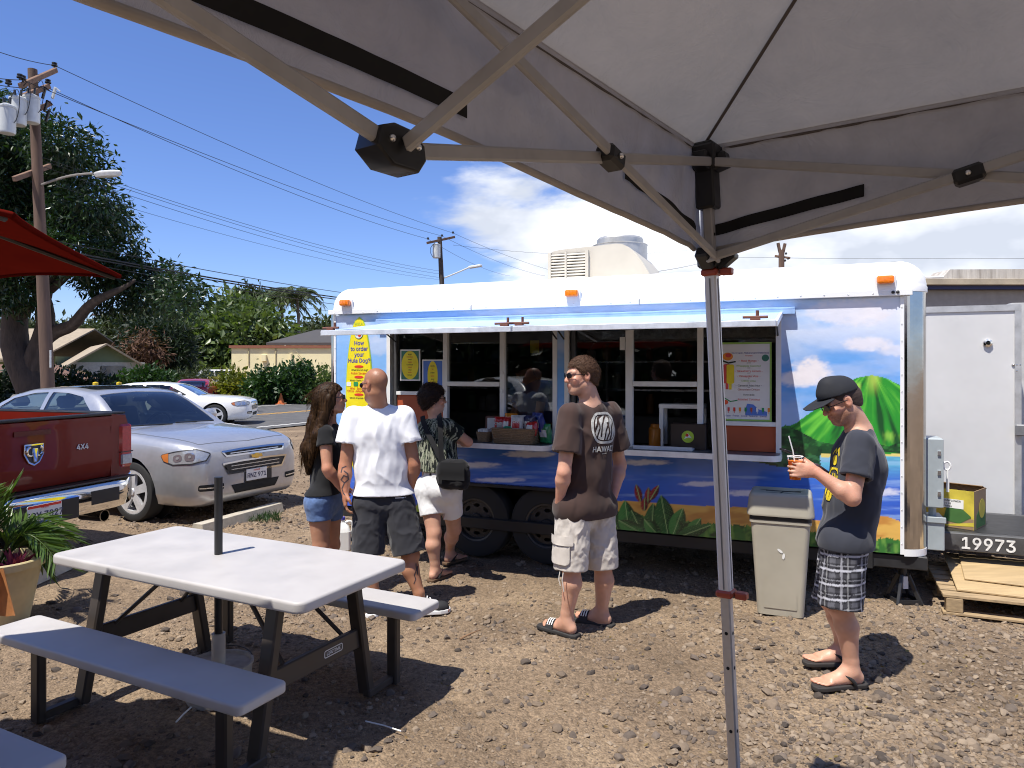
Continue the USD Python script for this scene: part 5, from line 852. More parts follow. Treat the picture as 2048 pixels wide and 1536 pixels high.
# bumper: chrome with a dark centre step and plate pocket
bpr = [(-0.02, 0.52), (-0.14, 0.535), (-0.165, 0.60), (-0.165, 0.70), (-0.15, 0.765), (-0.10, 0.785), (-0.02, 0.785)]
ys = np.concatenate([np.linspace(-1.0, -0.8, 8), np.linspace(-0.7, 0.7, 10), np.linspace(0.8, 1.0, 8)]); rings = []
for yv in ys: e = max(abs(yv) - 0.72, 0) / 0.28; rings.append(np.array([(x * (1 - 0.75 * e ** 2.2) + 0.02 * e, yv, z + (0.02 - 0.0) * e) for x, z in bpr]))
bm = part(pk, 'bumper', ringloft(rings), chrome, smooth=45); part(bm, 'step_pad', box(-0.15, -0.03, -0.92, 0.92, 0.784, 0.797, 0.004), blackp); part(bm, 'plate_pocket', box(-0.1685, -0.15, -0.30, 0.30, 0.525, 0.70, 0.004), blackp); 
for s in (-1, 1): part(bm, 'bumper_insert', box(-0.1675, -0.15, min(s * .42, s * .72), max(s * .42, s * .72), 0.60, 0.72, 0.004), blackp)
pl = part(pk, 'number_plate', xf(slab(rrect(0.305, 0.155, 0.012), 0.004, 0.001), frame((-1, 0, 0)), (-0.1695, 0.02, 0.62)), platew)
uu_, vv_ = np.array([0, -1.0, 0]), np.array([0, 0, 1.0])
part(pl, 'plate_number', onplane(text('EGY 7827', 0.050, 0.001, True, True), (-0.174, 0.02, 0.59), uu_, vv_), plateink, smooth=False); part(pl, 'plate_script', onplane(text('OHIO', 0.017, 0.001, True, True), (-0.174, 0.02, 0.667), uu_, vv_), inkr, smooth=False); part(pl, 'plate_band', onplane(ext(sg.box(-.145, 0, .145, .022), 0.0006), (-0.174, 0.02, 0.547), uu_, vv_), bluep, smooth=False); part(pl, 'plate_band', onplane(ext(sg.box(-.145, 0, .145, .02), 0.0006), (-0.1738, 0.02, 0.675), uu_, vv_), inkr, smooth=False)
# emblem: a shield with curled horns; lettering 4X4
eo = np.array([-0.026, 0.0, 1.085]); shield = sg.Polygon([(-.085, .085), (.085, .085), (.088, .0), (.05, -.07), (0, -.095), (-.05, -.07), (-.088, .0)]).buffer(-.01).buffer(.01)
em = part(tg, 'emblem', onplane(slab(shield, 0.012, 0.004), eo, uu_, vv_), chrome, smooth=40, label='chrome shield emblem with curled horns'); part(em, 'emblem_ground', onplane(ext(shield.buffer(-.014), 0.002), eo - [0.0125, 0, 0], uu_, vv_), M('badge_ground', (0.05, 0.05, 0.05), 0.4))
for s in (-1, 1):
    a = np.linspace(0.3, 5.4, 22); r_ = np.linspace(0.045, 0.016, 22); P = np.column_stack([s * (0.030 + 0.0 * a) + s * r_ * np.sin(a), 0.018 + r_ * np.cos(a)]); pth = np.array([eo + [-0.017, 0, 0] + uu_ * p[0] + vv_ * p[1] for p in P]); part(em, 'horn', tube(pth, np.linspace(0.012, 0.005, 22), 8), chrome, smooth=40)
part(em, 'ram_face', onplane(slab(sg.Polygon([(-.022, .05), (.022, .05), (.026, .01), (.014, -.06), (-.014, -.06), (-.026, .01)]), 0.014, 0.005), eo - [0.012, 0, 0], uu_, vv_), chrome, smooth=40)
part(tg, 'lettering', onplane(text('4X4', 0.045, 0.006, True), (-0.021, -0.40, 1.075), uu_, vv_), M('badge_silver', (0.6, 0.6, 0.6), 0.35, 0.3), smooth=False)
# cab
cabr = []
for x, z in ((1.95, 1.36), (1.97, 1.80), (2.15, 1.93), (3.3, 1.94), (3.55, 1.88), (4.15, 1.38)): hw = 0.98 - 0.26 * max(z - 1.36, 0) / 0.58; cabr.append(np.array([(x, -0.99, 0.5), (x, -1.0, 1.30), (x, -hw, z), (x, hw, z), (x, 1.0, 1.30), (x, 0.99, 0.5)]))
part(pk, 'cab', ringloft(cabr), tred, smooth=30); part(pk, 'rear_window', box(1.945, 1.955, -0.62, 0.62, 1.42, 1.80, 0.004), M('tinted_sunroof', (0, 0, 0))); part(pk, 'bonnet', box(4.1, 5.75, -0.97, 0.97, 0.6, 1.28, 0.08), tred)
for s in (-1, 1): part(pk, 'side_window', xf(ext(sg.Polygon([(2.1, 1.40), (2.2, 1.82), (3.3, 1.83), (3.85, 1.42)]), 0.01), rx(90), (0, 0, 0)).apply_transform(np.block([[rx(s * 26), np.array([[0], [s * 1.0], [0.0]])], [np.zeros((1, 3)), 1]])) if False else bar((2.2, s * 0.93, 1.62), (3.55, s * 0.93, 1.62), 0.02, 0.30, up=(0, -s * .42, 1)), M('tinted_sunroof', (0, 0, 0)))
# a white car parked behind the photographer, seen only as a reflection in the serving windows
sedan('parked_car', 'white sedan parked behind the photographer, seen only mirrored in the serving windows', 'car', wc, 4.8, 1.5, 1.8, (-8.3, -0.4, 0), 6, None, 'cars by the road', False, detail=False)
# ------------------------------------------------------------------ people: one distance field per skin or garment, meshed by surface nets
class Field:
    def __init__(self, lo, hi, h):
        self.lo, self.h = np.array(lo, float), h; self.n = np.ceil((np.array(hi) - lo) / h).astype(int) + 1; self.F = np.full(self.n, 0.5, np.float32)
    def region(self, lo, hi, pad):
        a = np.clip(np.floor((np.array(lo) - pad - self.lo) / self.h).astype(int), 0, self.n); b = np.clip(np.ceil((np.array(hi) + pad - self.lo) / self.h).astype(int) + 1, 0, self.n)
        if (b <= a).any(): return None, None
        ax = [self.lo[k] + self.h * np.arange(a[k], b[k], dtype=np.float32) for k in range(3)]
        return tuple(slice(a[k], b[k]) for k in range(3)), np.stack(np.meshgrid(*ax, indexing='ij'), -1)
    def put(self, d, sl, k, op):
        A = self.F[sl]
        if op == 'add':
            if k > 0: h = np.clip(0.5 + 0.5 * (A - d) / k, 0, 1); self.F[sl] = A * (1 - h) + d * h - k * h * (1 - h)
            else: self.F[sl] = np.minimum(A, d)
        else:
            if k > 0: h = np.clip(0.5 - 0.5 * (A + d) / k, 0, 1); self.F[sl] = A * (1 - h) - d * h + k * h * (1 - h)
            else: self.F[sl] = np.maximum(A, -d)
    def cone(self, a, b, ra, rb=None, k=0.02, op='add', flat=None):
        """round cone a-b; flat = (axis, factor): thinner along the axis"""
        rb = ra if rb is None else rb; a, b = np.array(a, float), np.array(b, float); R = max(ra, rb); pad = k + 3 * self.h
        sl, P = self.region(np.minimum(a, b) - R, np.maximum(a, b) + R, pad)
        if sl is None: return self
        if flat is not None:
            ax, fac = nrm(flat[0]), flat[1]; c = a; q = (P - c) @ ax; P = P + ((fac - 1) * q)[..., None] * ax; b2 = b + (fac - 1) * ((b - c) @ ax) * ax
        else: b2 = b
        ab = b2 - a; L = max(ab @ ab, 1e-12); t = np.clip(((P - a) @ ab) / L, 0, 1); d = np.linalg.norm(P - a - t[..., None] * ab, axis=-1) - (ra + (rb - ra) * t)
        self.put(d.astype(np.float32), sl, k, op); return self
    def ell(self, c, R, r, k=0.02, op='add'):
        """ellipsoid with axes = columns of R"""
        m = max(r); sl, P = self.region(np.array(c) - m, np.array(c) + m, k + 3 * self.h)
        if sl is None: return self
        q = (P - np.array(c)) @ R / np.array(r); n = np.linalg.norm(q, axis=-1); g = np.linalg.norm(q / np.array(r), axis=-1); self.put((n * (n - 1) / np.maximum(g, 1e-6)).astype(np.float32), sl, k, op); return self
    def cut(self, o, n, lo=None, hi=None):
        """removes everything on the n side of the plane through o (within the box lo..hi)"""
        n = nrm(n); lo = self.lo if lo is None else lo; hi = self.lo + self.h * self.n if hi is None else hi; sl, P = self.region(lo, hi, 0)
        if sl is None: return self
        self.F[sl] = np.maximum(self.F[sl], ((P - np.array(o)) @ n).astype(np.float32)); return self
    def mesh(self):
        F, n = self.F, self.n; sign = F < 0
        c = [sign[i:n[0] - 1 + i, j:n[1] - 1 + j, k:n[2] - 1 + k] for i in (0, 1) for j in (0, 1) for k in (0, 1)]; s = np.sum(c, 0, dtype=np.int8); act = (s > 0) & (s < 8); I = np.argwhere(act); idx = np.full(act.shape, -1, np.int64); idx[act] = np.arange(len(I))
        V = np.zeros((len(I), 3)); W = np.zeros(len(I)); cor = np.array([(i, j, k) for i in (0, 1) for j in (0, 1) for k in (0, 1)]); val = np.stack([F[I[:, 0] + a, I[:, 1] + b, I[:, 2] + c_] for a, b, c_ in cor], 1)
        for p in range(8):
            for q in range(p + 1, 8):
                if np.abs(cor[p] - cor[q]).sum() == 1:
                    x = (val[:, p] < 0) != (val[:, q] < 0); t = np.where(x, val[:, p] / np.where(x, val[:, p] - val[:, q], 1), 0); V += np.where(x[:, None], cor[p] + t[:, None] * (cor[q] - cor[p]), 0); W += x
        V = (I + V / np.maximum(W, 1)[:, None]) * self.h + self.lo; Fc = []
        for ax in range(3):
            o = [1, 1, 1]; o[ax] = 0; A = sign[tuple(slice(o[k], n[k] - 1) for k in range(3))]; sl = [slice(o[k], n[k] - 1) for k in range(3)]; sl[ax] = slice(1, n[ax]); B = sign[tuple(sl)]
            e = np.argwhere(A != B) + np.array(o); fl = sign[e[:, 0], e[:, 1], e[:, 2]]; u, v = (ax + 1) % 3, (ax + 2) % 3; du, dv = np.eye(3, dtype=int)[u], np.eye(3, dtype=int)[v]
            g = lambda p: idx[p[:, 0], p[:, 1], p[:, 2]]; a_, b_, c_, d_ = g(e - du - dv), g(e - dv), g(e), g(e - du); q1, q2 = np.stack([a_, b_, c_], 1), np.stack([a_, c_, d_], 1)
            q1 = np.where(fl[:, None], q1, q1[:, ::-1]); q2 = np.where(fl[:, None], q2, q2[:, ::-1]); Fc += [q1, q2]
        return trimesh.Trimesh(V, np.vstack(Fc), process=False)
def relax(m, it=4, lam=0.5):
    import scipy.sparse as sp
    f = m.faces; n = len(m.vertices); i = np.concatenate([f[:, 0], f[:, 1], f[:, 2]]); j = np.concatenate([f[:, 1], f[:, 2], f[:, 0]]); A = sp.coo_matrix((np.ones(len(i)), (i, j)), (n, n)).tocsr(); A = ((A + A.T) > 0).astype(float); D = sp.diags(1 / np.maximum(np.asarray(A.sum(1)).ravel(), 1)); Wm = D @ A; v = np.array(m.vertices)
    for k in range(it): v = v + lam * (Wm @ v - v); v = v - (lam + 0.03) * (Wm @ v - v) if k % 2 else v
    return trimesh.Trimesh(v, f, process=False)
def crease(m, amp, scale, seed=0, dirs=(1, 1, 1), lo=None, fade=.09, amp2=0.0):
    """cloth folds: ridged noise along the normals"""
    v = np.array(m.vertices); _, _, n = meshkit.arrays(m, True); q = v * scale * np.array(dirs); q = q + 0.8 * (meshkit.fbm(v * scale * 0.5, 2, seed + 9)[:, None] - 0.5)
    r = meshkit.fbm(q, 3, seed); r = 1 - np.abs(2 * r - 1) * 2.0; r2 = meshkit.fbm(v * scale * 2.7, 2, seed + 4) - 0.5
    wt = 1.0 if lo is None else np.clip((v[:, 2] - lo) / fade, .12, 1); return trimesh.Trimesh(v + n * ((amp * (r - 0.45) + amp2 * r2) * wt)[:, None], m.faces, process=False)
SKIN = {}
def head_frame(f, up): f = nrm(f); up = nrm(np.array(up) - (np.array(up) @ f) * f); return np.stack([np.cross(f, up), f, up], 1)       # columns: right, forward, up
def add_head(S, c, R, s, nk, female=False):
    w = lambda x, y, z: np.array(c) + R @ (np.array([x, y, z]) * s); r = lambda *a: tuple(q * s for q in a)
    S.ell(w(0, -.014, .032), R, r(.075, .094, .088), 0.0); S.ell(w(0, .028, -.040), R, r(.059, .062, .076), 0.03 * s); S.cone(w(-.012, .064, -.094), w(.012, .064, -.094), .020 * s, k=.03 * s)
    S.cone(w(-.045, .0, -.06), w(-.022, .058, -.092), .024 * s, .018 * s, .03 * s); S.cone(w(.045, .0, -.06), w(.022, .058, -.092), .024 * s, .018 * s, .03 * s)
    for e in (-1, 1): S.ell(w(e * .040, .064, -.022), R, r(.024, .022, .022), .02 * s); S.ell(w(e * .033, .096, .008), R, r(.019, .016, .014), .012 * s, 'sub'); S.ell(w(e * .032, .077, .008), R, r(.0125, .0125, .0125), .003 * s); S.ell(w(e * .078, -.008, .0), R, r(.011, .021, .033), .008 * s); S.ell(w(e * .086, -.003, .004), R, r(.006, .010, .018), .006 * s, 'sub'); S.cone(w(e * .012, .086, .026), w(e * .046, .074, .026), .010 * s, k=.015 * s)
    S.cone(w(0, .086, .014), w(0, .108, -.024), .009 * s, .0135 * s, .012 * s)
    for e in (-1, 1): S.ell(w(e * .012, .098, -.028), R, r(.0085, .010, .008), .006 * s)
    S.ell(w(0, .085, -.056), R, r(.026, .016, .016), .012 * s); S.cone(w(-.018, .092, -.0535), w(.018, .092, -.0535), .0058 * s, k=.006 * s); S.cone(w(-.015, .090, -.066), w(.015, .090, -.066), .0068 * s, k=.006 * s); S.cone(w(-.022, .101, -.060), w(.022, .101, -.060), .0035 * s, k=.004 * s, op='sub')
    S.cone(w(0, -.022, -.055), nk, (.050 if female else .060) * s, (.056 if female else .068) * s, .03 * s)
    return w
def add_hand(S, wr, d, palm, s=1.0, curl=0.5, thumb=1, spread=0.10, side=None):
    """wr wrist, d finger direction, palm = palm normal; thumb = +1 / -1 picks the side; curl 0..1"""
    d = nrm(d); p = nrm(np.array(palm) - (np.array(palm) @ d) * d); x = np.cross(d, p) * thumb; wr = np.array(wr, float)
    P = lambda a, b, c: wr + (d * a + x * b + p * c) * s
    S.cone(P(0, 0, 0), P(.04, .0, 0), .026 * s, .034 * s, .02 * s, flat=(p, 1.7)); S.cone(P(.03, .016, .0), P(.085, .026, .0), .020 * s, .017 * s, .014 * s, flat=(p, 1.25)); S.cone(P(.03, -.012, .0), P(.082, -.026, .0), .020 * s, .016 * s, .014 * s, flat=(p, 1.25)); S.cone(P(.05, 0, 0), P(.086, 0, 0), .021 * s, .017 * s, .014 * s, flat=(p, 1.25))
    for i, (b, L) in enumerate(((.030, .074), (.0095, .083), (-.0115, .077), (-.031, .060))):
        q = P(.088, b, .0); ang = 0.0; e = nrm(d + x * (spread * (b / .03)))
        for j, f in enumerate((.46, .30, .24)):
            ang += curl * (0.75, 1.15, 0.8)[j]; v = e * math.cos(ang) + p * math.sin(ang); q2 = q + v * L * f * s; S.cone(q, q2, (.0095 - .0009 * j) * s, (.0086 - .0009 * j) * s, .0035 * s); q = q2
    a = P(.022, .024, .008); b = P(.052, .050, .018 + .012 * curl); c = P(.080, .056 - .012 * curl, .026 + .022 * curl); S.cone(a, b, .016 * s, .0115 * s, .010 * s); S.cone(b, c, .0110 * s, .0088 * s, .003 * s)
def add_foot(S, an, toe, s=1.0, bare=True):
    an, toe = np.array(an, float), np.array(toe, float); d = nrm((toe - an) * [1, 1, 0]); x = np.cross(d, [0, 0, 1.0]); g = toe[2]
    W = lambda a, b, z: np.array([*(an[:2]), g]) + d * a * s + x * b * s + np.array([0, 0, z * s])
    S.cone(W(-.038, 0, .032), W(-.01, 0, .06), .030 * s, .032 * s, .03 * s); S.cone(an, W(.02, 0, .055), .036 * s, .036 * s, .03 * s); S.cone(W(.03, .006, .052), W(.13, .012, .022), .034 * s, .020 * s, .03 * s); S.cone(W(-.03, 0, .026), W(.12, -.018, .018), .026 * s, .020 * s, .03 * s); S.cone(W(.10, .022, .02), W(.135, .025, .018), .022 * s, .019 * s, .02 * s)
    for b, L, r in ((.032, .205, .0125), (.012, .203, .0090), (-.006, .193, .0085), (-.022, .180, .008), (-.036, .165, .0075)): S.cone(W(.135 - .25 * abs(min(b, 0)), b * .9, .016), W(L, b, .011), r * 1.1 * s, r * s, .004 * s)
    return W, d, x, g
class Person:
    def __init__(self, label, J, s, skin, face, up=(0, 0, 1), bf=(0, 1, 0), h=0.0055, hands=None, female=False, torso=1.0, group=None, legk=1.0, armk=1.0, bare=True, belly=0.0):
        base = np.array([*(0.5 * (np.array(J['anL']) + np.array(J['anR'])))[:2], 0.0]); self.t = thing('person', label, 'person', base, 0, group); self.J = J = {k: np.array(v, float) for k, v in J.items()}; self.s = s; self.h = h
        self.bf = bf = nrm(bf); self.R = R = head_frame(face, up); self.sk = skin; pts = np.array(list(J.values())); self.lo, self.hi = pts.min(0) - 0.17, pts.max(0) + 0.17; self.lo[2] = min(J['toeL'][2], J['toeR'][2]) - 0.03; self.tw = torso
        S = Field(self.lo, self.hi, h); shm = (J['shL'] + J['shR']) / 2; nk = shm + np.array([0, 0, .062 * s]) + self.bf * -0.006
        self.hw = add_head(S, J['head'], R, s, nk, female); self.nk = nk
        pel, che = (J['hipL'] + J['hipR']) / 2, shm - np.array([0, 0, .13 * s])
        self.pel, self.che = pel, che; fl = (bf, 1.45)
        S.cone(pel + [0, 0, .06 * s], che, .135 * s * torso, .158 * s * torso, .05, flat=fl); S.cone(J['shL'], J['shR'], .055 * s, k=.06); S.cone(nk - [0, 0, .02], (J['shL'] + nk) / 2 - [0, 0, .02], .048 * s, .040 * s, .04); S.cone(nk - [0, 0, .02], (J['shR'] + nk) / 2 - [0, 0, .02], .048 * s, .040 * s, .04)
        S.cone(J['hipL'], J['hipR'], .098 * s * torso, k=.05, flat=(bf, 1.0))
        for q in 'LR':
            sh, el, wr = J['sh' + q], J['el' + q], J['wr' + q]; a = armk; S.cone(sh, el, .055 * s * a, .041 * s * a, .03); m = el + (wr - el) * .28; S.cone(el, m, .041 * s * a, .044 * s * a, .02); S.cone(m, wr, .044 * s * a, .027 * s, .02)
            hp, kn, an = J['hip' + q], J['kn' + q], J['an' + q]; l = legk; S.cone(hp, kn, .092 * s * l, .057 * s * l, .04); back = nrm(np.array([-(J['toe' + q] - an)[0], -(J['toe' + q] - an)[1], 0])); m = kn + (an - kn) * .32 + back * .018 * s; S.cone(kn, m, .054 * s * l, .058 * s * l, .025); S.cone(m, an + [0, 0, .05], .058 * s * l, .036 * s * l, .02); S.cone(an + [0, 0, .05], an, .036 * s * l, .037 * s, .02); S.ell(kn - back * .03 * s, np.eye(3), (.034 * s,) * 3, .03)
            setattr(self, 'foot' + q, add_foot(S, an, J['toe' + q], s))
        for q, kw in (hands or {}).items(): add_hand(S, J['wr' + q], s=s, **kw)
        self.S = S; self.skin = relax(S.mesh(), 4, 0.4)
    def finish_skin(self, beard=0.0, scalp=0.0, name='body'):
        """skin colour per vertex: blotches, lips, flushed cheeks, knees and hands, stubble"""
        v = np.asarray(self.skin.vertices); c = np.tile(np.array(self.sk, float), (len(v), 1)); n1 = meshkit.fbm(v * 13, 3, 2)[:, None]; n2 = meshkit.fbm(v * 55, 2, 5)[:, None]; c = c * (.86 + .28 * n1) * (.93 + .14 * n2); red = lambda a: c * (1 - a[:, None]) + c * np.array([1.06, .72, .66]) * a[:, None]
        q = (v - self.J['head']) @ self.R / self.s; g = lambda p, r: np.exp(-(((q - np.array(p)) / np.array(r)) ** 2).sum(1))
        a = sum(g((e * .045, .06, -.022), (.028, .04, .026)) for e in (-1, 1)) * .7 + g((0, .105, -.02), (.018, .025, .018)) * .6 + sum(g((e * .082, -.005, 0), (.014, .03, .04)) for e in (-1, 1)) * .7
        for k in ('knL', 'knR', 'elL', 'elR'): a = a + .5 * np.exp(-((v - self.J[k]) ** 2).sum(1) / .055 ** 2)
        for k, off in (('wrL', .12), ('wrR', .12), ('toeL', .0), ('toeR', .0)): a = a + .45 * np.exp(-((v - self.J[k]) ** 2).sum(1) / .10 ** 2)
        c = red(np.clip(a, 0, 1)); lip = g((0, .096, -.060), (.024, .02, .011)); c = c * (1 - lip[:, None]) + c * np.array([.86, .50, .50]) * lip[:, None]
        br = sum(g((e * .033, .088, .029), (.022, .02, .006)) for e in (-1, 1)); c = c * (1 - .8 * np.clip(br, 0, 1)[:, None])
        if beard: m = np.clip((q[:, 1] - .0) / .03, 0, 1) * np.clip((-.030 - q[:, 2]) / .02, 0, 1) * np.clip((q[:, 2] + .135) / .02, 0, 1) * (1 - lip); c = c * (1 - beard * (m * (.75 + .5 * meshkit.noise(v * 420, 3)))[:, None] * np.array([.85, .95, 1.0]))
        if scalp: m = np.clip((q[:, 2] - np.interp(q[:, 1], [-.1, -.04, .0, .03, .06, .1], [-.075, -.04, .0, .03, .068, .085])) / .02, 0, 1) * (np.abs(q).max(1) < .2); c = c * (1 - scalp * (m * (.8 + .4 * meshkit.noise(v * 380, 4)))[:, None] * np.array([.9, .95, 1.0]))
        if 'skin_painted' not in _mats:
            _mats['skin_painted'] = usdkit.material(stage, '/World/Looks/skin_painted', {'a': ('attribute', {'attribute': 'paint'}), 'g': ('geometry', {}), 'n': ('noise_texture', {'scale': 190.0, 'detail': 4.0}), 'n3': ('noise_texture', {'scale': 9.0, 'detail': 3.0}), 'rr': ('map_range', {'from_min': .3, 'from_max': .7, 'to_min': .36, 'to_max': .56}), 'b': ('bump', {'strength': 1.0, 'distance': .0010}), 'p': ('principled_bsdf', {'specular_ior_level': .4, 'subsurface_weight': .14, 'subsurface_scale': .010, 'subsurface_radius': (1, .35, .2)})}, [('a.color', 'p.base_color'), ('g.position', 'n.vector'), ('g.position', 'n3.vector'), ('n3.fac', 'rr.value'), ('rr.result', 'p.roughness'), ('n.fac', 'b.height'), ('b.normal', 'p.normal')], surface='p.BSDF')
        return part(self.t, name, self.skin, _mats['skin_painted'], smooth=True, world=True, paint=np.clip(c, .005, .9))
    def tee(self, mat, hem, sleeve=0.62, loose=1.0, name='shirt', amp=0.007, neckdrop=0.0, seed=1, scale=9, paintf=None, sl_r=1.0, fit=0.0):
        J, s, bf = self.J, self.s, self.bf; q_ = np.array([J['shL'], J['shR'], self.pel, J['hipL'], J['hipR'], J['shL'] + (J['elL'] - J['shL']) * sleeve, J['shR'] + (J['elR'] - J['shR']) * sleeve]); lo_, hi_ = q_.min(0) - .19, q_.max(0) + .19; lo_[2] = hem - .02; S = Field(lo_, hi_, self.h); up = nrm(self.nk - self.pel); hemc = self.pel + (hem - self.pel[2]) * np.array([0, 0, 1.0]); g = .016 * loose
        mid = self.pel * .5 + self.che * .5; S.cone(hemc - [0, 0, .10], mid, (.152 * s * self.tw + g - fit), (.148 * s * self.tw + g - fit), .05, flat=(bf, 1.36)); S.cone(mid, self.che, (.148 * s * self.tw + g - fit), (.160 * s * self.tw + g), .05, flat=(bf, 1.38)); S.cone(J['hipL'], J['hipR'], .120 * s * self.tw + g * .7 - fit, k=.05)
        S.cone(J['shL'], J['shR'], .054 * s + g * .3, k=.05); nkd = self.nk - [0, 0, .022]
        for q in 'LR': S.cone(nkd, J['sh' + q] * .6 + nkd * .4 - [0, 0, .012], .052 * s + g * .2, .050 * s + g * .2, .05)
        S.cut(hemc, (0, 0, -1), hi=[hi_[0], hi_[1], hem + .02])
        for q in 'LR':
            sh, el = J['sh' + q], J['el' + q]; d = nrm(el - sh); e = sh + (el - sh) * sleeve; A_ = Field(np.minimum(sh, e) - .14, np.maximum(sh, e) + .14, self.h); A_.lo = S.lo + np.round((A_.lo - S.lo) / self.h) * self.h
            r0, r1 = (.058 * s + g * .4) * sl_r, (.064 * s + g * .9) * sl_r; A_.cone(sh, e + d * .05, r0, r1, 0); sl, P = A_.region(A_.lo, A_.lo + A_.n * self.h, 0); ax = (P - e) @ d; rad = np.linalg.norm(P - e - ax[..., None] * d, axis=-1); A_.F = np.maximum(A_.F, ax).astype(np.float32); A_.F = np.maximum(A_.F, -np.maximum(rad - (r1 - .020), -(ax + .03))).astype(np.float32)
            o = np.round((A_.lo - S.lo) / self.h).astype(int); i0 = np.maximum(o, 0); i1 = np.minimum(o + A_.n, S.n); sS = tuple(slice(i0[k], i1[k]) for k in range(3)); sA = tuple(slice(i0[k] - o[k], i1[k] - o[k]) for k in range(3)); S.put(A_.F[sA], sS, .03, 'add')
        S.cone(self.nk + self.bf * .006 + [0, 0, .004 - neckdrop], self.nk + [0, 0, .2], .057 * s, .057 * s, .008, 'sub')
        m = crease(relax(S.mesh(), 4, .4), amp, scale, seed, (1, 1, .34), lo=hem, amp2=.0015); self.shirt = m
        if paintf is not None: return part(self.t, name, m, mat, smooth=True, world=True, paint=paintf(np.asarray(m.vertices)))
        return part(self.t, name, m, mat, smooth=True, world=True)
    def shorts(self, mat, waist, lenk, r0=1.12, r1=.088, name='shorts', amp=0.008, seed=3, scale=10, paintf=None, tilt=(0, 0), hang=0.0):
        J, s, bf = self.J, self.s, self.bf; q_ = np.array([J['hipL'], J['hipR'], J['hipL'] + (J['knL'] - J['hipL']) * lenk, J['hipR'] + (J['knR'] - J['hipR']) * lenk]); lo_, hi_ = q_.min(0) - .22, q_.max(0) + .22; lo_[2] = q_[2:, 2].min() - .09; hi_[2] = waist + .04; S = Field(lo_, hi_, self.h); S.cone(J['hipL'], J['hipR'], .110 * s * self.tw, k=.04); S.cone(self.pel + [0, 0, waist - self.pel[2]], self.pel, .128 * s * self.tw, .13 * s * self.tw, .05, flat=(bf, 1.3)); ends = []
        for q, tl in zip('LR', tilt):
            hp, kn, an = J['hip' + q], J['kn' + q], J['an' + q]; d = nrm(kn - hp); L = np.linalg.norm(kn - hp)
            e = hp + (kn - hp) * min(lenk, 1.0) + (nrm(an - kn) * (lenk - 1) * L if lenk > 1 else 0) ; dd = nrm(nrm(e - hp) + np.array([0, 0, -hang])); S.cone(hp, e + dd * .03, .098 * s * r0, r1 * s, .03); ends.append((e, nrm(dd + tl * bf), hp))
        for i, (e, dd, hp) in enumerate(ends):
            sl, P = S.region(e - .17, e + .17, 0)
            oth = ends[1 - i][0]; mine = np.linalg.norm(P - e, axis=-1) <= np.linalg.norm(P - oth, axis=-1) + 0.0; ax = (P - e) @ dd; S.F[sl] = np.where(mine, np.maximum(S.F[sl], ax), S.F[sl]); rad = np.linalg.norm(P - e - ax[..., None] * dd, axis=-1); inner = np.maximum(rad - (r1 * s - .012), -(ax + .06)); S.F[sl] = np.where(mine, np.maximum(S.F[sl], -inner), S.F[sl])
        S.cut((0, 0, waist), (0, 0, 1), lo=[lo_[0], lo_[1], waist - .02]); m = crease(relax(S.mesh(), 4, .4), amp, scale, seed, (1, 1, .6), lo=q_[2:, 2].min(), amp2=.003); self.short = m
        if paintf is not None: return part(self.t, name, m, mat, smooth=True, world=True, paint=paintf(np.asarray(m.vertices)))
        return part(self.t, name, m, mat, smooth=True, world=True)
    def hair(self, mat, thick=.012, front=.060, back=-.075, name='hair', vol=(0, 0, 0), seed=2, amp=.006, side=-.005):
        R, c, s = self.R, self.J['head'], self.s; S = Field(c - .2, c + .2, .0045); w = self.hw; S.ell(w(0, -.016 + vol[1], .034 + vol[2]), R, tuple((q + thick) * s for q in (.075 + vol[0], .094, .088)), 0); S.cone(w(0, -.05, -.03), w(0, -.06, .0), .062 * s, k=.03)
        # hairline: over the brow, before the ears, down to the nape
        sl, P = S.region(c - .2, c + .2, 0); q = (P - c) @ R / s; y, z = q[..., 1], q[..., 2]; line = np.interp(y, [-.12, -.075, -.035, .0, .03, .055, .10], [back, back, side - .03, side, side + .022, front, front]); nz = (meshkit.noise(P * 60, seed) - .5) * .008; S.F[sl] = np.maximum(S.F[sl], (line - z + nz).astype(np.float32) * s)
        m = crease(relax(S.mesh(), 2, .4), amp, 42, seed, (1, 1, 1), amp2=.002); self.hairmesh = m; return part(self.t, name, m, mat, smooth=True, world=True)
    def shades(self, dy=0.0, lens=(.026, .019)):
        w = self.hw; R = self.R; g = part(self.t, 'sunglasses', [xf(slab(shapely.affinity.scale(sg.Point(0, 0).buffer(1, quad_segs=8), lens[0], lens[1]), .005, .002), np.stack([nrm(R[:, 0] - e * .28 * R[:, 1]), R[:, 2], nrm(R[:, 1] + e * .28 * R[:, 0])], 1) * 1.0 @ np.diag([self.s] * 3), w(e * .034, .097, .008 + dy)) for e in (-1, 1)] + [tube([w(-.012, .103, .014 + dy), w(0, .107, .015 + dy), w(.012, .103, .014 + dy)], .0022, 6)] + [tube([w(e * .058, .092, .014 + dy), w(e * .074, .072, .013 + dy), w(e * .080, .0, .012 + dy), w(e * .078, -.02, .0 + dy)], .0026, 6) for e in (-1, 1)], M('sunglass_black', (.006, .006, .007), .08, coat=.6), smooth=40, world=True); return g
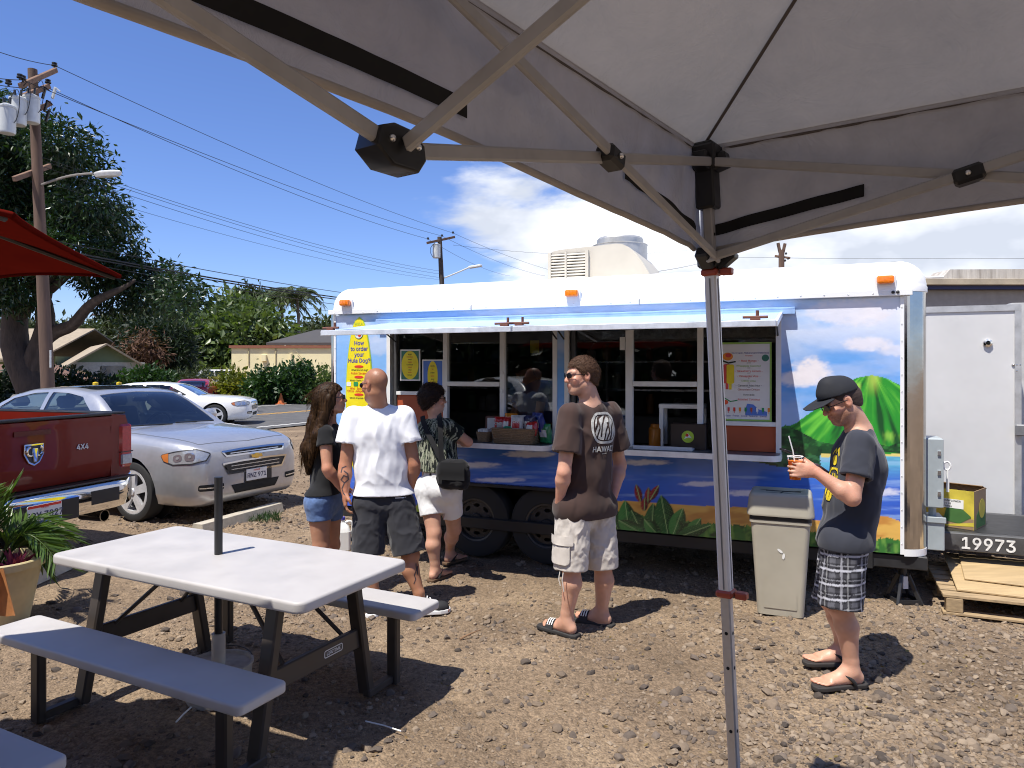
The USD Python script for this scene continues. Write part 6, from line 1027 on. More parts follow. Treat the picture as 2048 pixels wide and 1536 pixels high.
    def flipflop(self, q, mat, strapm, slide=False, name='sandal'):
        W, d, x, g = getattr(self, 'foot' + q); s = self.s; o = sg.Polygon([(-.085, -.03), (-.075, -.038), (.0, -.037), (.06, -.046), (.14, -.050), (.195, -.038), (.222, -.01), (.225, .02), (.215, .045), (.18, .052), (.1, .045), (.03, .036), (-.06, .038), (-.085, .02)]).buffer(.004)
        R_ = np.stack([d, -x, np.array([0, 0, 1.0])], 1); R_ = R_ if np.linalg.det(R_) > 0 else np.stack([d, x, np.array([0, 0, 1.0])], 1); sole = part(self.t, name, xf(slab(o, .024, .006), R_ * s, W(0, 0, -.020)), mat, smooth=40, world=True)
        if slide: a = np.linspace(-1, 1, 13); P = [W(.085 + .0 * t, .047 * t, .062 - .058 * abs(t) ** 2.4) for t in a]; P2 = [W(.15 + .0 * t, .048 * t, .046 - .046 * abs(t) ** 2.4) for t in a]; part(sole, 'strap', join(grid(np.array([np.array(P), np.array(P2)])), grid(np.array([np.array(P2), np.array(P) ]) + [0, 0, -.004])), strapm, smooth=True, world=True)
        else:
            for e in (-1, 1): part(sole, 'strap', tube(smoothline([W(.125, .012, .006), W(.105, .012, .040), W(.05, e * .030 + .004, .052), W(.0, e * .042, .004)], 14), np.linspace(.006, .010, 14), 8), strapm, smooth=40, world=True)
        return sole
def strands(p, name, mat, roots, path_fn, n, r=.0011, seed=1):
    """thin hair strands as one set of curves"""
    g = np.random.default_rng(seed); path = str(p.t.GetPath()) + '/' + numbered(str(p.t.GetPath()), name); L = _loc[str(p.t.GetPath())]; P, C = [], []
    for i in range(n): q = path_fn(g); P.append(q - L); C.append(len(q))
    c = UsdGeom.BasisCurves.Define(stage, path); c.CreateTypeAttr('linear'); c.CreateCurveVertexCountsAttr(Vt.IntArray(C)); c.CreatePointsAttr(Vt.Vec3fArray.FromNumpy(np.vstack(P).astype(np.float32))); c.CreateWidthsAttr(Vt.FloatArray([2 * r])); c.SetWidthsInterpolation('constant'); UsdShade.MaterialBindingAPI.Apply(c.GetPrim()).Bind(mat); tag(c, None, None, None, 'stuff')
def short_hair(p, mat, n, L, seed=1, lift=.5, r=.0007):
    v = np.asarray(p.hairmesh.vertices); _, _, nn = meshkit.arrays(p.hairmesh, True); R = p.R
    def path(g):
        i = g.integers(len(v)); N = nn[i]; up = (v[i] - p.J['head']) @ R[:, 2]; fl = R[:, 1] * (.55 if up > .07 else -.75) - R[:, 2] * (.0 if up > .07 else .8); fl = nrm(fl - (fl @ N) * N); d = nrm(N * lift + fl + g.normal(0, .22, 3)); q = [v[i] - N * .003]; l = L * g.uniform(.6, 1.3)
        for k in range(4): q.append(q[-1] + d * l / 4); d = nrm(d + fl * .25 - N * .12)
        return np.array(q)
    strands(p, 'hair_strand', mat, None, path, n, r, seed)
# ------------------------------------------------------------------ the people
fair, tan, mid = (0.54, 0.30, 0.205), (0.39, 0.185, 0.105), (0.46, 0.235, 0.145)
def cloth(name, col, rough=0.9, var=0.08, scale=16, bump=0.0005, sheen=0.15): return M(name, col, rough, var=var, scale=scale, bump=bump, bscale=900, spec=0.2, sheen=sheen)
def ft(an, dx, dy, L=0.2, z=0.0): d = nrm([dx, dy]); return np.array([an[0] + d[0] * L, an[1] + d[1] * L, z])
def projmesh(body, mesh2, o, u, v, off):
    u, v = nrm(u), nrm(v); w = np.cross(u, v); P = np.asarray(mesh2.vertices); O = np.asarray(o) + P[:, :1] * u + P[:, 1:2] * v; t = hit(body, O, -w); t = np.where(np.isfinite(t), t, np.nanmedian(np.where(np.isfinite(t), t, np.nan))); return trimesh.Trimesh(O - t[:, None] * w + (off + P[:, 2:3]) * w, mesh2.faces, process=False)
def crop(m, c, r): v = np.asarray(m.vertices); k = (np.linalg.norm(v - c, axis=1) < r)[m.faces].all(1); return trimesh.Trimesh(v, m.faces[k], process=False)
sole_dk = M('sandal_sole', (0.028, 0.026, 0.025), 0.8, var=0.2); strap_bk = M('sandal_strap', (0.014, 0.014, 0.015), 0.75)
def shoe(p, q, upper, sole):
    W, d, x, g = getattr(p, 'foot' + q); s = p.s; an = p.J['an' + q]; S = Field(W(.06, 0, .05) - .24, W(.06, 0, .05) + .24, .005)
    S.cone(W(-.04, 0, .035), W(-.02, 0, .075), .042 * s, .042 * s, .02); S.cone(W(-.02, 0, .085), W(.03, 0, .07), .044 * s, .042 * s, .03); S.cone(W(.0, .004, .055), W(.15, .012, .032), .045 * s, .034 * s, .03); S.cone(W(-.03, 0, .03), W(.17, -.012, .03), .038 * s, .036 * s, .03); S.cone(W(.14, .02, .03), W(.18, .012, .028), .036 * s, .034 * s, .02); S.cut(W(0, 0, .012), (0, 0, -1)); S.cut(W(-.02, 0, .098), (0, 0, 1)); m = relax(S.mesh(), 3, .4)
    up = part(p.t, 'shoe', m, upper, smooth=True, world=True); o = sg.Polygon([(-.083, -.03), (-.07, -.042), (.0, -.042), (.07, -.05), (.15, -.054), (.20, -.042), (.222, -.012), (.222, .018), (.205, .045), (.16, .055), (.08, .048), (.0, .042), (-.07, .042), (-.083, .028)]).buffer(.004); R_ = np.stack([d, np.array([-d[1], d[0], 0]), np.array([0, 0, 1.0])], 1)
    part(up, 'shoe_sole', xf(slab(o, .030, .006), R_ * s, W(0, 0, -.008)), sole, smooth=40, world=True)
    for k in range(4): part(up, 'lace', tube([W(.055 + k * .022, -.022, .105 - k * .013), W(.06 + k * .022, 0, .113 - k * .014), W(.055 + k * .022, .022, .105 - k * .013)], .004, 6), sole, world=True)
    return up
# --- man in the brown shirt, back to us, head turned left
d = 4.62; J = dict(head=at(1163, 752, 4.61), shL=at(1141, 829, 4.53), shR=at(1219, 826, 4.76), elL=at(1128, 945, 4.46), wrL=at(1119, 1000, 4.52), elR=at(1240, 930, 4.84), wrR=at(1226, 996, 4.74), hipL=at(1147, 1018, 4.57), hipR=at(1195, 1016, 4.70), knL=at(1142, 1128, 4.53), knR=at(1204, 1124, 4.68), anL=at(1134, 1243, 4.53), anR=at(1203, 1236, 4.70))
J['toeL'] = ft(J['anL'], -.72, .70, z=.024); J['toeR'] = ft(J['anR'], -.80, .60, z=.024)
p = Person('man in a brown tee shirt and pale cargo shorts, hand in pocket, back half turned', J, 1.0, fair, (-.94, -.30, -.06), bf=(-.64, .77, 0), hands={'L': dict(d=(-.15, .25, -1), palm=(.8, .5, 0), curl=.35, thumb=1)}, torso=.98, legk=1.06, armk=1.02)
p.finish_skin(beard=.30); brown = cloth('brown_cotton', lin(66, 50, 45)); sh = p.tee(brown, hem=.735, sleeve=.66, loose=1.25, amp=.013, seed=11, scale=8, sl_r=1.12)
khaki = cloth('khaki_cotton', lin(196, 188, 178), bump=.001); so = p.shorts(khaki, .775, 1.10, 1.16, .106, amp=.012, seed=13, scale=13, hang=.3)
p.hair(M('hair_brown', (0.060, 0.030, 0.016), .7, var=.4, scale=150, spec=.2), .010, .060, -.062, amp=.003); short_hair(p, M('hair_brown_strand', (0.085, 0.042, 0.020), .5, var=.45, scale=60, spec=.25), 3000, .018, 3); p.shades()
u = np.array([.77, .64, 0]); w = np.cross(u, [0, 0, 1.0]); o = (J['shL'] + J['shR']) / 2; o = np.array([o[0], o[1], at(1207, 852, 4.7)[2]]) + w * 1.0 + u * .010; bk = crop(p.shirt, o - w * .9, .40); inkw = M('shirt_print', (0.46, 0.45, 0.41), .8, var=.35, scale=70)
em = rrect(.215, .20, .08); ring = em.difference(em.buffer(-.016)); inner = em.buffer(-.024)
petal = sg.Polygon([(-.02, -.09), (.0, -.02), (.045, .055), (.02, .075), (-.03, .02)]).union(sg.Polygon([(-.09, -.03), (-.05, .06), (-.02, .07), (-.035, -.02), (-.05, -.07)])).union(sg.Polygon([(.03, -.08), (.06, .0), (.085, .05), (.09, -.01), (.07, -.06)])).union(sg.LineString([(-.09, .02), (-.02, .085), (.06, .08)]).buffer(.007)).intersection(inner)
part(sh, 'back_print', [decal(bk, ring, o, u, (0, 0, 1), .004, .02), decal(bk, inner.difference(shapely.union_all([sg.LineString([(-.02, -.095), (.0, -.02), (.05, .06), (.02, .08), (-.03, .02), (-.04, -.05)]).buffer(.006), sg.LineString([(-.09, -.03), (-.05, .06), (.0, .085)]).buffer(.007), sg.LineString([(.03, -.09), (.06, .0), (.09, .04)]).buffer(.007), sg.LineString([(.0, -.09), (.03, -.03), (.02, .03)]).buffer(.006), sg.LineString([(-.07, -.06), (-.05, .0), (-.055, .05)]).buffer(.005)])), o, u, (0, 0, 1), .004, .02)], inkw, smooth=True, world=True); t_ = text('HAWAII', .033, .0006, True, True); part(sh, 'back_lettering', projmesh(bk, xf(t_, None, (-.012, -.150, 0)), o, u, (0, 0, 1), .004), inkw, smooth=False, world=True); part(sh, 'back_lettering', projmesh(bk, xf(text('HAWAII', .007, .0006, False, True), None, (-.012, -.166, 0)), o, u, (0, 0, 1), .004), inkw, smooth=False, world=True)
# cargo pocket, flap, draw cords
po = J['hipL'] * .35 + J['knL'] * .65; ow = np.array([-.75, -.66, 0]); uu_ = np.cross([0, 0, 1.0], ow); sc = crop(p.short, po, .3)
pc = part(so, 'cargo_pocket', decal(sc, rrect(.15, .17, .02), po + ow * 1 - [0, 0, .015], uu_, (0, 0, 1), .014, .02), khaki, smooth=True, world=True); part(pc, 'pocket_flap', decal(sc, sg.Polygon([(-.085, .055), (.085, .055), (.08, .10), (-.08, .10)]).buffer(.006), po + ow * 1 - [0, 0, .03], uu_, (0, 0, 1), .022, .02), khaki, smooth=True, world=True)
for k in (0, .03): part(so, 'draw_cord', tube([J['knL'] + ow * .10 + uu_ * k + [0, 0, -.03], J['knL'] + ow * .11 + uu_ * k + [0, 0, -.075], J['knL'] + ow * .105 + uu_ * (k + .01) + [0, 0, -.115 - k]], .0035, 6), khaki, world=True)
for q in 'LR':
    so_ = p.flipflop(q, sole_dk, strap_bk, slide=True); W = getattr(p, 'foot' + q)[0]
    for k in range(3): yy = .095 + .018 * k; a = np.linspace(-.8, .8, 9); part(so_, 'strap_stripe', grid(np.array([[W(yy, .047 * t, .066 - .058 * abs(t) ** 2.4 - .13 * (yy - .085)) for t in a], [W(yy + .008, .047 * t, .065 - .058 * abs(t) ** 2.4 - .13 * (yy - .085)) for t in a]])), whitep, smooth=True, world=True)
# --- bald man in the white shirt
J = dict(head=at(750, 770, 4.98), shL=at(706, 834, 5.02), shR=at(808, 834, 5.06), elL=at(690, 935, 4.98), wrL=at(690, 985, 4.93), elR=at(828, 930, 5.05), wrR=at(822, 974, 5.10), hipL=at(740, 1003, 5.03), hipR=at(793, 1003, 5.06), knL=at(736, 1112, 4.98), knR=at(820, 1110, 5.0), anL=at(748, 1200, 4.94), anR=at(838, 1200, 4.96))
J['toeL'] = ft(J['anL'], .05, 1, z=.0); J['toeR'] = ft(J['anR'], .97, .22, z=.0)
p = Person('bald man in a plain white tee shirt and charcoal shorts, tattooed arm hanging', J, .97, tan, (-.80, .58, -.12), bf=(-.06, 1, 0), hands={'L': dict(d=(.05, -.12, -1), palm=(1, .3, 0), curl=.45, thumb=1), 'R': dict(d=(-.3, .3, -1), palm=(-1, .3, 0), curl=.3, thumb=-1)}, torso=1.08, legk=1.05, armk=1.08)
p.finish_skin(beard=.35, scalp=.28); p.tee(cloth('white_cotton', (0.78, 0.78, 0.79), var=.02), hem=.81, sleeve=.52, loose=1.35, amp=.014, seed=21, scale=8, sl_r=1.12); char = cloth('charcoal_twill', lin(50, 50, 54)); so = p.shorts(char, .90, .96, 1.22, .118, amp=.012, seed=23, scale=10, hang=.2); p.shades(lens=(.028, .019))
part(so, 'pocket_trim', decal(crop(p.short, at(800, 993, 5.0), .2), sg.box(-.035, -.003, .035, .003), at(803, 993, 5.0) - [0, 1, 0], (1, 0, 0), (0, 0, 1), .004, .02), whitep, smooth=True, world=True)
tat = M('tattoo_ink', (0.05, 0.035, 0.04), .6); bd = crop(p.skin, at(690, 960, 4.95), .22)
for ln in ([(.0, .06), (.025, .04), (.03, .0), (.005, -.02), (-.02, .0), (.0, .03), (.02, .02)], [(.005, -.02), (-.012, -.06), (.0, -.09), (.012, -.10)], [(-.02, .05), (-.015, .08), (.01, .09)]): part(p.t, 'tattoo', decal(bd, sg.LineString(ln).buffer(.0035), at(690, 958, 4.95) - [0, 1, 0], (1, 0, 0), (0, 0, 1), .0015, .012), tat, smooth=True, world=True)
bd = crop(p.skin, at(842, 1150, 4.95), .15)
for ln in ([(.02, .07), (.026, .03), (.012, .0), (.022, -.03), (.01, -.06)], [(.03, .05), (.032, .0)]): part(p.t, 'tattoo', decal(bd, sg.LineString(ln).buffer(.003), at(826, 1148, 4.95) - [0, 1, 0], (1, 0, 0), (0, 0, 1), .0015, .012), tat, smooth=True, world=True)
shu, shs = M('shoe_black', (0.018, 0.018, 0.02), .8), M('shoe_white', (0.74, 0.74, 0.73), .5); sL = shoe(p, 'L', shu, shs); sR = shoe(p, 'R', shu, shs)
W = p.footR[0]; part(sR, 'side_swoosh', tube([W(.02, -.052, .05), W(.07, -.056, .036), W(.13, -.046, .062)], .008, 6), whitep, world=True)
# --- woman in black with long hair
J = dict(head=at(664, 799, 5.26), shR=at(650, 866, 5.16), shL=at(668, 864, 5.46), elR=at(655, 938, 5.09), wrR=at(676, 968, 5.14), elL=at(688, 930, 5.52), wrL=at(694, 975, 5.44), hipR=at(638, 1004, 5.20), hipL=at(660, 1002, 5.40), knR=at(642, 1092, 5.20), knL=at(663, 1090, 5.42), anR=at(644, 1183, 5.20), anL=at(668, 1172, 5.42))
J['toeL'] = ft(J['anL'], .95, .3, .18, z=.022); J['toeR'] = ft(J['anR'], .98, -.1, .18, z=.022)
p = Person('woman in a black tee shirt and denim shorts with long brown streaked hair', J, .90, mid, (.95, .18, .12), bf=(.93, .36, 0), hands={'R': dict(d=(.75, .25, -.7), palm=(-.3, .9, 0), curl=.4, thumb=1)}, female=True, torso=1.04, legk=1.12)
p.finish_skin(); p.tee(cloth('black_jersey', (0.012, 0.012, 0.013)), hem=.775, sleeve=.36, loose=.7, amp=.006, seed=31, scale=9); denim = cloth('denim', lin(92, 116, 158), var=.2, scale=30, bump=.001); so = p.shorts(denim, .86, .40, 1.08, .100, amp=.005, seed=33, hang=.1); p.shades()
hm = M('hair_dark_streaked', (0.012, 0.007, 0.005), .5, var=.5, scale=90, stretch=(1, 1, .10), col2=(0.055, 0.027, 0.010), bump=.003, bscale=140, spec=.12)
Rh, hc = p.R, J['head']; w = p.hw; S = Field(hc - [.3, .3, .62], hc + .22, .006); S.ell(w(0, -.020, .036), Rh, (.090, .106, .098), 0); S.cone(w(0, -.07, .0), hc + [-.10, 0, -.18], .075, .070, .05); S.cone(hc + [-.10, 0, -.18], hc + [-.155, -.02, -.36], .068, .062, .05); S.cone(hc + [-.155, -.02, -.36], hc + [-.165, -.03, -.53], .060, .020, .04); S.cone(w(.075, -.02, .0), hc + [-.07, -.11, -.25], .030, .034, .04); S.cone(hc + [-.07, -.11, -.25], hc + [-.13, -.11, -.42], .034, .012, .04)
sl, P = S.region(hc - .3, hc + .25, 0); q = (P - hc) @ Rh; y, z = q[..., 1], q[..., 2]; S.F[sl] = np.maximum(S.F[sl], np.minimum(np.interp(y, [-.2, -.04, .0, .03, .055, .10], [-.9, -.9, -.35, .03, .058, .066]) - z, 1).astype(np.float32)); hmesh = crease(relax(S.mesh(), 2, .4), .010, 30, 5, (1, 1, .18), amp2=.003); part(p.t, 'hair', hmesh, hm, smooth=True, world=True)
hv = np.asarray(hmesh.vertices); _, _, hn = meshkit.arrays(hmesh, True); sel = np.argwhere((hv[:, 2] > hc[2] - .42))[:, 0]
def hair_path(g):
    i = sel[g.integers(len(sel))]; a = hv[i] + hn[i] * g.uniform(.0005, .002); n = 9; L = g.uniform(.08, .16); fall = nrm([-.22 if a[2] < hc[2] + .02 else -.8, 0, -1.0 if a[2] < hc[2] + .06 else -.35]); q = [a]
    for k in range(1, n):
        dirv = nrm(fall + 0.5 * hn[i] * (-.3) + np.array([g.normal(0, .03), g.normal(0, .03), -.03 * k])); q.append(q[-1] + dirv * L / n)
    return np.array(q)
strands(p, 'hair_strand', M('hair_strand', (0.010, 0.006, 0.004), .5, var=.5, scale=40, col2=(0.075, 0.036, 0.012), spec=.1), None, hair_path, 900, .0009, 4)
for q in 'LR': p.flipflop(q, sole_dk, strap_bk)
# --- woman leaning at the serving window
J = dict(head=at(867, 799, 5.80), shL=at(850, 855, 5.92), shR=at(896, 853, 5.72), elR=at(936, 884, 5.80), wrR=at(912, 880, 6.06), elL=at(862, 905, 6.10), wrL=at(900, 884, 6.28), hipL=at(856, 978, 5.82), hipR=at(898, 978, 5.70), knL=at(868, 1066, 5.72), knR=at(908, 1058, 5.92), anL=at(870, 1140, 5.70), anR=at(900, 1106, 6.20))
J['toeL'] = ft(J['anL'], .5, .85, .18, z=.022); J['toeR'] = ft(J['anR'], .6, .8, .18, z=.022)
p = Person('short haired woman in a patterned blouse and white shorts leaning at the serving window', J, .90, fair, (.95, .28, 0), bf=(.36, .93, 0), hands={'R': dict(d=(-.3, 1, .0), palm=(0, 0, -1), curl=.3, thumb=-1), 'L': dict(d=(.4, 1, 0), palm=(0, 0, -1), curl=.3, thumb=1)}, female=True, torso=1.08, legk=1.12)
p.finish_skin()
def blousep(v):
    a = np.arctan2(v[:, 1] - p.pel[1], v[:, 0] - p.pel[0]); X = np.floor(a * 22); Z = v[:, 2] * 26 + (np.sin(X * 12.9898) * 43758.5453 % 1) * 7; r = np.sin(X * 78.233 + np.floor(Z) * 37.719) * 43758.5453 % 1; dark = np.array(lin(30, 34, 32)); c = np.where((r > .52)[:, None], np.array(lin(150, 152, 132)), dark); return np.where((r > .86)[:, None], np.array(lin(96, 104, 84)), c)
p.tee(PAINT('blouse_print', .8, spec=.2), hem=.865, sleeve=.55, loose=1.1, amp=.007, seed=41, scale=9, name='blouse', paintf=blousep); so = p.shorts(cloth('white_denim', (0.76, 0.76, 0.76), var=.02), .90, .60, 1.12, .100, amp=.006, seed=43, hang=.1); part(so, 'pocket_button', decal(crop(p.short, at(866, 943, 5.72), .15), sg.Point(0, 0).buffer(.009), at(862, 947, 5.72) - [0, 1, 0], (1, 0, 0), (0, 0, 1), .004, .006), black, smooth=True, world=True)
p.hair(M('hair_dark', (0.016, 0.009, 0.007), .65, var=.5, scale=120, spec=.2), .022, .046, -.095, vol=(.006, -.006, .006), amp=.008, seed=8, side=-.03); short_hair(p, M('hair_dark_strand', (0.020, 0.010, 0.007), .5, var=.5, scale=50, col2=(.06, .03, .018), spec=.25), 3000, .030, 5, .35); p.shades()
for q in 'LR': p.flipflop(q, M('sandal_tan', lin(92, 70, 50), .8), strap_bk)
bag = thing('shoulder_bag', 'black messenger bag hanging at the hip of the woman in white shorts', 'bag', at(906, 950, 5.56)); bo = at(906, 945, 5.56); blk = cloth('bag_nylon', (0.010, 0.010, 0.011), var=.2); S = Field(bo - .3, bo + .3, .006); S.cone(bo + [-.065, .03, .05], bo + [.065, -.03, .05], .055, k=0, flat=((.33, .94, 0), 1.2)); S.cone(bo + [-.07, .03, -.07], bo + [.07, -.03, -.07], .062, k=.05, flat=((.33, .94, 0), 1.1)); S.cone(bo + [-.07, .03, 0], bo + [.07, -.03, 0], .06, k=.05, flat=((.33, .94, 0), 1.1))
part(bag, 'bag_body', crease(relax(S.mesh(), 3, .4), .006, 12, 51, amp2=.002), blk, smooth=True, world=True); fl = np.array([[bo + [x_, -.03 * x_ / .09 - .075 - .004 * np.sin(z_ * 50), z_] for z_ in np.linspace(-.05, .085, 8)] for x_ in np.linspace(-.095, .095, 12)]); part(bag, 'bag_flap', grid(fl), blk, smooth=True, world=True); part(bag, 'bag_pocket', box(bo[0] + .075, bo[0] + .13, bo[1] - .07, bo[1] - .01, bo[2] + .02, bo[2] + .07, .015), blk, world=True)
blo = p.tee.__self__.shirt
def onshirt(pts, off=.012):
    P = smoothline(pts, 26); from scipy.spatial import cKDTree; v = np.asarray(blo.vertices); _, _, n = meshkit.arrays(blo, True); tr_ = cKDTree(v); k = tr_.query(P)[1]; dd = ((P - v[k]) * n[k]).sum(1); return P + n[k] * np.maximum(off - dd, 0)[:, None]
def ribbon(P, wdt, side): P = np.array(P); T = np.gradient(P, axis=0); s_ = np.cross(T, side); s_ /= np.linalg.norm(s_, axis=1, keepdims=True); return grid(np.stack([P - s_ * wdt / 2, P + s_ * wdt / 2], 1))
part(bag, 'bag_strap', [ribbon(onshirt([at(845, 832, 5.84), at(852, 858, 5.72), at(868, 890, 5.62), at(884, 925, 5.56), at(888, 938, 5.55)]), .04, (0, 1, 0))], blk, smooth=True, world=True); part(bag, 'bag_strap', ribbon(onshirt([at(878, 828, 5.75), at(880, 850, 5.62), at(882, 890, 5.58), at(884, 935, 5.55)]), .04, (0, 1, 0)), blk, smooth=True, world=True)
# --- man in the cap, looking at his phone
J = dict(head=at(1681, 803, 3.89), shL=at(1722, 886, 3.74), shR=at(1712, 880, 4.07), elL=at(1704, 996, 3.67), wrL=at(1632, 944, 3.74), elR=at(1688, 985, 4.13), wrR=at(1632, 936, 4.00), hipL=at(1690, 1088, 3.82), hipR=at(1684, 1086, 4.02), knL=at(1680, 1212, 3.79), knR=at(1664, 1202, 4.05), anL=at(1702, 1342, 3.80), anR=at(1684, 1298, 4.08))
J['toeL'] = ft(J['anL'], -1, -.12, .21, z=.024); J['toeR'] = ft(J['anR'], -1, .05, .21, z=.024)
p = Person('man in a black cap and plaid shorts looking at his phone', J, .98, fair, (-.90, -.02, -.44), up=(-.44, 0, .90), bf=(-.99, .06, 0), hands={'L': dict(d=(-.96, .12, .10), palm=(.12, 1, -.05), curl=.62, thumb=-1), 'R': dict(d=(-.93, -.25, .20), palm=(.15, -.25, .95), curl=.45, thumb=1)}, torso=1.04, legk=1.04)
p.finish_skin(beard=.55); grey_t = cloth('charcoal_jersey', lin(54, 56, 64)); sh = p.tee(grey_t, hem=.735, sleeve=.62, loose=1.2, amp=.012, seed=61, scale=8, sl_r=1.06)
def plaid(v):
    x = (v[:, 0] - p.pel[0]) * 1.0; y = v[:, 1] - p.pel[1]; a = np.arctan2(y, x) * .13; z = v[:, 2] + .02 * np.sin(a * 9); c = np.tile(np.array(lin(40, 40, 44)), (len(v), 1))
    f1 = lambda t, per, w0, w1: ((t / per) % 1 > w0) & ((t / per) % 1 < w1)
    c = np.where(f1(z, .074, .0, .30)[:, None], c * 2.0 + .01, c); c = np.where(f1(a, .060, .0, .30)[:, None], c * 1.9 + .01, c)
    c = np.where(f1(z, .074, .44, .58)[:, None], np.array(lin(196, 196, 204)) * .85, c); c = np.where(f1(z, .074, .80, .86)[:, None], np.array(lin(150, 150, 156)) * .8, c); c = np.where(f1(a, .060, .52, .62)[:, None], c * .45 + np.array(lin(190, 190, 198)) * .45, c); c = np.where(f1(a, .060, .82, .88)[:, None], c * .5 + .22, c); return c
so = p.shorts(PAINT('plaid_cotton', .85, spec=.2, bump=.0006), .80, 1.02, 1.14, .112, amp=.010, seed=63, scale=10, paintf=plaid, hang=.2)
p.hair(M('hair_shaved', (0.05, 0.03, 0.022), .8, var=.4, scale=200), .002, .05, -.065, amp=.001)
w, R_ = p.hw, p.R; c = J['head']; S = Field(c - .2, c + .2, .0045); S.ell(w(0, -.010, .042), R_, (.088, .106, .100), 0); S.cone(w(0, .055, .075), w(0, .03, .11), .045, k=.04); S.cut(w(0, -.09, .036), R_ @ nrm([0, .12, -1])); capm = part(p.t, 'cap', relax(S.mesh(), 3, .4), M('cap_black', (0.011, 0.012, 0.016), .85, var=.2, bump=.0006, bscale=900), smooth=True, world=True)
br = sg.Polygon([(-.088, -.02), (-.085, .05), (-.06, .095), (0, .108), (.06, .095), (.085, .05), (.088, -.02)]).buffer(.004); bm_ = slab(br, .006, .002); v_ = np.asarray(bm_.vertices).copy(); v_[:, 2] += -.9 * v_[:, 0] ** 2; bm_ = trimesh.Trimesh(v_, bm_.faces, process=False); Rb = R_ @ rx(-6); part(capm, 'brim', xf(bm_, Rb, w(0, .085, .050)), M('cap_black', (0, 0, 0)), smooth=40, world=True)
part(capm, 'cap_button', blob(w(0, -.012, .143), (.008, .008, .006), 1), M('cap_black', (0, 0, 0)), world=True); part(capm, 'cap_seam', [tube([w(.088 * math.cos(a_) * math.cos(t), -.010 + .106 * math.sin(a_) * math.cos(t), .0425 + .1005 * math.sin(t)) for t in np.linspace(.05, 1.5, 12)], .0012, 5) for a_ in np.linspace(0, 2 * math.pi, 7)[:-1]], M('cap_stitch', (.03, .03, .035), .9), world=True)
p.shades()
stub = part(p.t, 'beard_stubble', decal(crop(p.skin, w(0, .05, -.07), .12), sg.Polygon([(-.052, -.02), (-.055, -.075), (-.03, -.115), (.0, -.118), (.02, -.10), (.03, -.085), (.0, -.085), (-.02, -.062), (-.035, -.02)]), w(-.4, .04, 0) if False else w(-.35, .045, 0), R_[:, 1] * -1, R_[:, 2], .0012, .012), M('stubble', (0.16, 0.095, 0.07), .8, var=.3, scale=250), smooth=True, world=True) if False else None
fs = crop(p.shirt, J['shL'] * .5 + J['shR'] * .5 - [.1, 0, .2], .42); _v = np.asarray(fs.vertices); _c = (J['shL'][1] + J['shR'][1]) / 2; fs = trimesh.Trimesh(_v, fs.faces[(np.abs(_v[:, 1] - _c) < .09)[fs.faces].all(1)], process=False); fo_ = (J['shL'] + J['shR']) / 2 + np.array([-1.0, -.01, -.20]); yp = M('shirt_print_yellow', lin(214, 190, 40), .7, var=.3, scale=60)
pr = [sg.Point(0, .10).buffer(.028), sg.Polygon([(-.05, .06), (.05, .06), (.075, -.05), (.03, -.12), (-.03, -.12), (-.075, -.05)]), sg.LineString([(-.05, .13), (-.02, .16), (0, .14), (.02, .165), (.05, .13)]).buffer(.006)]; hol = shapely.union_all([shapely.affinity.rotate(sg.box(-.06 + k * .03, -.10, -.05 + k * .03, .05), 12 * (k - 2)) for k in range(5)])
part(sh, 'chest_print', [decal(fs, shapely.affinity.scale(q.difference(hol), .62, 1, origin=(0, 0)), fo_, (0, -1, 0), (0, 0, 1), .004, .02) for q in pr], yp, smooth=True, world=True)
for q in 'LR': p.flipflop(q, M('thong_sole', (0.03, 0.026, 0.024), .8), strap_bk)
# phone and drink in his hands
hR = J['wrR']; ph = thing('phone', 'black phone held in front of the man in the cap', 'phone', hR + [-.12, -.04, .05]); R3 = np.stack([nrm([-.93, -.1, .36]), nrm([.1, -1, 0]), np.cross(nrm([-.93, -.1, .36]), nrm([.1, -1, 0]))], 1); pz = at(1583, 908, 3.93); part(ph, 'case', xf(slab(rrect(.125, .066, .010), .010, .003), R3 * np.array([1, 1, 1]), pz), blackp, smooth=40, world=True); part(ph, 'screen', xf(ext(rrect(.112, .056, .004), .0008), R3, pz + R3[:, 2] * (.0102 if R3[2, 2] > 0 else -.001)), M('screen_dark', (.01, .012, .016), .05, coat=1), smooth=False, world=True)
cpos = J['wrL'] + np.array([-.088, .052, -.052]); cup = thing('drink_cup', 'clear plastic cup of orange drink with a white straw', 'drink', cpos); prof = [(.001, 0), (.028, 0), (.030, .004), (.040, .125), (.042, .127), (.040, .129), (.038, .125), (.028, .006), (.001, .005)]
part(cup, 'cup_wall', lathe([(.028, .001), (.040, .127)], 28), GLASS('cup_plastic', (.96, .96, .96), .05, 1.3), smooth=True); part(cup, 'orange_drink', lathe([(.001, .006), (.0275, .006), (.0365, .104), (.001, .104)], 28), M('orange_juice', lin(232, 120, 12), .2, var=.06, sss=.3), smooth=35); part(cup, 'rim', lathe([(.0395, .125), (.042, .127), (.0395, .1295), (.038, .127), (.0395, .125)], 28), whitep, smooth=True); part(cup, 'straw', tube([(.004, 0, .05), (-.012, 0, .155), (-.034, 0, .235)], .0035, 8), whitep)
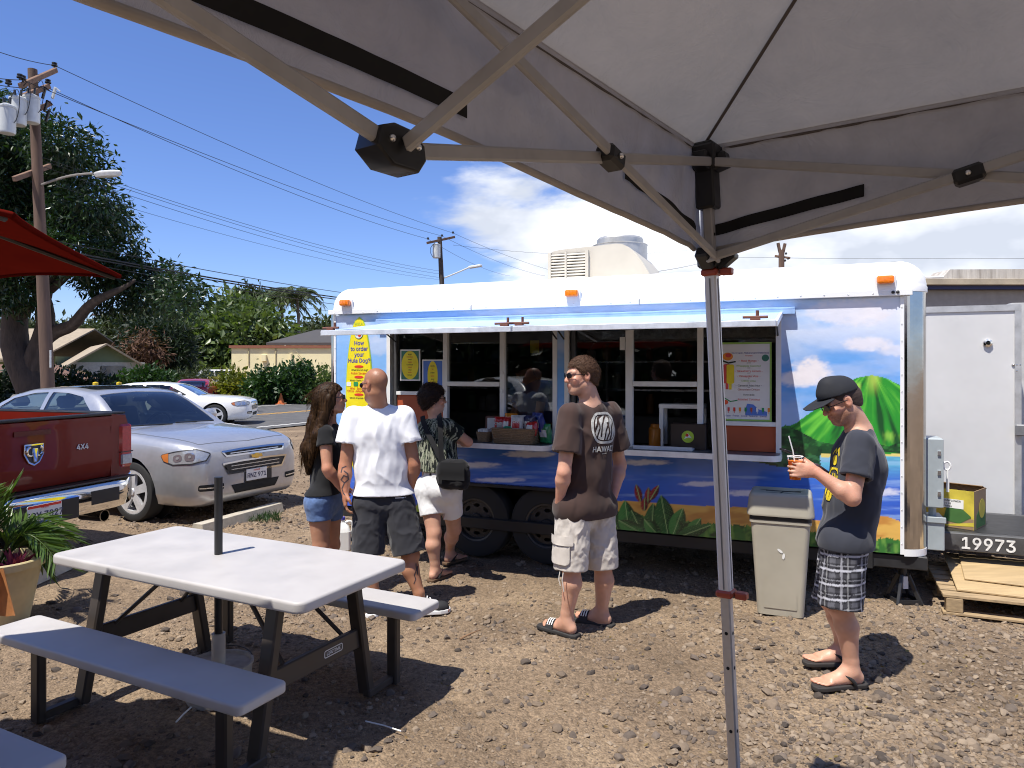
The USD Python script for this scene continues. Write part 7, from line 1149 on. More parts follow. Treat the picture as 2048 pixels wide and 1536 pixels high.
# --- worker inside the trailer, bent over the counter
J = dict(head=at(1048, 742, 6.78), shL=at(1042, 782, 6.95), shR=at(1086, 772, 6.72), elL=at(1028, 828, 6.85), wrL=at(1012, 858, 6.75), elR=at(1078, 832, 6.6), wrR=at(1050, 862, 6.6), hipL=at(1075, 858, 7.20), hipR=at(1112, 856, 7.04), knL=at(1078, 910, 7.22), knR=at(1112, 910, 7.06), anL=at(1078, 960, 7.3), anR=at(1110, 962, 7.14))
J['toeL'] = ft(J['anL'], -.6, -.8, .18, z=.57); J['toeR'] = ft(J['anR'], -.6, -.8, .18, z=.57)
p = Person('worker in a dark cap and navy shirt bending over inside the trailer', J, .92, mid, (-.75, -.5, -.45), up=(-.35, -.2, .9), bf=(-.6, -.8, 0), h=.008, hands={}, torso=1.05); p.finish_skin(); p.tee(cloth('navy_cotton', lin(58, 60, 92)), hem=1.17, sleeve=.6, loose=1.2, amp=.007, seed=71); p.shorts(char, 1.2, 1.0, 1.12, .1, seed=73, name='trousers')
w, R_ = p.hw, p.R; c = J['head']; S = Field(c - .2, c + .2, .007); S.ell(w(0, -.010, .042), R_, (.088, .106, .100), 0); S.cut(w(0, -.09, .02), R_ @ nrm([0, .12, -1])); S.cone(w(-.04, .10, .05), w(.04, .10, .05), .035, k=.02, flat=(R_[:, 2], 3.5)); part(p.t, 'cap', relax(S.mesh(), 2, .4), M('cap_brown', lin(50, 34, 28), .85), smooth=True, world=True)
# ------------------------------------------------------------------ trees, hedges, houses, poles and wires
def leafmesh(C, D, size, width, g, fold=.25):
    """one folded diamond leaf per row: base C, direction D"""
    n = len(C); D = D / np.linalg.norm(D, axis=1, keepdims=True); u = g.normal(size=(n, 3)); s = np.cross(D, u); s /= np.maximum(np.linalg.norm(s, axis=1, keepdims=True), 1e-9); nn = np.cross(s, D); L = size * g.uniform(.7, 1.25, (n, 1)); W = L * width
    V = np.stack([C, C + D * L * .45 + s * W - nn * W * fold, C + D * L, C + D * L * .45 - s * W - nn * W * fold], 1).reshape(-1, 3); i = np.arange(n)[:, None] * 4
    return trimesh.Trimesh(V, np.vstack([i + [0, 1, 2], i + [0, 2, 3]]), process=False)
def crown(lumps, n, size, width, seed, per=14, droop=.35, shell=.55, spread=.5, scat=.25):
    """lumps: (centre, radii); leaves stand in sprays near the lumps' surfaces"""
    g = np.random.default_rng(seed); vol = np.array([np.prod(r) ** (2 / 3) for c, r in lumps]); vol /= vol.sum(); C, D = [], []
    for (c, r), v in zip(lumps, vol):
        m = max(1, int(n * v / per)); d = g.normal(size=(m, 3)); d /= np.linalg.norm(d, axis=1, keepdims=True); rad = shell + (1.05 - shell) * g.random((m, 1)) ** .6; rad *= .78 + .5 * meshkit.noise(d * 2.3 + seed + v * 99, seed)[:, None]; P = np.array(c) + d * np.array(r) * rad
        k = np.repeat(np.arange(m), per); dd = d[k] * .7 + g.normal(size=(len(k), 3)) * spread; dd[:, 2] -= droop; C.append(P[k] + g.normal(size=(len(k), 3)) * size * scat * 3); D.append(dd)
    return leafmesh(np.vstack(C), np.vstack(D), size, width, g)
bark = M('bark', (0.055, 0.040, 0.032), .95, var=.4, scale=6, bump=.03, bscale=14, stretch=(1, 1, .35)); wood = M('pole_wood', (0.115, 0.070, 0.050), .9, var=.35, scale=5, bump=.006, bscale=30, stretch=(1, 1, .12)); wood_dk = M('pole_wood_dark', (0.06, 0.048, 0.042), .9, var=.3, scale=6)
def px_lumps(L, d0, dep=1.0, seed=0):
    g = np.random.default_rng(seed); return [(at(a, b, d0 + (q[4] if len(q) > 4 else g.uniform(-1, 1) * dep)), (c / F * d0, c / F * d0 * .9, e / F * d0)) for q in L for a, b, c, e in [q[:4]]]
def tree(name, label, trunk, lumps, n, size, width, mat, seed, group=None, cat='tree', **kw):
    base = trunk[0][0][0] if trunk else np.array(lumps[0][0]) * [1, 1, 0]; t = thing(name, label, cat, (base[0], base[1], 0), 0, group)
    for P, r in trunk: part(t, 'trunk' if P is trunk[0][0] else 'limb', tube(smoothline(P, 16), np.interp(np.linspace(0, 1, 16), np.linspace(0, 1, len(r)), r), 10), bark, smooth=True, world=True)
    part(t, 'crown', crown(lumps, n, size, width, seed, **kw), mat, smooth=False, world=True, kind='stuff'); return t
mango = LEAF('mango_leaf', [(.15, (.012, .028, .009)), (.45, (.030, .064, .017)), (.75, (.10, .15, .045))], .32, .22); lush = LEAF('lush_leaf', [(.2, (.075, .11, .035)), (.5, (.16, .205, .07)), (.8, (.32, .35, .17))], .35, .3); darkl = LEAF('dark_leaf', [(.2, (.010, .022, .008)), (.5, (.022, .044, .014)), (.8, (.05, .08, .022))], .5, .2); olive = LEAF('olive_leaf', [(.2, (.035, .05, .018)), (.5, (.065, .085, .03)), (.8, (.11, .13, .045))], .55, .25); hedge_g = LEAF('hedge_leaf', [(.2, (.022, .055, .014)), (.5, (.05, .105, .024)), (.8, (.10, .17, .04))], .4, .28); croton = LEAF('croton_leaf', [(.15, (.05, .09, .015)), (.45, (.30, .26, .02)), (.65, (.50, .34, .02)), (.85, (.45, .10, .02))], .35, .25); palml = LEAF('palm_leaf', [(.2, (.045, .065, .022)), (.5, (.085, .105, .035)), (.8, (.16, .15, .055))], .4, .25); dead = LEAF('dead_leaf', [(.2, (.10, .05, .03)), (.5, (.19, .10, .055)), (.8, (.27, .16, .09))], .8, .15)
dm = 27.0; A = lambda x, y, dd=0: at(x, y, dm + dd)
ml = [(-90, 250, 120, 90), (-60, 380, 140, 110), (20, 250, 75, 60), (40, 340, 90, 70), (110, 290, 62, 55), (150, 340, 60, 55), (60, 430, 100, 60), (170, 410, 66, 50), (215, 440, 55, 42), (120, 500, 85, 48), (20, 520, 70, 50), (235, 500, 52, 42), (-80, 520, 90, 60), (200, 545, 58, 36), (262, 555, 52, 42), (320, 560, 55, 36), (352, 590, 46, 38), (280, 600, 36, 24), (225, 600, 40, 26), (30, 590, 50, 30), (368, 610, 26, 22), (-20, 600, 60, 34)]
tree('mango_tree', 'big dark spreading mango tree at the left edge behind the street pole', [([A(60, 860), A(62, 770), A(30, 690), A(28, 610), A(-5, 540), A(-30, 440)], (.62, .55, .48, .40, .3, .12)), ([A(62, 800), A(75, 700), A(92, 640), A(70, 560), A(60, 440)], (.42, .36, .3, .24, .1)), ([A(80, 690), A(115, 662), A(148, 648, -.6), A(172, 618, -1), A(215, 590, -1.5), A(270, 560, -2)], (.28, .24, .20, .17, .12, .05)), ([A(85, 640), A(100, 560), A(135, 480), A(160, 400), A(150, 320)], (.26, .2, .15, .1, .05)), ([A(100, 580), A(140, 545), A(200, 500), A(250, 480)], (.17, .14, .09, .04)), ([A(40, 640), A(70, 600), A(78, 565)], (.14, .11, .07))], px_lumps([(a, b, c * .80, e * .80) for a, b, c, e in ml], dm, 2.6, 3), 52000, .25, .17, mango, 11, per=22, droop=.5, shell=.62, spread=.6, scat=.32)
tree('broadleaf_tree', 'bright green broadleaf tree beside the low yellow building', [([at(470, 800, 54), at(470, 740, 54), at(480, 680, 54)], (.4, .35, .2))], px_lumps([(470, 640, 60, 34), (420, 660, 48, 30), (515, 652, 44, 26), (450, 690, 62, 34), (400, 700, 40, 36), (500, 690, 60, 34), (560, 704, 46, 24), (430, 735, 44, 30), (390, 740, 26, 26), (480, 625, 34, 18), (520, 730, 60, 30)], 54, 3, 5), 16000, .62, .26, lush, 12, per=12, droop=.35, shell=.6)
tree('conifer', 'dark bushy evergreen beside the green gabled house', [([at(320, 800, 45), at(318, 720, 45)], (.3, .2))], px_lumps([(300, 665, 34, 22), (335, 680, 34, 30), (310, 710, 50, 32), (350, 715, 30, 36), (280, 720, 34, 26), (330, 745, 46, 24), (275, 680, 24, 20)], 45, 2, 6), 12000, .42, .13, darkl, 13, per=14, droop=.1, shell=.5)
tree('dead_vine', 'brown dead vine hanging in the dark evergreen', [], px_lumps([(290, 690, 18, 22), (305, 710, 20, 18), (285, 725, 14, 20), (262, 700, 14, 10)], 42.6, .3, 7), 1500, .40, .10, dead, 14, cat='plant', droop=.6, shell=.3)
tree('olive_tree', 'olive coloured bushy tree behind the house roof', [([at(270, 790, 62), at(270, 700, 62)], (.4, .3))], px_lumps([(250, 655, 36, 20), (290, 645, 44, 20), (330, 650, 40, 22), (370, 655, 34, 22), (230, 680, 30, 22), (280, 680, 50, 24), (340, 690, 50, 24), (385, 690, 30, 28)], 62, 3, 8), 12000, .6, .2, olive, 15, per=12, droop=.1)
tree('distant_trees', 'low band of distant green trees beyond the houses at the left', [], px_lumps([(150, 672, 34, 16), (190, 668, 28, 14), (110, 676, 30, 18), (60, 680, 40, 20), (0, 676, 50, 26), (-80, 670, 60, 30), (230, 690, 30, 20), (620, 672, 36, 12), (660, 668, 36, 14)], 88, 5, 9), 9000, .9, .22, olive, 16, cat='trees', per=12, droop=.0)
tree('thin_tree', 'thin open branched tree left of the palms', [([at(506, 700, 66), at(505, 640, 66), at(495, 600, 66), at(486, 585, 66)], (.16, .12, .08, .03)), ([at(505, 630, 66), at(515, 600, 66), at(520, 588, 66)], (.08, .06, .02))], px_lumps([(488, 586, 12, 6), (508, 588, 12, 6), (524, 594, 10, 6), (500, 598, 16, 6)], 66, .4, 3), 700, .5, .2, olive, 17, droop=.1)
def palm(name, label, base, top, nf, fl, seed, wind=(-.25, 0, 0)):
    g = np.random.default_rng(seed); t = thing(name, label, 'palm tree', (base[0], base[1], 0), 0, None); part(t, 'trunk', tube(smoothline([base, base * .5 + top * .5 + [.25, 0, 0], top], 12), np.linspace(.17, .11, 12), 8), M('palm_trunk', (.16, .13, .10), .9, var=.3), smooth=True, world=True)
    for k in range(nf):
        a = k * 2.4 + g.uniform(-.2, .2); el = g.uniform(-.15, 1.25); d = np.array([math.cos(a) * math.cos(el), math.sin(a) * math.cos(el), math.sin(el)]) + np.array(wind); d = nrm(d); s = np.linspace(0, 1, 14)[:, None]; P = top + d * fl * s + np.array([wind[0] * .8, 0, -fl * .62]) * s ** 2.1; T = nrm_rows(np.gradient(P, axis=0)); C, D = [], []
        for i in np.linspace(1, 13, 34):
            p = np.array([np.interp(i, np.arange(14), P[:, j]) for j in range(3)]); tt = nrm([np.interp(i, np.arange(14), T[:, j]) for j in range(3)]); sd = nrm(np.cross(tt, [0, 0, 1]))
            for e in (-1, 1): C.append(p); D.append(tt * .7 + sd * e * .75 + np.array([0, 0, -.45]))
        part(t, 'frond', join(leafmesh(np.array(C), np.array(D), fl * .24, .055, g, .1), tube(P, np.linspace(.035, .008, 14), 5)), palml, smooth=False, world=True)
def nrm_rows(a): return a / np.maximum(np.linalg.norm(a, axis=1, keepdims=True), 1e-12)
palm('palm_tree', 'wind blown coconut palm, left of the two above the yellow building', at(566, 790, 66), at(560, 598, 66), 24, 3.0, 3); palm('palm_tree', 'wind blown coconut palm, right of the two above the yellow building', at(590, 790, 64), at(594, 594, 64), 26, 3.0, 4)
def bush(name, label, lumps, n, size, width, mat, seed, group=None, d=33, **kw): return tree(name, label, [], px_lumps(lumps, d, .5, seed), n, size, width, mat, seed, group, 'bush', **{**dict(per=10, droop=.05, shell=.55), **kw})
bush('croton_bush', 'yellow and orange croton bush by the far roadside', [(470, 775, 24, 26), (455, 790, 16, 18), (488, 785, 18, 22)], 1800, .30, .2, croton, 21, d=33.5); bush('hedge_bush', 'round green bush right of the croton', [(520, 780, 30, 26), (540, 770, 24, 28), (508, 792, 16, 16)], 3200, .22, .25, hedge_g, 22, d=33.5); bush('hedge_bush', 'tall green bush in front of the yellow building wall', [(590, 765, 36, 32), (570, 780, 24, 26), (610, 785, 26, 24), (600, 745, 20, 16)], 4200, .22, .25, hedge_g, 23, d=34)
bush('hedge_bush', 'light green bush at the end of the food trailer', [(648, 770, 22, 26), (640, 792, 18, 16), (665, 780, 20, 24)], 2200, .22, .25, lush, 24, d=34); bush('hedge_bush', 'dark green hedge below the house gable', [(265, 770, 26, 22), (300, 765, 30, 22), (330, 772, 26, 20), (240, 785, 26, 20)], 4200, .24, .25, hedge_g, 25, d=36); bush('hedge_bush', 'grey green scrub behind the red sports car', [(360, 765, 24, 16), (395, 760, 26, 14), (430, 766, 22, 14)], 2200, .26, .1, olive, 26, d=39)
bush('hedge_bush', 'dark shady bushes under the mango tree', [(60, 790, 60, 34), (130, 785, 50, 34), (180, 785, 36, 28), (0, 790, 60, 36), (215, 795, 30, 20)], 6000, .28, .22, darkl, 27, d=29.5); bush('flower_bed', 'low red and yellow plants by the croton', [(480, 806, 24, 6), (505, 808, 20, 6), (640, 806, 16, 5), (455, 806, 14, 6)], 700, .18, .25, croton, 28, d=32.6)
# green gabled house
hs = thing('house', 'green gabled house with a light brown shingle roof', 'house', (-26, 42, 0)); shing = M('shingles', (0.30, 0.245, 0.175), .9, var=.16, scale=5, bump=.01, bscale=20); gwall = M('green_siding', (0.20, 0.25, 0.13), .7, var=.06); wtrim = M('house_trim', (0.5, 0.48, 0.42), .6); rustr = M('rusty_roof', (0.12, 0.065, 0.045), .8, var=.3, scale=3)
def prismroof(a, b, half, zr, ze, th=.09, over=.4):
    """gable roof along a-b (xy), as two thick slopes"""
    a, b = np.array(a, float), np.array(b, float); u = nrm(b - a); n = np.array([-u[1], u[0]]); a, b = a - u * over, b + u * over; out = []
    for s in (-1, 1):
        P = np.array([[*a, zr], [*b, zr], [*(b + n * s * (half + over)), ze - (zr - ze) * over / half], [*(a + n * s * (half + over)), ze - (zr - ze) * over / half]]); out.append(trimesh.convex.convex_hull(np.vstack([P, P - [0, 0, th]])))
    return out
ra, rb = at(-160, 655, 45)[:2], at(225, 655, 45)[:2]
ridge_u = nrm(rb - ra)
for k in prismroof(ra, rb - ridge_u * 1.5, 5.0, 4.15, 2.35): part(hs, 'roof', k, shing, world=True)
ga = at(212, 690, 38)[:2]; gb = ga + np.array([-4.0, 5.5])
for k in prismroof(ga, gb, 1.55, 2.98, 1.98, .10, .45): part(hs, 'gable_roof', k, shing, world=True)
gu = nrm(gb - ga); gn = np.array([-gu[1], gu[0]]); gp = [(-1.5, -.1), (1.5, -.1), (1.5, 2.0), (0, 2.86), (-1.5, 2.0)]; part(hs, 'gable_wall', onplane(ext(gp, .12), np.array([*(ga + gu * .15), 0]), (-gn[0], -gn[1], 0), (0, 0, 1)), gwall, world=True)
o_ = np.array([*(ga + gu * .02), 0]); win = part(hs, 'window', onplane(ext(sg.box(-.75, .8, .95, 1.72), .03), o_, (-gn[0], -gn[1], 0), (0, 0, 1)), M('curtain_grey', (.30, .30, .32), .5), world=True); 
for x in (-.75, -.25, .27, .8): part(win, 'mullion', onplane(ext(sg.box(x - .03, x + .03, .9, 1.78), .03), o_ - np.array([*(gu * .035), 0]), (-gn[0], -gn[1], 0), (0, 0, 1)), wtrim, world=True)
part(hs, 'gable_beam', onplane(ext(sg.box(-1.5, 1.5, 1.86, 1.98), .05), o_, (-gn[0], -gn[1], 0), (0, 0, 1)), wtrim, world=True); part(hs, 'wall', box(ra[0] - 1, gb[0] - 1.0, 41.6, 48.5, -.1, 2.35), gwall, world=True); part(hs, 'fascia', box(ra[0] - 1, rb[0] - .8, 39.85, 39.92, 2.02, 2.22), wtrim, world=True)
lr = [at(-60, 728, 35), at(110, 724, 35.5), at(205, 757, 35), at(-60, 757, 34)]; shd = thing('shed', 'low brown shed roof in front of the house', 'shed', (lr[1][0], lr[1][1], 0)); q = np.array([lr[0], lr[1], lr[1] + [-4.5, 3, 0]]); P = np.array([at(-80, 730, 36), at(105, 727, 36), at(203, 757, 35), at(-80, 772, 33)]); part(shd, 'roof', trimesh.convex.convex_hull(np.vstack([P, P - [0, 0, .08]])), rustr, world=True); part(shd, 'wall', box(lr[0][0], lr[1][0] + 1.2, 36.1, 36.3, -.1, 1.55), M('shed_wall', (.16, .12, .07), .8), world=True)
# yellow building and the carport roof behind it
yb = thing('yellow_building', 'low pale yellow flat roofed building across the road', 'building', (-15, 46, 0)); yw = M('yellow_wall', (0.80, 0.70, 0.42), .8, var=.05, scale=1.5); y0, y1 = at(463, 697, 45), at(720, 697, 45); zt_ = at(500, 696, 45)[2]; part(yb, 'wall', box(y0[0], y1[0], 45, 52, -.1, zt_), yw, world=True); part(yb, 'roof_edge', box(y0[0] - .12, y1[0] + .1, 44.88, 52.1, zt_, zt_ + .17), M('red_brown_edge', (.25, .09, .05), .7), world=True)
for px, py, w_, h_ in ((528, 716, .30, .40), (582, 720, .12, .8)): c = at(px, py, 44.9); part(yb, 'wall_box', box(c[0] - w_ / 2, c[0] + w_ / 2, 44.8, 45, c[2] - h_ / 2, c[2] + h_ / 2, .01), yw, world=True)
for px in (497, 551): c = at(px, 716, 44.95); part(yb, 'wall_pipe', box(c[0] - .03, c[0] + .03, 44.94, 45, c[2] - .45, zt_ - .05), M('wall_line', (.42, .36, .2), .8), world=True)
part(yb, 'cable', tube([at(592, 702, 44.9), at(632, 752, 44.9)], .018, 5), M('wall_line', (0, 0, 0)), world=True)
cpk = thing('carport', 'dark metal carport roof rising behind the yellow building', 'carport', (-13, 50, 0)); P = np.array([at(532, 690, 47), at(630, 664, 47), at(780, 664, 47), at(780, 690, 47)]); Q = np.array([at(532, 690, 47), at(632, 664, 50), at(800, 660, 50), at(800, 690, 47)]); part(cpk, 'roof', trimesh.convex.convex_hull(np.vstack([Q, Q + [0, 0, .16]])), M('carport_dark', (.06, .055, .05), .6), world=True); part(cpk, 'post', [tube([at(640, 690, 48), at(640, 790, 48)], .08, 8)], black, world=True); part(cpk, 'post', [tube([at(780, 690, 48), at(780, 790, 48)], .08, 8)], black, world=True)
# ---- poles
insm = M('insulator_dark', (0.02, 0.02, 0.022), .3); trm = M('transformer_grey', (0.50, 0.52, 0.52), .45, var=.12, scale=3); lampm = M('lamp_housing', (0.60, 0.60, 0.58), .4); wirem = M('wire_black', (0.015, 0.015, 0.016), .6)
def pole(label, foot, top, r0=.19, r1=.13, m=wood, group='utility poles'): t = thing('utility_pole', label, 'utility pole', (foot[0], foot[1], 0), 0, group); part(t, 'pole', tube([foot, (foot + top) / 2, top], [r0, (r0 + r1) / 2, r1], 14), m, smooth=40, world=True); return t
def insul(t, p): part(t, 'insulator', lathe([(.001, 0), (.03, 0), (.03, .05), (.09, .06), (.09, .10), (.05, .12), (.08, .14), (.08, .17), (.001, .19)], 12, p), insm, smooth=30, world=True)
d1 = 22.4; B = lambda x, y, dd=0: at(x, y, d1 + dd); t = pole('leaning wooden pole with three transformers and a street lamp at the left', B(97, 800), B(65, 139), .20, .135); ar = M('crossarm_wood', (.17, .10, .065), .9, var=.3, scale=8)
for a, b in ((B(40, 172, -1.0), B(112, 140, 1.0)), (B(48, 192, -.6), B(98, 172, .6)), (B(28, 358, -.9), B(100, 332, .9)), (B(78, 218, .5), B(102, 206, .8))): part(t, 'crossarm', bar(a, b, .11, .15, .01), ar, world=True)
for x, y, dd in ((109, 136, 1), (46, 163, -.9), (40, 160, -1), (17, 172, -1.2), (96, 170, .6)): insul(t, B(x, y, dd))
for x, y, dd in ((63, 220, -.55), (36, 224, -.9), (14, 240, -1.3)):
    c = B(x, y, dd); r_ = .225; h_ = .80; tc = part(t, 'transformer', lathe([(.001, -h_ / 2), (r_ * .9, -h_ / 2), (r_, -h_ / 2 + .05), (r_, h_ / 2 - .06), (r_ * 1.06, h_ / 2 - .05), (r_ * 1.06, h_ / 2), (r_ * .5, h_ / 2 + .07), (.001, h_ / 2 + .08)], 22, c), trm, smooth=35, world=True); part(tc, 'bushing', [tube([c + [e, 0, h_ / 2 + .03], c + [e * 1.3, 0, h_ / 2 + .26]], .035, 8) for e in (-.08, .08)], insm, world=True); part(tc, 'bracket', bar(c + [0, .1, .1], B(72, y, .1), .08, .08), insm, world=True); part(tc, 'lead_wire', tube(smoothline([c + [.1, 0, .64], c + [.3, 0, .9], c + [.35, 0, .3], c + [.24, -.05, -.1]], 12), .012, 5), wirem, world=True)
for x, y in ((88, 186), (108, 186), (92, 212), (95, 232)): c = B(x, y, .3); part(t, 'fuse_cutout', [bar(c - [.05, 0, .18], c + [.05, 0, .18], .07, .07, .01), bar(c + [.05, 0, .18], c + [.2, 0, .05], .03, .03)], trm if x == 108 else insm, world=True)
arm = smoothline([B(76, 372), B(110, 360, -.3), B(150, 350, -.8), B(186, 347, -1.1)], 14); part(t, 'lamp_arm', tube(arm, .035, 8), M('lamp_arm', (.22, .20, .18), .5), smooth=40, world=True); lp0, lp1 = B(180, 349, -1.0), B(252, 344, -1.6); lh = part(t, 'street_lamp', xf(loft(shapely.affinity.scale(sg.Point(0, 0).buffer(1, quad_segs=8), .56, .17), [(.06, -.10), (.02, -.06), (0, 0), (.01, .03), (.08, .07)]), frame((0, 0, 1)) @ rz(0) if False else np.stack([nrm(lp1 - lp0), nrm(np.cross([0, 0, 1], nrm(lp1 - lp0))), np.cross(nrm(lp1 - lp0), nrm(np.cross([0, 0, 1], nrm(lp1 - lp0))))], 1), (lp0 + lp1) / 2), lampm, smooth=40, world=True, label='pale cobra head street lamp on a curved arm')
part(t, 'pole_tag', [box(-.02, .02, -.02, .0, z, z + .08) for z in ()] or [bar(B(101, 700, -.2), B(101, 735, -.2), .06, .02)], lampm, world=True)
d2 = 51.0; B2 = lambda x, y, dd=0: at(x, y, d2 + dd); t = pole('dark wooden pole with one transformer behind the food trailer roof', B2(893, 760), B2(879, 474), .22, .16, wood_dk); part(t, 'crossarm', bar(B2(854, 486, -.9), B2(909, 474, .9), .13, .17, .01), ar, world=True)
for x, y, dd in ((856, 480, -.9), (884, 474, .2), (906, 468, .9)): insul(t, B2(x, y, dd))
c = B2(873, 502, -.3); part(t, 'transformer', lathe([(.001, -.5), (.25, -.5), (.28, -.46), (.28, .42), (.30, .45), (.12, .52), (.001, .53)], 18, c), trm, smooth=35, world=True); part(t, 'lead_wire', tube(smoothline([c + [-.1, -.3, .5], c + [-.4, -.3, .1], c + [-.2, -.3, -.5]], 10), .02, 5), wirem, world=True); part(t, 'lamp_arm', tube(smoothline([B2(888, 556), B2(915, 545, -.6), B2(940, 534, -1)], 10), .05, 8), lampm, world=True); part(t, 'street_lamp', bar(B2(938, 535, -1), B2(963, 531, -1.4), .34, .16, .04), lampm, world=True)
d3 = 74; t = pole('far pole with a long crossarm above the house roof', at(216, 780, d3), at(215, 627, d3), .2, .17, wood_dk); part(t, 'crossarm', bar(at(184, 629, d3), at(232, 634, d3), .14, .18), ar, world=True); part(t, 'crossarm', bar(at(214, 648, d3), at(238, 645, d3), .1, .1), ar, world=True)
d4 = 52; t = pole('brown forked pole top above the trailer roof at the right', at(1562, 760, d4), at(1563, 500, d4), .24, .2); part(t, 'pole_fork', [bar(at(1560, 505, d4), at(1556, 486, d4), .12, .2), bar(at(1566, 505, d4), at(1570, 487, d4), .12, .2)], wood, world=True); part(t, 'crossarm', bar(at(1550, 512, d4), at(1580, 516, d4), .12, .14), ar, world=True)
for x, y in ((1572, 510), (1576, 520), (1570, 524)): insul(t, at(x, y, d4))
d5 = 66; t = pole('rusty brown pole top just right of the canopy leg', at(1446, 780, d5), at(1444, 490, d5), .28, .26); part(t, 'crossarm', bar(at(1448, 512, d5), at(1462, 520, d5), .14, .16), ar, world=True); insul(t, at(1455, 508, d5))
def wire(label, P, r=.011, sag=.3, group=None):
    P = np.array(P); out = []
    for a, b in zip(P, P[1:]): s = np.linspace(0, 1, 18)[:, None]; q = a + (b - a) * s; q[:, 2] -= sag * 4 * s[:, 0] * (1 - s[:, 0]); out.append(q)
    single('power_line', tube(np.vstack([out[0]] + [o[1:] for o in out[1:]]), r, 5), wirem, label, 'cable', group, smooth=True)
G_ = 'wires along the road'
wire('topmost wire from the transformer pole to the dark pole behind the trailer', [at(-260, -30, 18), B(109, 131, 1), B2(906, 466, .9), at(1150, 552, 80)], .012, .35, G_); wire('second wire below the topmost one, ending at the dark pole', [at(-260, 50, 18), B(46, 160, -.9), B2(884, 472, .2), at(1090, 552, 80)], .012, .35, G_); wire('third wire of the upper set, ending left of the dark pole top', [at(-260, 70, 18), B(96, 176, .6), B2(856, 478, -.9), at(1020, 552, 80)], .012, .4, G_)
for k, (ya, yb_) in enumerate(((366, 543), (372, 549), (384, 556), (414, 560))): wire(('upper', 'second', 'third', 'lowest')[k] + ' of the thin wires between the street lamp and the dark pole', [B(88, ya - 50, .3), B2(886, yb_, 0)], .009 if k < 3 else .007, .45, G_)
for k, (ya, yb_, r_) in enumerate(((498, 590, .016), (515, 600, .034), (520, 604, .028), (532, 614, .016), (552, 628, .010))): wire(('topmost of the low cables', 'thick dark cable, upper of a pair,', 'thick dark cable, lower of a pair,', 'thin cable under the thick pair', 'lowest thin cable')[k] + ' passing under the mango branches', [B(90, ya - 20, .1), at(760, yb_ + 5, 48)], r_, .15, G_)
wire('single wire crossing the cloud at the right', [at(1462, 514, 60), at(2150, 516, 48)], .014, .1, G_); wire('slack service wire right of the roof cooler', [at(1300, 545, 46), at(1450, 512, 66)], .014, .15, G_); wire('faint wire from the dark pole towards the exhaust fan', [B2(906, 490, .9), at(1450, 490, 66)], .010, .8, G_)
# ---- roadside bits
for px, k in ((191, 'left'), (238, 'right')): b = at(px, 764, 24.5); t = thing('bollard', f'yellow steel bollard, {k} of the two behind the white coupe', 'bollard', (b[0], b[1], 0), 0, 'yellow bollards'); part(t, 'post', tube([(0, 0, -.05), (0, 0, b[2] - .04)], .085, 16), M('bollard_yellow', (.62, .42, .02), .5), smooth=40); part(t, 'cap', lathe([(.088, b[2] - .06), (.085, b[2] - .02), (.05, b[2]), (.001, b[2] + .005)], 16), M('bollard_yellow', (0, 0, 0)), smooth=40)
g_ = ground(562, 809); cone_ = thing('traffic_cone', 'faded orange traffic cone in front of the far bushes', 'traffic cone', g_); oc = M('cone_orange', (.50, .13, .03), .6); part(cone_, 'cone', lathe([(.16, .03), (.025, .52), (.001, .525)], 18), oc, smooth=40); part(cone_, 'base', box(-.2, .2, -.2, .2, 0, .035, .01), oc)
g_ = ground(524, 808); sgn = thing('yard_sign', 'small blue sign on a stake by the far bushes', 'sign', g_); part(sgn, 'stake', tube([(0, 0, 0), (0, 0, .55)], .015, 6), lampm); part(sgn, 'board', box(-.14, .14, -.02, -.01, .35, .55), M('sign_board_blue', (.05, .10, .35), .5))
# ---- right side: pale cargo trailer and the stained building behind it
wt_c = 1.78; q0, q1 = face(1840, 612, -wt_c), face(2037, 1060, -wt_c); zt_ = face(2030, 611, -wt_c)[1]
ct = thing('cargo_trailer', 'plain white cargo trailer with a round lock, parked beyond the food trailer', 'trailer', (*TF, 0), math.degrees(math.atan2(TU[1], TU[0]))); cw = M('cargo_white', (.60, .595, .58), .42, var=.07, scale=1.6, bump=.002, bscale=3)
part(ct, 'side_panel', box(TL + .15, q1[0], wt_c, wt_c + 1.9, q1[1], zt_), cw); part(ct, 'edge_trim', [box(TL + .15, q1[0] + .02, wt_c - .012, wt_c - .001, zt_ - .045, zt_ + .01), box(q1[0] - .03, q1[0] + .02, wt_c - .012, wt_c - .001, q1[1], zt_ - .046), box(TL + .6, q1[0] - .03, wt_c - .012, wt_c - .001, q1[1], q1[1] + .03)], M('trim_alu_dull', (.55, .55, .54), .4, .6)); part(ct, 'end_panel', box(q1[0] + .02, q1[0] + 2.4, wt_c + .35, wt_c + 1.9, q1[1], zt_ + .05), M('cargo_grey', (.48, .48, .47), .5)); part(ct, 'undercarriage', box(TL + .3, q1[0] + 2.2, wt_c + .4, wt_c + 1.7, .25, q1[1]), black)
t_, z_ = face(1975, 686, -wt_c); lk = part(ct, 'round_lock', xf(lathe([(.001, .03), (.018, .03), (.02, .022), (.036, .02), (.036, 0)], 20), rx(90), (t_, wt_c - .001, z_)), chrome, smooth=30); part(lk, 'key_slot', box(t_ - .004, t_ + .012, wt_c - .034, wt_c - .030, z_ - .004, z_ + .004), black)
for px, py in ((2026, 730), (2033, 730), (2040, 730), (2033, 742)): t_, z_ = face(px, py, -wt_c); part(ct, 'bolt', blob((t_, wt_c - .002, z_), (.012, .012, .012), 1), dulls)
t_, z_ = face(2042, 860, -wt_c); part(ct, 'latch', box(t_ - .05, t_ + .06, wt_c - .05, wt_c - .013, z_ - .05, z_ + .05, .01), M('latch_grey', (.25, .25, .25), .5, .5))
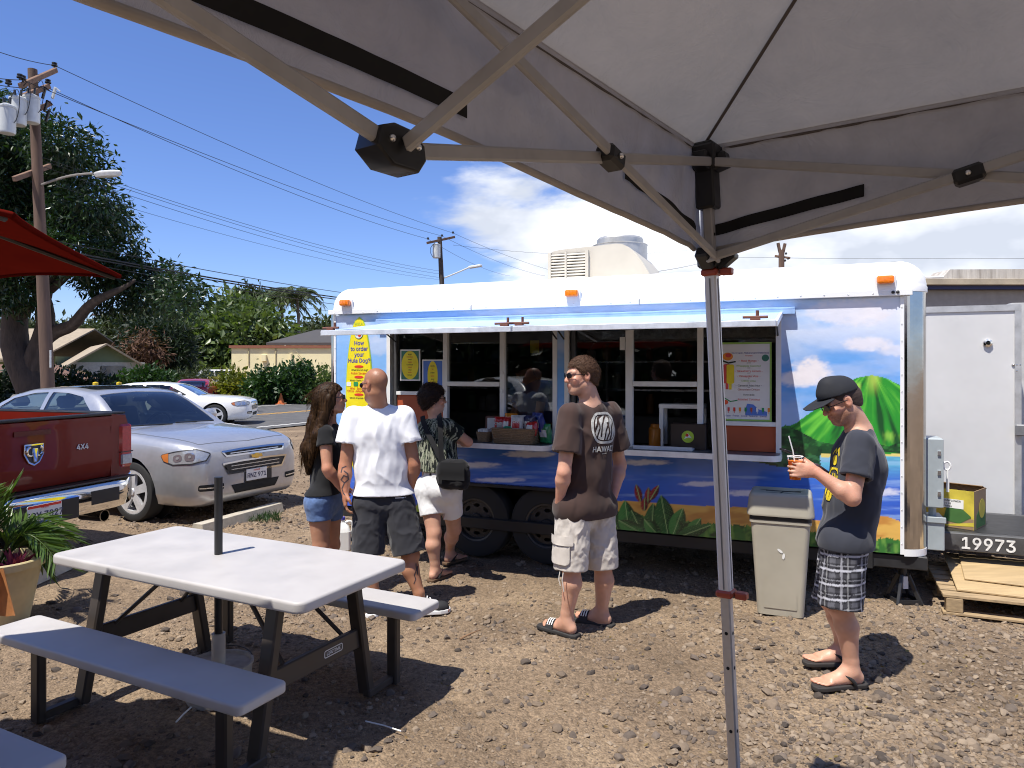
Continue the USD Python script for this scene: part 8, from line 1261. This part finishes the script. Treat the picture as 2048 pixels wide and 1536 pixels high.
bd = thing('stained_building', 'flat roofed building with a stained concrete parapet at the right edge', 'building', (9, 12, 0)); stain = M('stained_concrete', (.30, .27, .235), .9, scale=2.2, col2=(.58, .55, .50), stretch=(6, 6, .5), detail=8); d6 = 12.0; K = lambda x, y: at(x, y, d6)
x0, x1 = K(1858, 560)[0], 16.0; zb_ = lambda y: K(1950, y)[2]; part(bd, 'parapet', [trimesh.convex.convex_hull(np.array([[K(x, y)[0], yy, K(x, y)[2]] for x, y in ((1884, 562), (1908, 537)) for yy in (12.1, 12.6)] + [[x1, yy, z] for z in (zb_(562), zb_(533)) for yy in (12.1, 12.6)]))], stain, world=True)
part(bd, 'roof_beam', box(x0 - 1, x1, 11.75, 12.7, zb_(572.5), zb_(561), .005), M('beam_tan', (.42, .35, .25), .8, var=.2, scale=3), world=True); part(bd, 'blue_band', box(x0 - 1, x1, 11.85, 12.7, zb_(580), zb_(573), 0), M('band_navy', (.02, .025, .10), .5), world=True); part(bd, 'wall', box(x0 - 1, x1, 12.0, 18, -.1, zb_(580.5)), M('grey_render', (.30, .28, .26), .85, var=.1), world=True); part(bd, 'roof_pipe', tube([K(1850, 556), K(1886, 555)], .03, 6), lampm, world=True)

# the hedge behind the photographer, seen only mirrored in the serving windows
tree('hedge_bush', 'tall dark hedge behind the photographer, seen only mirrored in the serving windows', [], [((x, -6.5 - .3 * (x + 12) * .3, 1.6), (1.9, 1.2, 2.3)) for x in np.arange(-19, 3, 2.2)], 20000, .48, .3, darkl, 44, None, 'hedge', per=10, droop=.1, shell=.7)
# ------------------------------------------------------------------ trash bin, jack stand, carton, pallet
YAW = math.degrees(math.atan2(TU[1], TU[0])); c = ground(1566, 1233); bin_ = thing('trash_bin', 'tall tapered beige trash bin with a swing lid beside the man in the cap', 'trash bin', (c[0] + .03, c[1] + .12, 0), YAW)
beige = M('bin_beige', (.38, .35, .28), .5, var=.07, scale=4, bump=.0004, bscale=400)
def tap(w0, d0, w1, d1, z0, z1, r=.03, n=2): 
    rs = []
    for k in range(n): f = k / (n - 1); rs.append(np.column_stack([np.array(rrect(w0 + (w1 - w0) * f, d0 + (d1 - d0) * f, r, 5).exterior.coords)[:-1], np.full(len(rrect(w0, d0, r, 5).exterior.coords) - 1, z0 + (z1 - z0) * f)]))
    return ringloft(rs)
bb = part(bin_, 'bin_body', tap(.30, .235, .385, .30, .0, .66, .035, 8), beige, smooth=40); part(bb, 'bin_rim', tap(.40, .31, .40, .31, .635, .665, .035), beige, smooth=40)
bo_ = tri(stage and tap(.30, .235, .385, .30, .0, .66, .035, 8)); fo_ = ((0, -2, 0), (1, 0, 0), (0, 0, 1))
part(bb, 'moulded_arch', decal(bo_, sg.Polygon([(-.10, .055), (.10, .055), (.10, .16), (.075, .25), (.04, .29), (-.04, .29), (-.075, .25), (-.10, .16)]).buffer(.006), *fo_, -.0 + .004, .03), beige, smooth=True)
part(bb, 'leaf_mark', [decal(bo_, shapely.affinity.rotate(shapely.affinity.scale(sg.Point(a, b).buffer(.016), .55, 1.3), r), *fo_, .003, .01) for a, b, r in ((.0, .45, 52), (.022, .415, -8))], whitep, smooth=True)
part(bin_, 'bag_rim', tap(.402, .314, .396, .31, .655, .70, .035), blackp, smooth=40)
lid = part(bin_, 'lid', loft(rrect(.43, .335, .05, 6), [(0, .685), (-.003, .70), (.012, .815), (.020, .832), (.034, .840), (.06, .838), (.075, .828)]), beige, smooth=45); part(lid, 'lid_slot', [bar((-.10, .04, .8295), (.13, .04, .8295), .012, .004), bar((.02, .03, .8295), (-.01, -.085, .8295), .009, .004)], black)
g = ground(1822, 1212); js = thing('jack_stand', 'black jack stand with a red head under the trailer corner', 'jack stand', (g[0], g[1] + .1, 0)); blk_s = M('jack_black', (.02, .02, .022), .4); hd = .30
for k in range(4): a = math.pi / 4 + k * math.pi / 2; part(js, 'leg', bar((.12 * math.cos(a), .12 * math.sin(a), .0), (.03 * math.cos(a), .03 * math.sin(a), .20), .022, .03, .003), blk_s)
part(js, 'base_band', [bar((.115 * math.cos(a), .115 * math.sin(a), .02), (.115 * math.cos(a + math.pi / 2), .115 * math.sin(a + math.pi / 2), .02), .008, .03) for a in (math.pi / 4, math.pi * .75, math.pi * 1.25, math.pi * 1.75)], blk_s); part(js, 'post', tube([(0, 0, .12), (0, 0, .245)], .024, 12), blk_s); part(js, 'red_head', [tube([(0, 0, .20), (0, 0, hd)], .018, 10), box(-.035, .035, -.02, .02, hd - .012, hd + .012, .004)], M('jack_red', (.42, .03, .02), .4)); part(js, 'sticker', box(-.018, .018, -.032, -.026, .10, .19), whitep)
# carton on the draw frame
cy_ = M('carton_yellow', (.52, .42, .045), .7, var=.2, scale=9); cbrown = M('cardboard', (.30, .195, .105), .85, var=.12, scale=6); cgreen = M('carton_green', (.05, .14, .03), .7)
t_, z_ = face(1948, 1068, -.72); cn_ = TF + TU * t_ + TN * .72; cb_ = thing('fruit_carton', 'open yellow fruit carton printed with sunflowers on the draw frame', 'cardboard box', (*cn_, .438), YAW - 26)
Wc, Dc, Hc = .42, .30, .30
part(cb_, 'front_panel', box(-Wc, 0, 0, .006, 0, Hc), cy_); part(cb_, 'side_panel', box(-.006, 0, .0062, Dc, 0, Hc), cbrown); part(cb_, 'side_panel', box(-Wc, -Wc + .006, .0062, Dc, 0, Hc), cbrown); part(cb_, 'rear_panel', box(-Wc + .0062, -.0062, Dc - .006, Dc, 0, Hc), cbrown); part(cb_, 'bottom_panel', box(-Wc + .0062, -.0062, .0062, Dc - .0062, .004, .01), cbrown); part(cb_, 'flap', bar((-Wc + .01, Dc, Hc), (-.01, Dc, Hc), .12, .005, up=(0, .3, 1)), cbrown)
fp = ((0, 0, 0),); 
def cprint(shp, m, y=-.0012, nm='print'): part(cb_, nm, xf(ext(shp, .001), rx(90), (0, y, 0)), m, smooth=False)
clip = sg.box(-Wc + .002, .002, -.002, Hc - .002); rays = [sg.Polygon([(-.30, .0), (-.30 + .5 * math.cos(a), .5 * math.sin(a)), (-.30 + .5 * math.cos(a + .10), .5 * math.sin(a + .10))]).intersection(clip) for a in np.arange(.1, 3, .32)]
cprint(sg.box(-Wc + .002, .002, -.002, .085), cbrown, -.0008); cprint(shapely.union_all(rays).intersection(sg.box(-1, 0, 1, .085)), cy_, -.0022); cprint(sg.Point(-.30, .13).buffer(.10).intersection(clip), M('carton_gold', (.58, .36, .03), .7), -.0022); cprint(sg.Polygon([(-.20, .06), (-.10, .05), (-.03, .10), (-.10, .16), (-.18, .15)]).buffer(.01), cgreen, -.0024); cprint(sg.box(-.22, .155, -.07, .225), whitep, -.0036, 'label')
for k in range(3): part(cb_, 'label_text', xf(text(('SUNFLOWER', '25 LB', 'FRESH')[k], .014, .0006, True), rx(90), (-.21, -.0048, .205 - k * .022)), inkk, smooth=False)
part(cb_, 'side_print', [onplane(ext(sg.Polygon([(.05, .0), (.28, .0), (.28, .14), (.18, .18), (.06, .10)]), .001), (.0012, 0, .01), (0, 1, 0), (0, 0, 1))], cgreen, smooth=False); part(cb_, 'side_print', onplane(ext(sg.Point(.19, .14).buffer(.075), .001), (.0026, 0, .01), (0, 1, 0), (0, 0, 1)), cy_, smooth=False)
# pallet and plywood
pw = M('pallet_wood', (.33, .235, .13), .85, var=.25, scale=7, stretch=(1, 8, 8)); ply = M('plywood', (.42, .30, .155), .7, var=.15, scale=3, stretch=(1, 9, 4)); t0, z0 = face(1874, 1190, -.1); o_ = TF + TU * (TL + .10) - TN * .06; pal = thing('pallet', 'wooden pallet under the draw frame at the right edge', 'pallet', (*o_, 0), YAW - 1)
for k, y in enumerate((0, .42, .86)): part(pal, 'stringer', box(0, 1.25, y, y + .045, .022, .125), pw) if False else [part(pal, 'block', box(x, x + .10, y, y + .09, .02, .115, .004), pw) for x in (.0, .58, 1.15)]
for k in range(7): part(pal, 'deck_board', box(-.02, 1.27, k * .14, k * .14 + .10, .117, .138, .003), pw)
for k in range(3): part(pal, 'bottom_board', box(-.02, 1.27, k * .42, k * .42 + .095, .0, .018, .003), pw)
pls = thing('plywood_sheet', 'larger plywood sheet lying slanted on the pallet', 'plywood', (*(o_ + TU * .08 + TN * .10), .141), YAW - 3); part(pls, 'sheet', xf(box(0, 1.25, 0, .85, 0, .015, .003), rx(4)), ply); pls = thing('plywood_sheet', 'second plywood sheet, on top of the slanted one', 'plywood', (*(o_ + TU * .16 + TN * .30), .175), YAW - 6); part(pls, 'sheet', xf(box(0, 1.15, 0, .60, 0, .012, .003), rx(4)), ply)
# ------------------------------------------------------------------ goods on the serving shelves
def onshelf(px, y, z=WB): t = face(px, 760, -y)[0]; return TF + TU * t + TN * y
wick = M('wicker', (.26, .165, .085), .8, var=.3, scale=60, bump=.006, bscale=70, stretch=(1, 1, 2.2)); cl_, cr_ = onshelf(992, -.10), onshelf(1076, -.10); bw = np.linalg.norm(cr_ - cl_); bc = (cl_ + cr_) / 2
bk_ = thing('chip_basket', 'wide wicker basket heaped with bright chip bags', 'basket', (*bc, WB + .002), YAW); part(bk_, 'basket', [tap(bw * .92, .20, bw, .23, 0, .13, .03, 6)], wick, smooth=40); 
for k in range(9): z = .008 + k * .0145; f = k / 9; part(bk_, 'woven_band', tube(np.column_stack([np.array(rrect(bw * (.93 + .08 * f), .202 + .03 * f, .03, 4).exterior.coords), np.full(len(rrect(1, 1, .03, 4).exterior.coords), z) + .002 * np.sin(np.arange(len(rrect(1, 1, .03, 4).exterior.coords)) * 2.2 + k * 2)]), .0062, 5), wick, smooth=True)
gb_ = np.random.default_rng(12); bcol = [M('bag_' + n_, c_, .25, var=.12, scale=30, coat=.3) for n_, c_ in (('red', (.45, .02, .02)), ('blue', (.02, .04, .22)), ('green', (.03, .22, .08)), ('white', (.6, .58, .55)), ('teal', (.03, .30, .22)), ('orange', (.55, .2, .02)), ('navy', (.02, .025, .09)))]
def chipbag(o, w, h, tilt, yaw, m, label, m2, t_text=None):
    b = thing('chip_bag', label, 'chip bag', o, yaw, 'chip bags in the basket'); U = np.linspace(-1, 1, 15); V = np.linspace(-1, 1, 15); X, Z = np.meshgrid(U, V, indexing='ij'); puff = .035 * np.sqrt(np.clip((1 - X ** 4) * (1 - Z ** 2), 0, 1)) + .003 * np.sin(X * 9 + Z * 7); R_ = rx(tilt)
    for s in (-1, 1): P = np.stack([X * w / 2 * (1 - .05 * Z ** 2), s * puff - .0, (Z + 1) * h / 2], -1); q = grid(P @ R_.T); q.faces = q.faces[:, ::-1] if s > 0 else q.faces; pf = part(b, 'foil', q, m, smooth=True)
    part(b, 'printed_band', xf(grid(np.stack([X[3:12, 5:11] * w / 2, -puff[3:12, 5:11] - .002, (Z[3:12, 5:11] + 1) * h / 2], -1)), R_), m2, smooth=True)
    if t_text: part(b, 'lettering', xf(text(t_text, .022, .001, True, True), R_ @ rx(90), R_ @ np.array([0, -.040, h * .62])), whitep if m2 is not whitep else inkr, smooth=False)
spec = [(-.16, .02, .10, .15, 12, 20, 0, 'red chip bag leaning at the left end of the basket', 3, 'CHIPS'), (-.08, -.03, .09, .15, -10, -8, 0, 'red bag with a pale band low in the basket front', 3, None), (.02, -.05, .11, .16, -6, 4, 3, 'white and red striped popcorn style bag standing at the basket front', 0, "'Ono"), (.02, .03, .15, .17, 14, 12, 3, 'large white bag at the back of the heap', 6, 'SALT'), (.12, .02, .16, .17, 10, -22, 6, 'navy chip bag at the right of the heap', 3, 'MAUI'), (.15, -.05, .11, .12, -8, -18, 0, 'red bag at the right front of the basket', 3, None), (-.06, .05, .12, .18, 10, 0, 5, 'orange bag behind the striped one', 3, None), (-.04, -.07, .13, .08, -28, 6, 4, 'teal bag drooping over the basket rim', 2, None), (.19, .05, .14, .19, 8, -30, 1, 'blue chip bag at the far right back', 3, None)]
Ry = rz(YAW)
for x, y, w, h, ti, ya, mi, lb, m2, tx in spec: q = np.array([*bc, WB + .075]) + Ry @ np.array([x, y, 0]); chipbag(q, w, h, ti, YAW + ya, bcol[mi], lb, bcol[m2], tx)
q = onshelf(1092, -.06); chipbag(np.array([*q, WB + .004]), .12, .17, 6, YAW - 15, bcol[2], 'green and white bag standing right of the basket', bcol[3], None)
part(bk_, 'bag_seam_strip', [box(-bw * .2 + k * .028, -bw * .2 + k * .028 + .010, -.148, -.146, .10, .10) for k in ()] or box(-.01, .01, -.1165, -.115, .05, .09), wick)
q = onshelf(970, -.08); sbk = thing('straw_basket', 'small brown basket of napkins left of the chip basket', 'basket', (*q, WB + .002), YAW); part(sbk, 'basket', tap(.11, .10, .14, .12, 0, .085, .03, 5), wick, smooth=40); part(sbk, 'napkins', [box(-.05 + k * .016, -.038 + k * .016, -.04, .04, .02, .105 + .006 * (k % 2)) for k in range(6)], whitep)
q = onshelf(986, .12); pf = thing('photo_frame', 'small brown framed notice leaning behind the baskets', 'frame', (*q, WB + .002), YAW + 14); part(pf, 'frame', xf(box(-.075, .075, -.006, .006, 0, .21, .003), rx(-10)), M('frame_brown', (.12, .05, .03), .5)); part(pf, 'paper', xf(box(-.055, .055, -.009, -.0065, .02, .19), rx(-10)), paper)
q = onshelf(1378, .02); tb = thing('tip_box', 'dark brown box with a round logo on the right serving shelf', 'box', (*q, WB + .002), YAW); part(tb, 'box', box(-.135, .135, -.06, .08, 0, .20, .004), M('box_brown', (.035, .022, .016), .45)); part(tb, 'round_logo', xf(lathe([(.001, .003), (.046, .003), (.048, 0)], 24), rx(90), (.0, -.0605, .10)), paleg); part(tb, 'logo_leaf', xf(ext(sg.Polygon([(-.03, -.02), (.0, .03), (.03, -.01), (.0, -.005)]), .001), rx(90), (0, -.0640, .10)), whitep, smooth=False); part(tb, 'logo_fruit', xf(ext(sg.Point(-.005, .012).buffer(.012), .001), rx(90), (0, -.0655, .10)), inkr, smooth=False)
q = onshelf(1366, .22); st_ = thing('white_stand', 'white square framed stand behind the logo box', 'stand', (*q, WB + .002), YAW)
for x in (-.16, .16):
    for y in (-.08, .08): part(st_, 'leg', box(x - .018, x + .018, y - .018, y + .018, 0, .31, .003), frame_m)
part(st_, 'top', box(-.18, .18, -.10, .10, .31, .345, .004), frame_m)
q = onshelf(1312, .16); jr = thing('drink_jar', 'round jar of orange drink inside the right window', 'jar', (*q, WB - .01), YAW); part(jr, 'jar', lathe([(.001, 0), (.055, 0), (.06, .01), (.06, .15), (.045, .17), (.045, .19), (.001, .19)], 20), M('jar_orange', (.35, .12, .015), .15), smooth=35)
q = onshelf(1330, -.10); tr_y = thing('clear_tray', 'clear plastic ledge on the right serving shelf', 'tray', (*q, WB + .002), YAW); part(tr_y, 'ledge', box(-.24, .22, -.06, .05, .0, .016, .003), M('clear_tray_white', (.6, .62, .65), .2)); part(tr_y, 'lip', box(-.24, .22, -.066, -.0605, .0, .03, .002), M('clear_tray_white', (0, 0, 0)))
g = ground(684, 1098); jg = thing('plastic_jug', 'white plastic jug on the ground behind the bald man', 'jug', g, 20); js_ = man(tap(.15, .15, .15, .15, 0, .17, .03)) + man(ringloft([np.column_stack([np.array(rrect(a, a, r_, 5).exterior.coords)[:-1], np.full(20 + 4, z)]) for a, r_, z in ((.15, .03, .16), (.12, .03, .22), (.055, .02, .25), (.05, .02, .275))])); part(jg, 'jug_body', js_, whitep, smooth=40); part(jg, 'jug_handle', tube(smoothline([(.03, -.02, .25), (.085, -.02, .25), (.095, -.02, .19), (.07, -.02, .13)], 12), .012, 8), whitep, smooth=40); part(jg, 'cap', lathe([(.03, .275), (.03, .30), (.001, .30)], 16), inkb)
# ------------------------------------------------------------------ potted palm, wheel stops
pc_ = np.array([-3.42, 4.78, 0]); pot = thing('potted_palm', 'feathery palm in a cream pot with pink bromeliads at the left edge', 'potted plant', pc_); potm = M('pot_cream', (.56, .46, .25), .7, var=.15, scale=6, bump=.001); part(pot, 'pot', lathe([(.001, 0), (.16, 0), (.165, .01), (.235, .37), (.262, .375), (.268, .42), (.262, .428), (.240, .425), (.232, .36), (.001, .34)], 44), potm, smooth=40); part(pot, 'soil', lathe([(.231, .355), (.1, .372), (.001, .375)], 24), M('potting_soil', (.03, .022, .016), .95))
gp_ = np.random.default_rng(21); fro = LEAF('frond_green', [(.2, (.06, .11, .02)), (.5, (.13, .20, .03)), (.8, (.27, .30, .05))], .35, .3)
for k, (tx, ty, dd) in enumerate(((132, 1092, .2), (140, 1074, .35), (122, 1052, .5), (84, 1130, .2), (20, 984, .0), (112, 1120, -.05), (-30, 980, -.2), (-90, 1010, .0), (100, 1096, .6), (-120, 1080, -.3), (128, 1110, .3))):
    a = pc_ + [gp_.uniform(-.04, .04), gp_.uniform(-.04, .04), .37]; b = at(tx, ty, 4.78 + dd); m_ = (a + b) / 2 + np.array([0, 0, .14 + .06 * gp_.random()]) - (b - a) * [.12, .12, 0]; P = smoothline([a, m_, b], 18); T = nrm_rows(np.gradient(P, axis=0)); C, D = [], []
    for i in np.linspace(3.5, 17, 42):
        p_ = np.array([np.interp(i, np.arange(18), P[:, j]) for j in range(3)]); tt = nrm([np.interp(i, np.arange(18), T[:, j]) for j in range(3)]); sd = nrm(np.cross(tt, [0, 0, 1]))
        for e in (-1, 1): C.append(p_); D.append(tt * .8 + sd * e * .7 + np.array([0, 0, .12 - .25 * gp_.random()]))
    part(pot, 'frond', join(leafmesh(np.array(C), np.array(D), .19, .045, gp_, .1), tube(P, np.linspace(.007, .002, 18), 5)), fro, smooth=False, world=True)
pinkl = LEAF('bromeliad_pink', [(.2, (.30, .05, .12)), (.5, (.50, .12, .22)), (.8, (.65, .32, .38))], .4, .3)
for k in range(5): a = gp_.uniform(0, 6.28); c = pc_ + [.11 * math.cos(a), .11 * math.sin(a), .36]; n = 26; D = np.column_stack([gp_.normal(size=(n, 2)), np.abs(gp_.normal(size=n)) + .7]); part(pot, 'bromeliad', leafmesh(np.tile(c, (n, 1)), D, .13, .10, gp_, .2), pinkl, smooth=False, world=True)
sh_ = thing('palm_sheath', 'dry orange brown palm sheath lying against the cream pot', 'dry leaf', ground(8, 1225)); P = np.array([[at(-6 + (12 * u + 8 * math.sin(u * 2)) * (1 - .75 * v), 1232 - 95 * v, 4.46 + .03 * math.sin(u * 3)) + np.array([.04 * u * (1 - v * .5), .01 * math.cos(u * 6), 0]) for v in np.linspace(0, 1, 10)] for u in np.linspace(-1.5, 1.6, 10)]); part(sh_, 'sheath', grid(P), M('sheath_brown', (.36, .15, .05), .7, var=.25, scale=12), smooth=True, world=True)
cst = M('concrete_stop', (.40, .36, .29), .9, var=.2, scale=7, bump=.003, bscale=60)
def stop(label, a, b, group=None): t = thing('wheel_stop', label, 'wheel stop', (*((a + b) / 2)[:2], 0)); q = ext(sg.Polygon([(-.085, 0), (.085, 0), (.06, .10), (-.06, .10)]), np.linalg.norm(b - a)); u = nrm((b - a) * [1, 1, 0]); R_ = np.stack([np.cross(u, [0, 0, 1.0]), [0, 0, 1.0], u], 1); R_[:, 0] *= np.linalg.det(R_); part(t, 'block', xf(q, R_, a * [1, 1, 0]), cst, world=True)
stop('weathered concrete wheel stop in front of the silver sedan', ground(395, 1068), ground(556, 1022)); stop('concrete wheel stop in the shade behind the cream pot', ground(20, 1185), ground(146, 1128))
gg = np.random.default_rng(31); pts = np.array([ground(gg.uniform(478, 560), gg.uniform(1030, 1046)) for _ in range(420)]) * [1, 1, 0]; D = np.column_stack([gg.normal(size=(420, 2)) * .45, np.ones(420)]); single('weeds', leafmesh(pts, D, .075, .06, gg), hedge_g, 'tuft of green weeds growing along the wheel stop', 'weeds', None, 'stuff', smooth=False)
for lb, a, b, r_ in (('short white drinking straw in the shade under the bench', (352, 1452), (382, 1422), .004), ('long white drinking straw on the gravel near the photo\'s bottom edge', (731, 1450), (802, 1470), .0035)): A_, B_ = ground(*a), ground(*b); A_[2] = B_[2] = .018; single('drinking_straw', tube([A_, (A_ + B_) / 2 + [0, 0, .004], B_], r_, 8), whitep, lb, 'straw')
A_, B_ = ground(920, 1282), ground(962, 1264); single('twig', tube(smoothline([A_ + [0, 0, .012], (A_ + B_) / 2 + [.01, .0, .022], B_ + [0, 0, .014]], 10), np.linspace(.007, .003, 10), 6), M('twig_brown', (.22, .13, .07), .9), 'thin dry twig on the dirt between the table and the man in brown', 'twig')
# ------------------------------------------------------------------ gravel: thousands of loose stones, three tones
def stone_mesh(seed):
    s = trimesh.creation.icosphere(1 if seed % 3 else 2); v = np.array(s.vertices); g = np.random.default_rng(seed); v *= 1 + .55 * (meshkit.noise(v * 1.6 + seed * 7.1, seed)[:, None] - .5) + .3 * (meshkit.noise(v * 3.7 + seed, seed + 3)[:, None] - .5)
    for _ in range(5): n = nrm(g.normal(size=3)); dd = v @ n; lim = g.uniform(.55, .8); v = v - np.maximum(dd - lim, 0)[:, None] * n
    return trimesh.Trimesh(v * np.array([1, g.uniform(.7, .95), g.uniform(.5, .72)]), s.faces, process=False)
def stone_mat(name, ramp): 
    return usdkit.material(stage, '/World/Looks/' + name, {'o': ('object_info', {}), 'g': ('geometry', {}), 'n': ('noise_texture', {'scale': 60.0, 'detail': 6.0, 'roughness': .7}), 'ad': ('math', {'math_type': 'multiply_add', 'value2': .45}), 'hf': ('math', {'math_type': 'multiply', 'value2': .6}), 'r': ('rgb_ramp', {'ramp': ramp}), 'b': ('bump', {'strength': 1.0, 'distance': .004}), 'p': ('principled_bsdf', {'roughness': .93, 'specular_ior_level': .2})}, [('g.position', 'n.vector'), ('o.random', 'hf.value1'), ('n.fac', 'ad.value1'), ('hf.value', 'ad.value3'), ('ad.value', 'r.fac'), ('r.color', 'p.base_color'), ('n.fac', 'b.height'), ('b.normal', 'p.normal')], surface='p.BSDF')
smats = [stone_mat('lava_stone_brown', [(.1, (.10, .077, .058)), (.5, (.20, .152, .110)), (.88, (.30, .235, .17)), (.97, (.46, .41, .34))]), stone_mat('lava_stone_dark', [(.1, (.045, .037, .032)), (.5, (.11, .088, .072)), (.9, (.19, .15, .12))]), stone_mat('lava_stone_pale', [(.1, (.20, .17, .14)), (.5, (.31, .27, .225)), (.9, (.44, .40, .35))])]
gr = np.random.default_rng(99)
def scatter(name, label, X, Y, S, mk):
    pi = UsdGeom.PointInstancer.Define(stage, '/World/' + numbered('/World', name)); base = str(pi.GetPath()); pr = []
    for k in range(9):
        mt = smats[(0, 0, 1, 0, 0, 1, 0, 0, 0)[k] if mk is None else mk]; path = f'{base}/stone_{k:03d}'; usdkit.mesh(stage, path, stone_mesh(k + 3 + 9 * len(name)), mt, smooth=35); pr.append(path)
    n = len(X); idx = gr.integers(0, 9, n); z = ground_z(X, Y) + S * .12; a = gr.uniform(0, 2 * np.pi, n); tl = gr.normal(0, .25, (n, 2)); q = np.column_stack([np.cos(a / 2), tl[:, 0] * .5, tl[:, 1] * .5, np.sin(a / 2)]); q /= np.linalg.norm(q, axis=1, keepdims=True)
    pi.CreatePrototypesRel().SetTargets([Sdf.Path(x) for x in pr]); pi.CreateProtoIndicesAttr(Vt.IntArray.FromNumpy(idx.astype(np.int32))); pi.CreatePositionsAttr(Vt.Vec3fArray.FromNumpy(np.column_stack([X, Y, z]).astype(np.float32))); pi.CreateScalesAttr(Vt.Vec3fArray.FromNumpy((S[:, None] * gr.uniform(.8, 1.25, (n, 3))).astype(np.float32))); pi.CreateOrientationsAttr(Vt.QuathArray([Gf.Quath(float(w_), float(x_), float(y_), float(z_)) for w_, x_, y_, z_ in q])); tag(pi, label, 'gravel', None, 'stuff')
def place(n, d0, d1, x0=-150, x1=2200, dens=None):
    u = gr.random(n); d = (d0 ** -1.0 + (d1 ** -1.0 - d0 ** -1.0) * u) ** -1.0; px = gr.uniform(x0, x1, n); X = (px - CX) / F * d; k = np.ones(n) if dens is None else dens(X, d); m = gr.random(n) < k; m &= road_side(X, d) < -1.0; return X[m], d[m]
patch = lambda X, Y: np.clip((meshkit.fbm(np.stack([X * .55, Y * .55, 0 * X], -1), 3, 41) - .40) * 4.5 + .9 * np.clip((X + .6) * .8, 0, 1) * np.clip((4.6 - Y) * .9, 0, 1) + .5 * np.clip((Y - 5.6), 0, 1) * (X < 1.2), .14, 1)
X, Y = place(30000, 2.5, 9.5, dens=patch); S = np.clip(np.exp(gr.normal(-4.55, .48, len(X))), .004, .034); scatter('gravel', 'loose brown and grey lava gravel strewn over the lot', X, Y, S, None)
X, Y = place(20000, 2.5, 6.5, dens=lambda a, b: np.clip(patch(a, b) * 1.1, .35, 1)); S = np.clip(np.exp(gr.normal(-5.4, .32, len(X))), .0025, .009); scatter('grit', 'fine grit and chips of stone between the gravel', X, Y, S, None)
X, Y = place(9000, 7.5, 20, x0=-100, x1=1100, dens=patch); S = np.clip(np.exp(gr.normal(-4.2, .35, len(X))), .01, .035); scatter('far_gravel', 'coarser stones under and beyond the parked cars', X, Y, S, None)

X, Y = place(1500, 2.8, 8.5, dens=lambda a, b: np.where((b > 5.2) | (a > .4), .22, .07)); S = np.clip(np.exp(gr.normal(-3.75, .25, len(X))), .018, .042); scatter('rocks', 'scattered fist sized lumps of dark lava rock', X, Y, S, 1)
n_ = 150; P_ = np.array([ground(gr.uniform(500, 2050), gr.uniform(1180, 1530)) for _ in range(n_)]); P_[:, 2] = ground_z(P_[:, 0], P_[:, 1]) + .014; single('leaf_litter', leafmesh(P_, np.column_stack([gr.normal(size=(n_, 2)), gr.normal(0, .15, n_)]), .026, .22, gr), LEAF('litter_leaf', [(.2, (.16, .10, .04)), (.5, (.42, .36, .10)), (.8, (.55, .50, .40))], .6, .1), 'small yellow fallen leaves and scraps on the gravel', 'leaves', None, 'stuff', smooth=False)
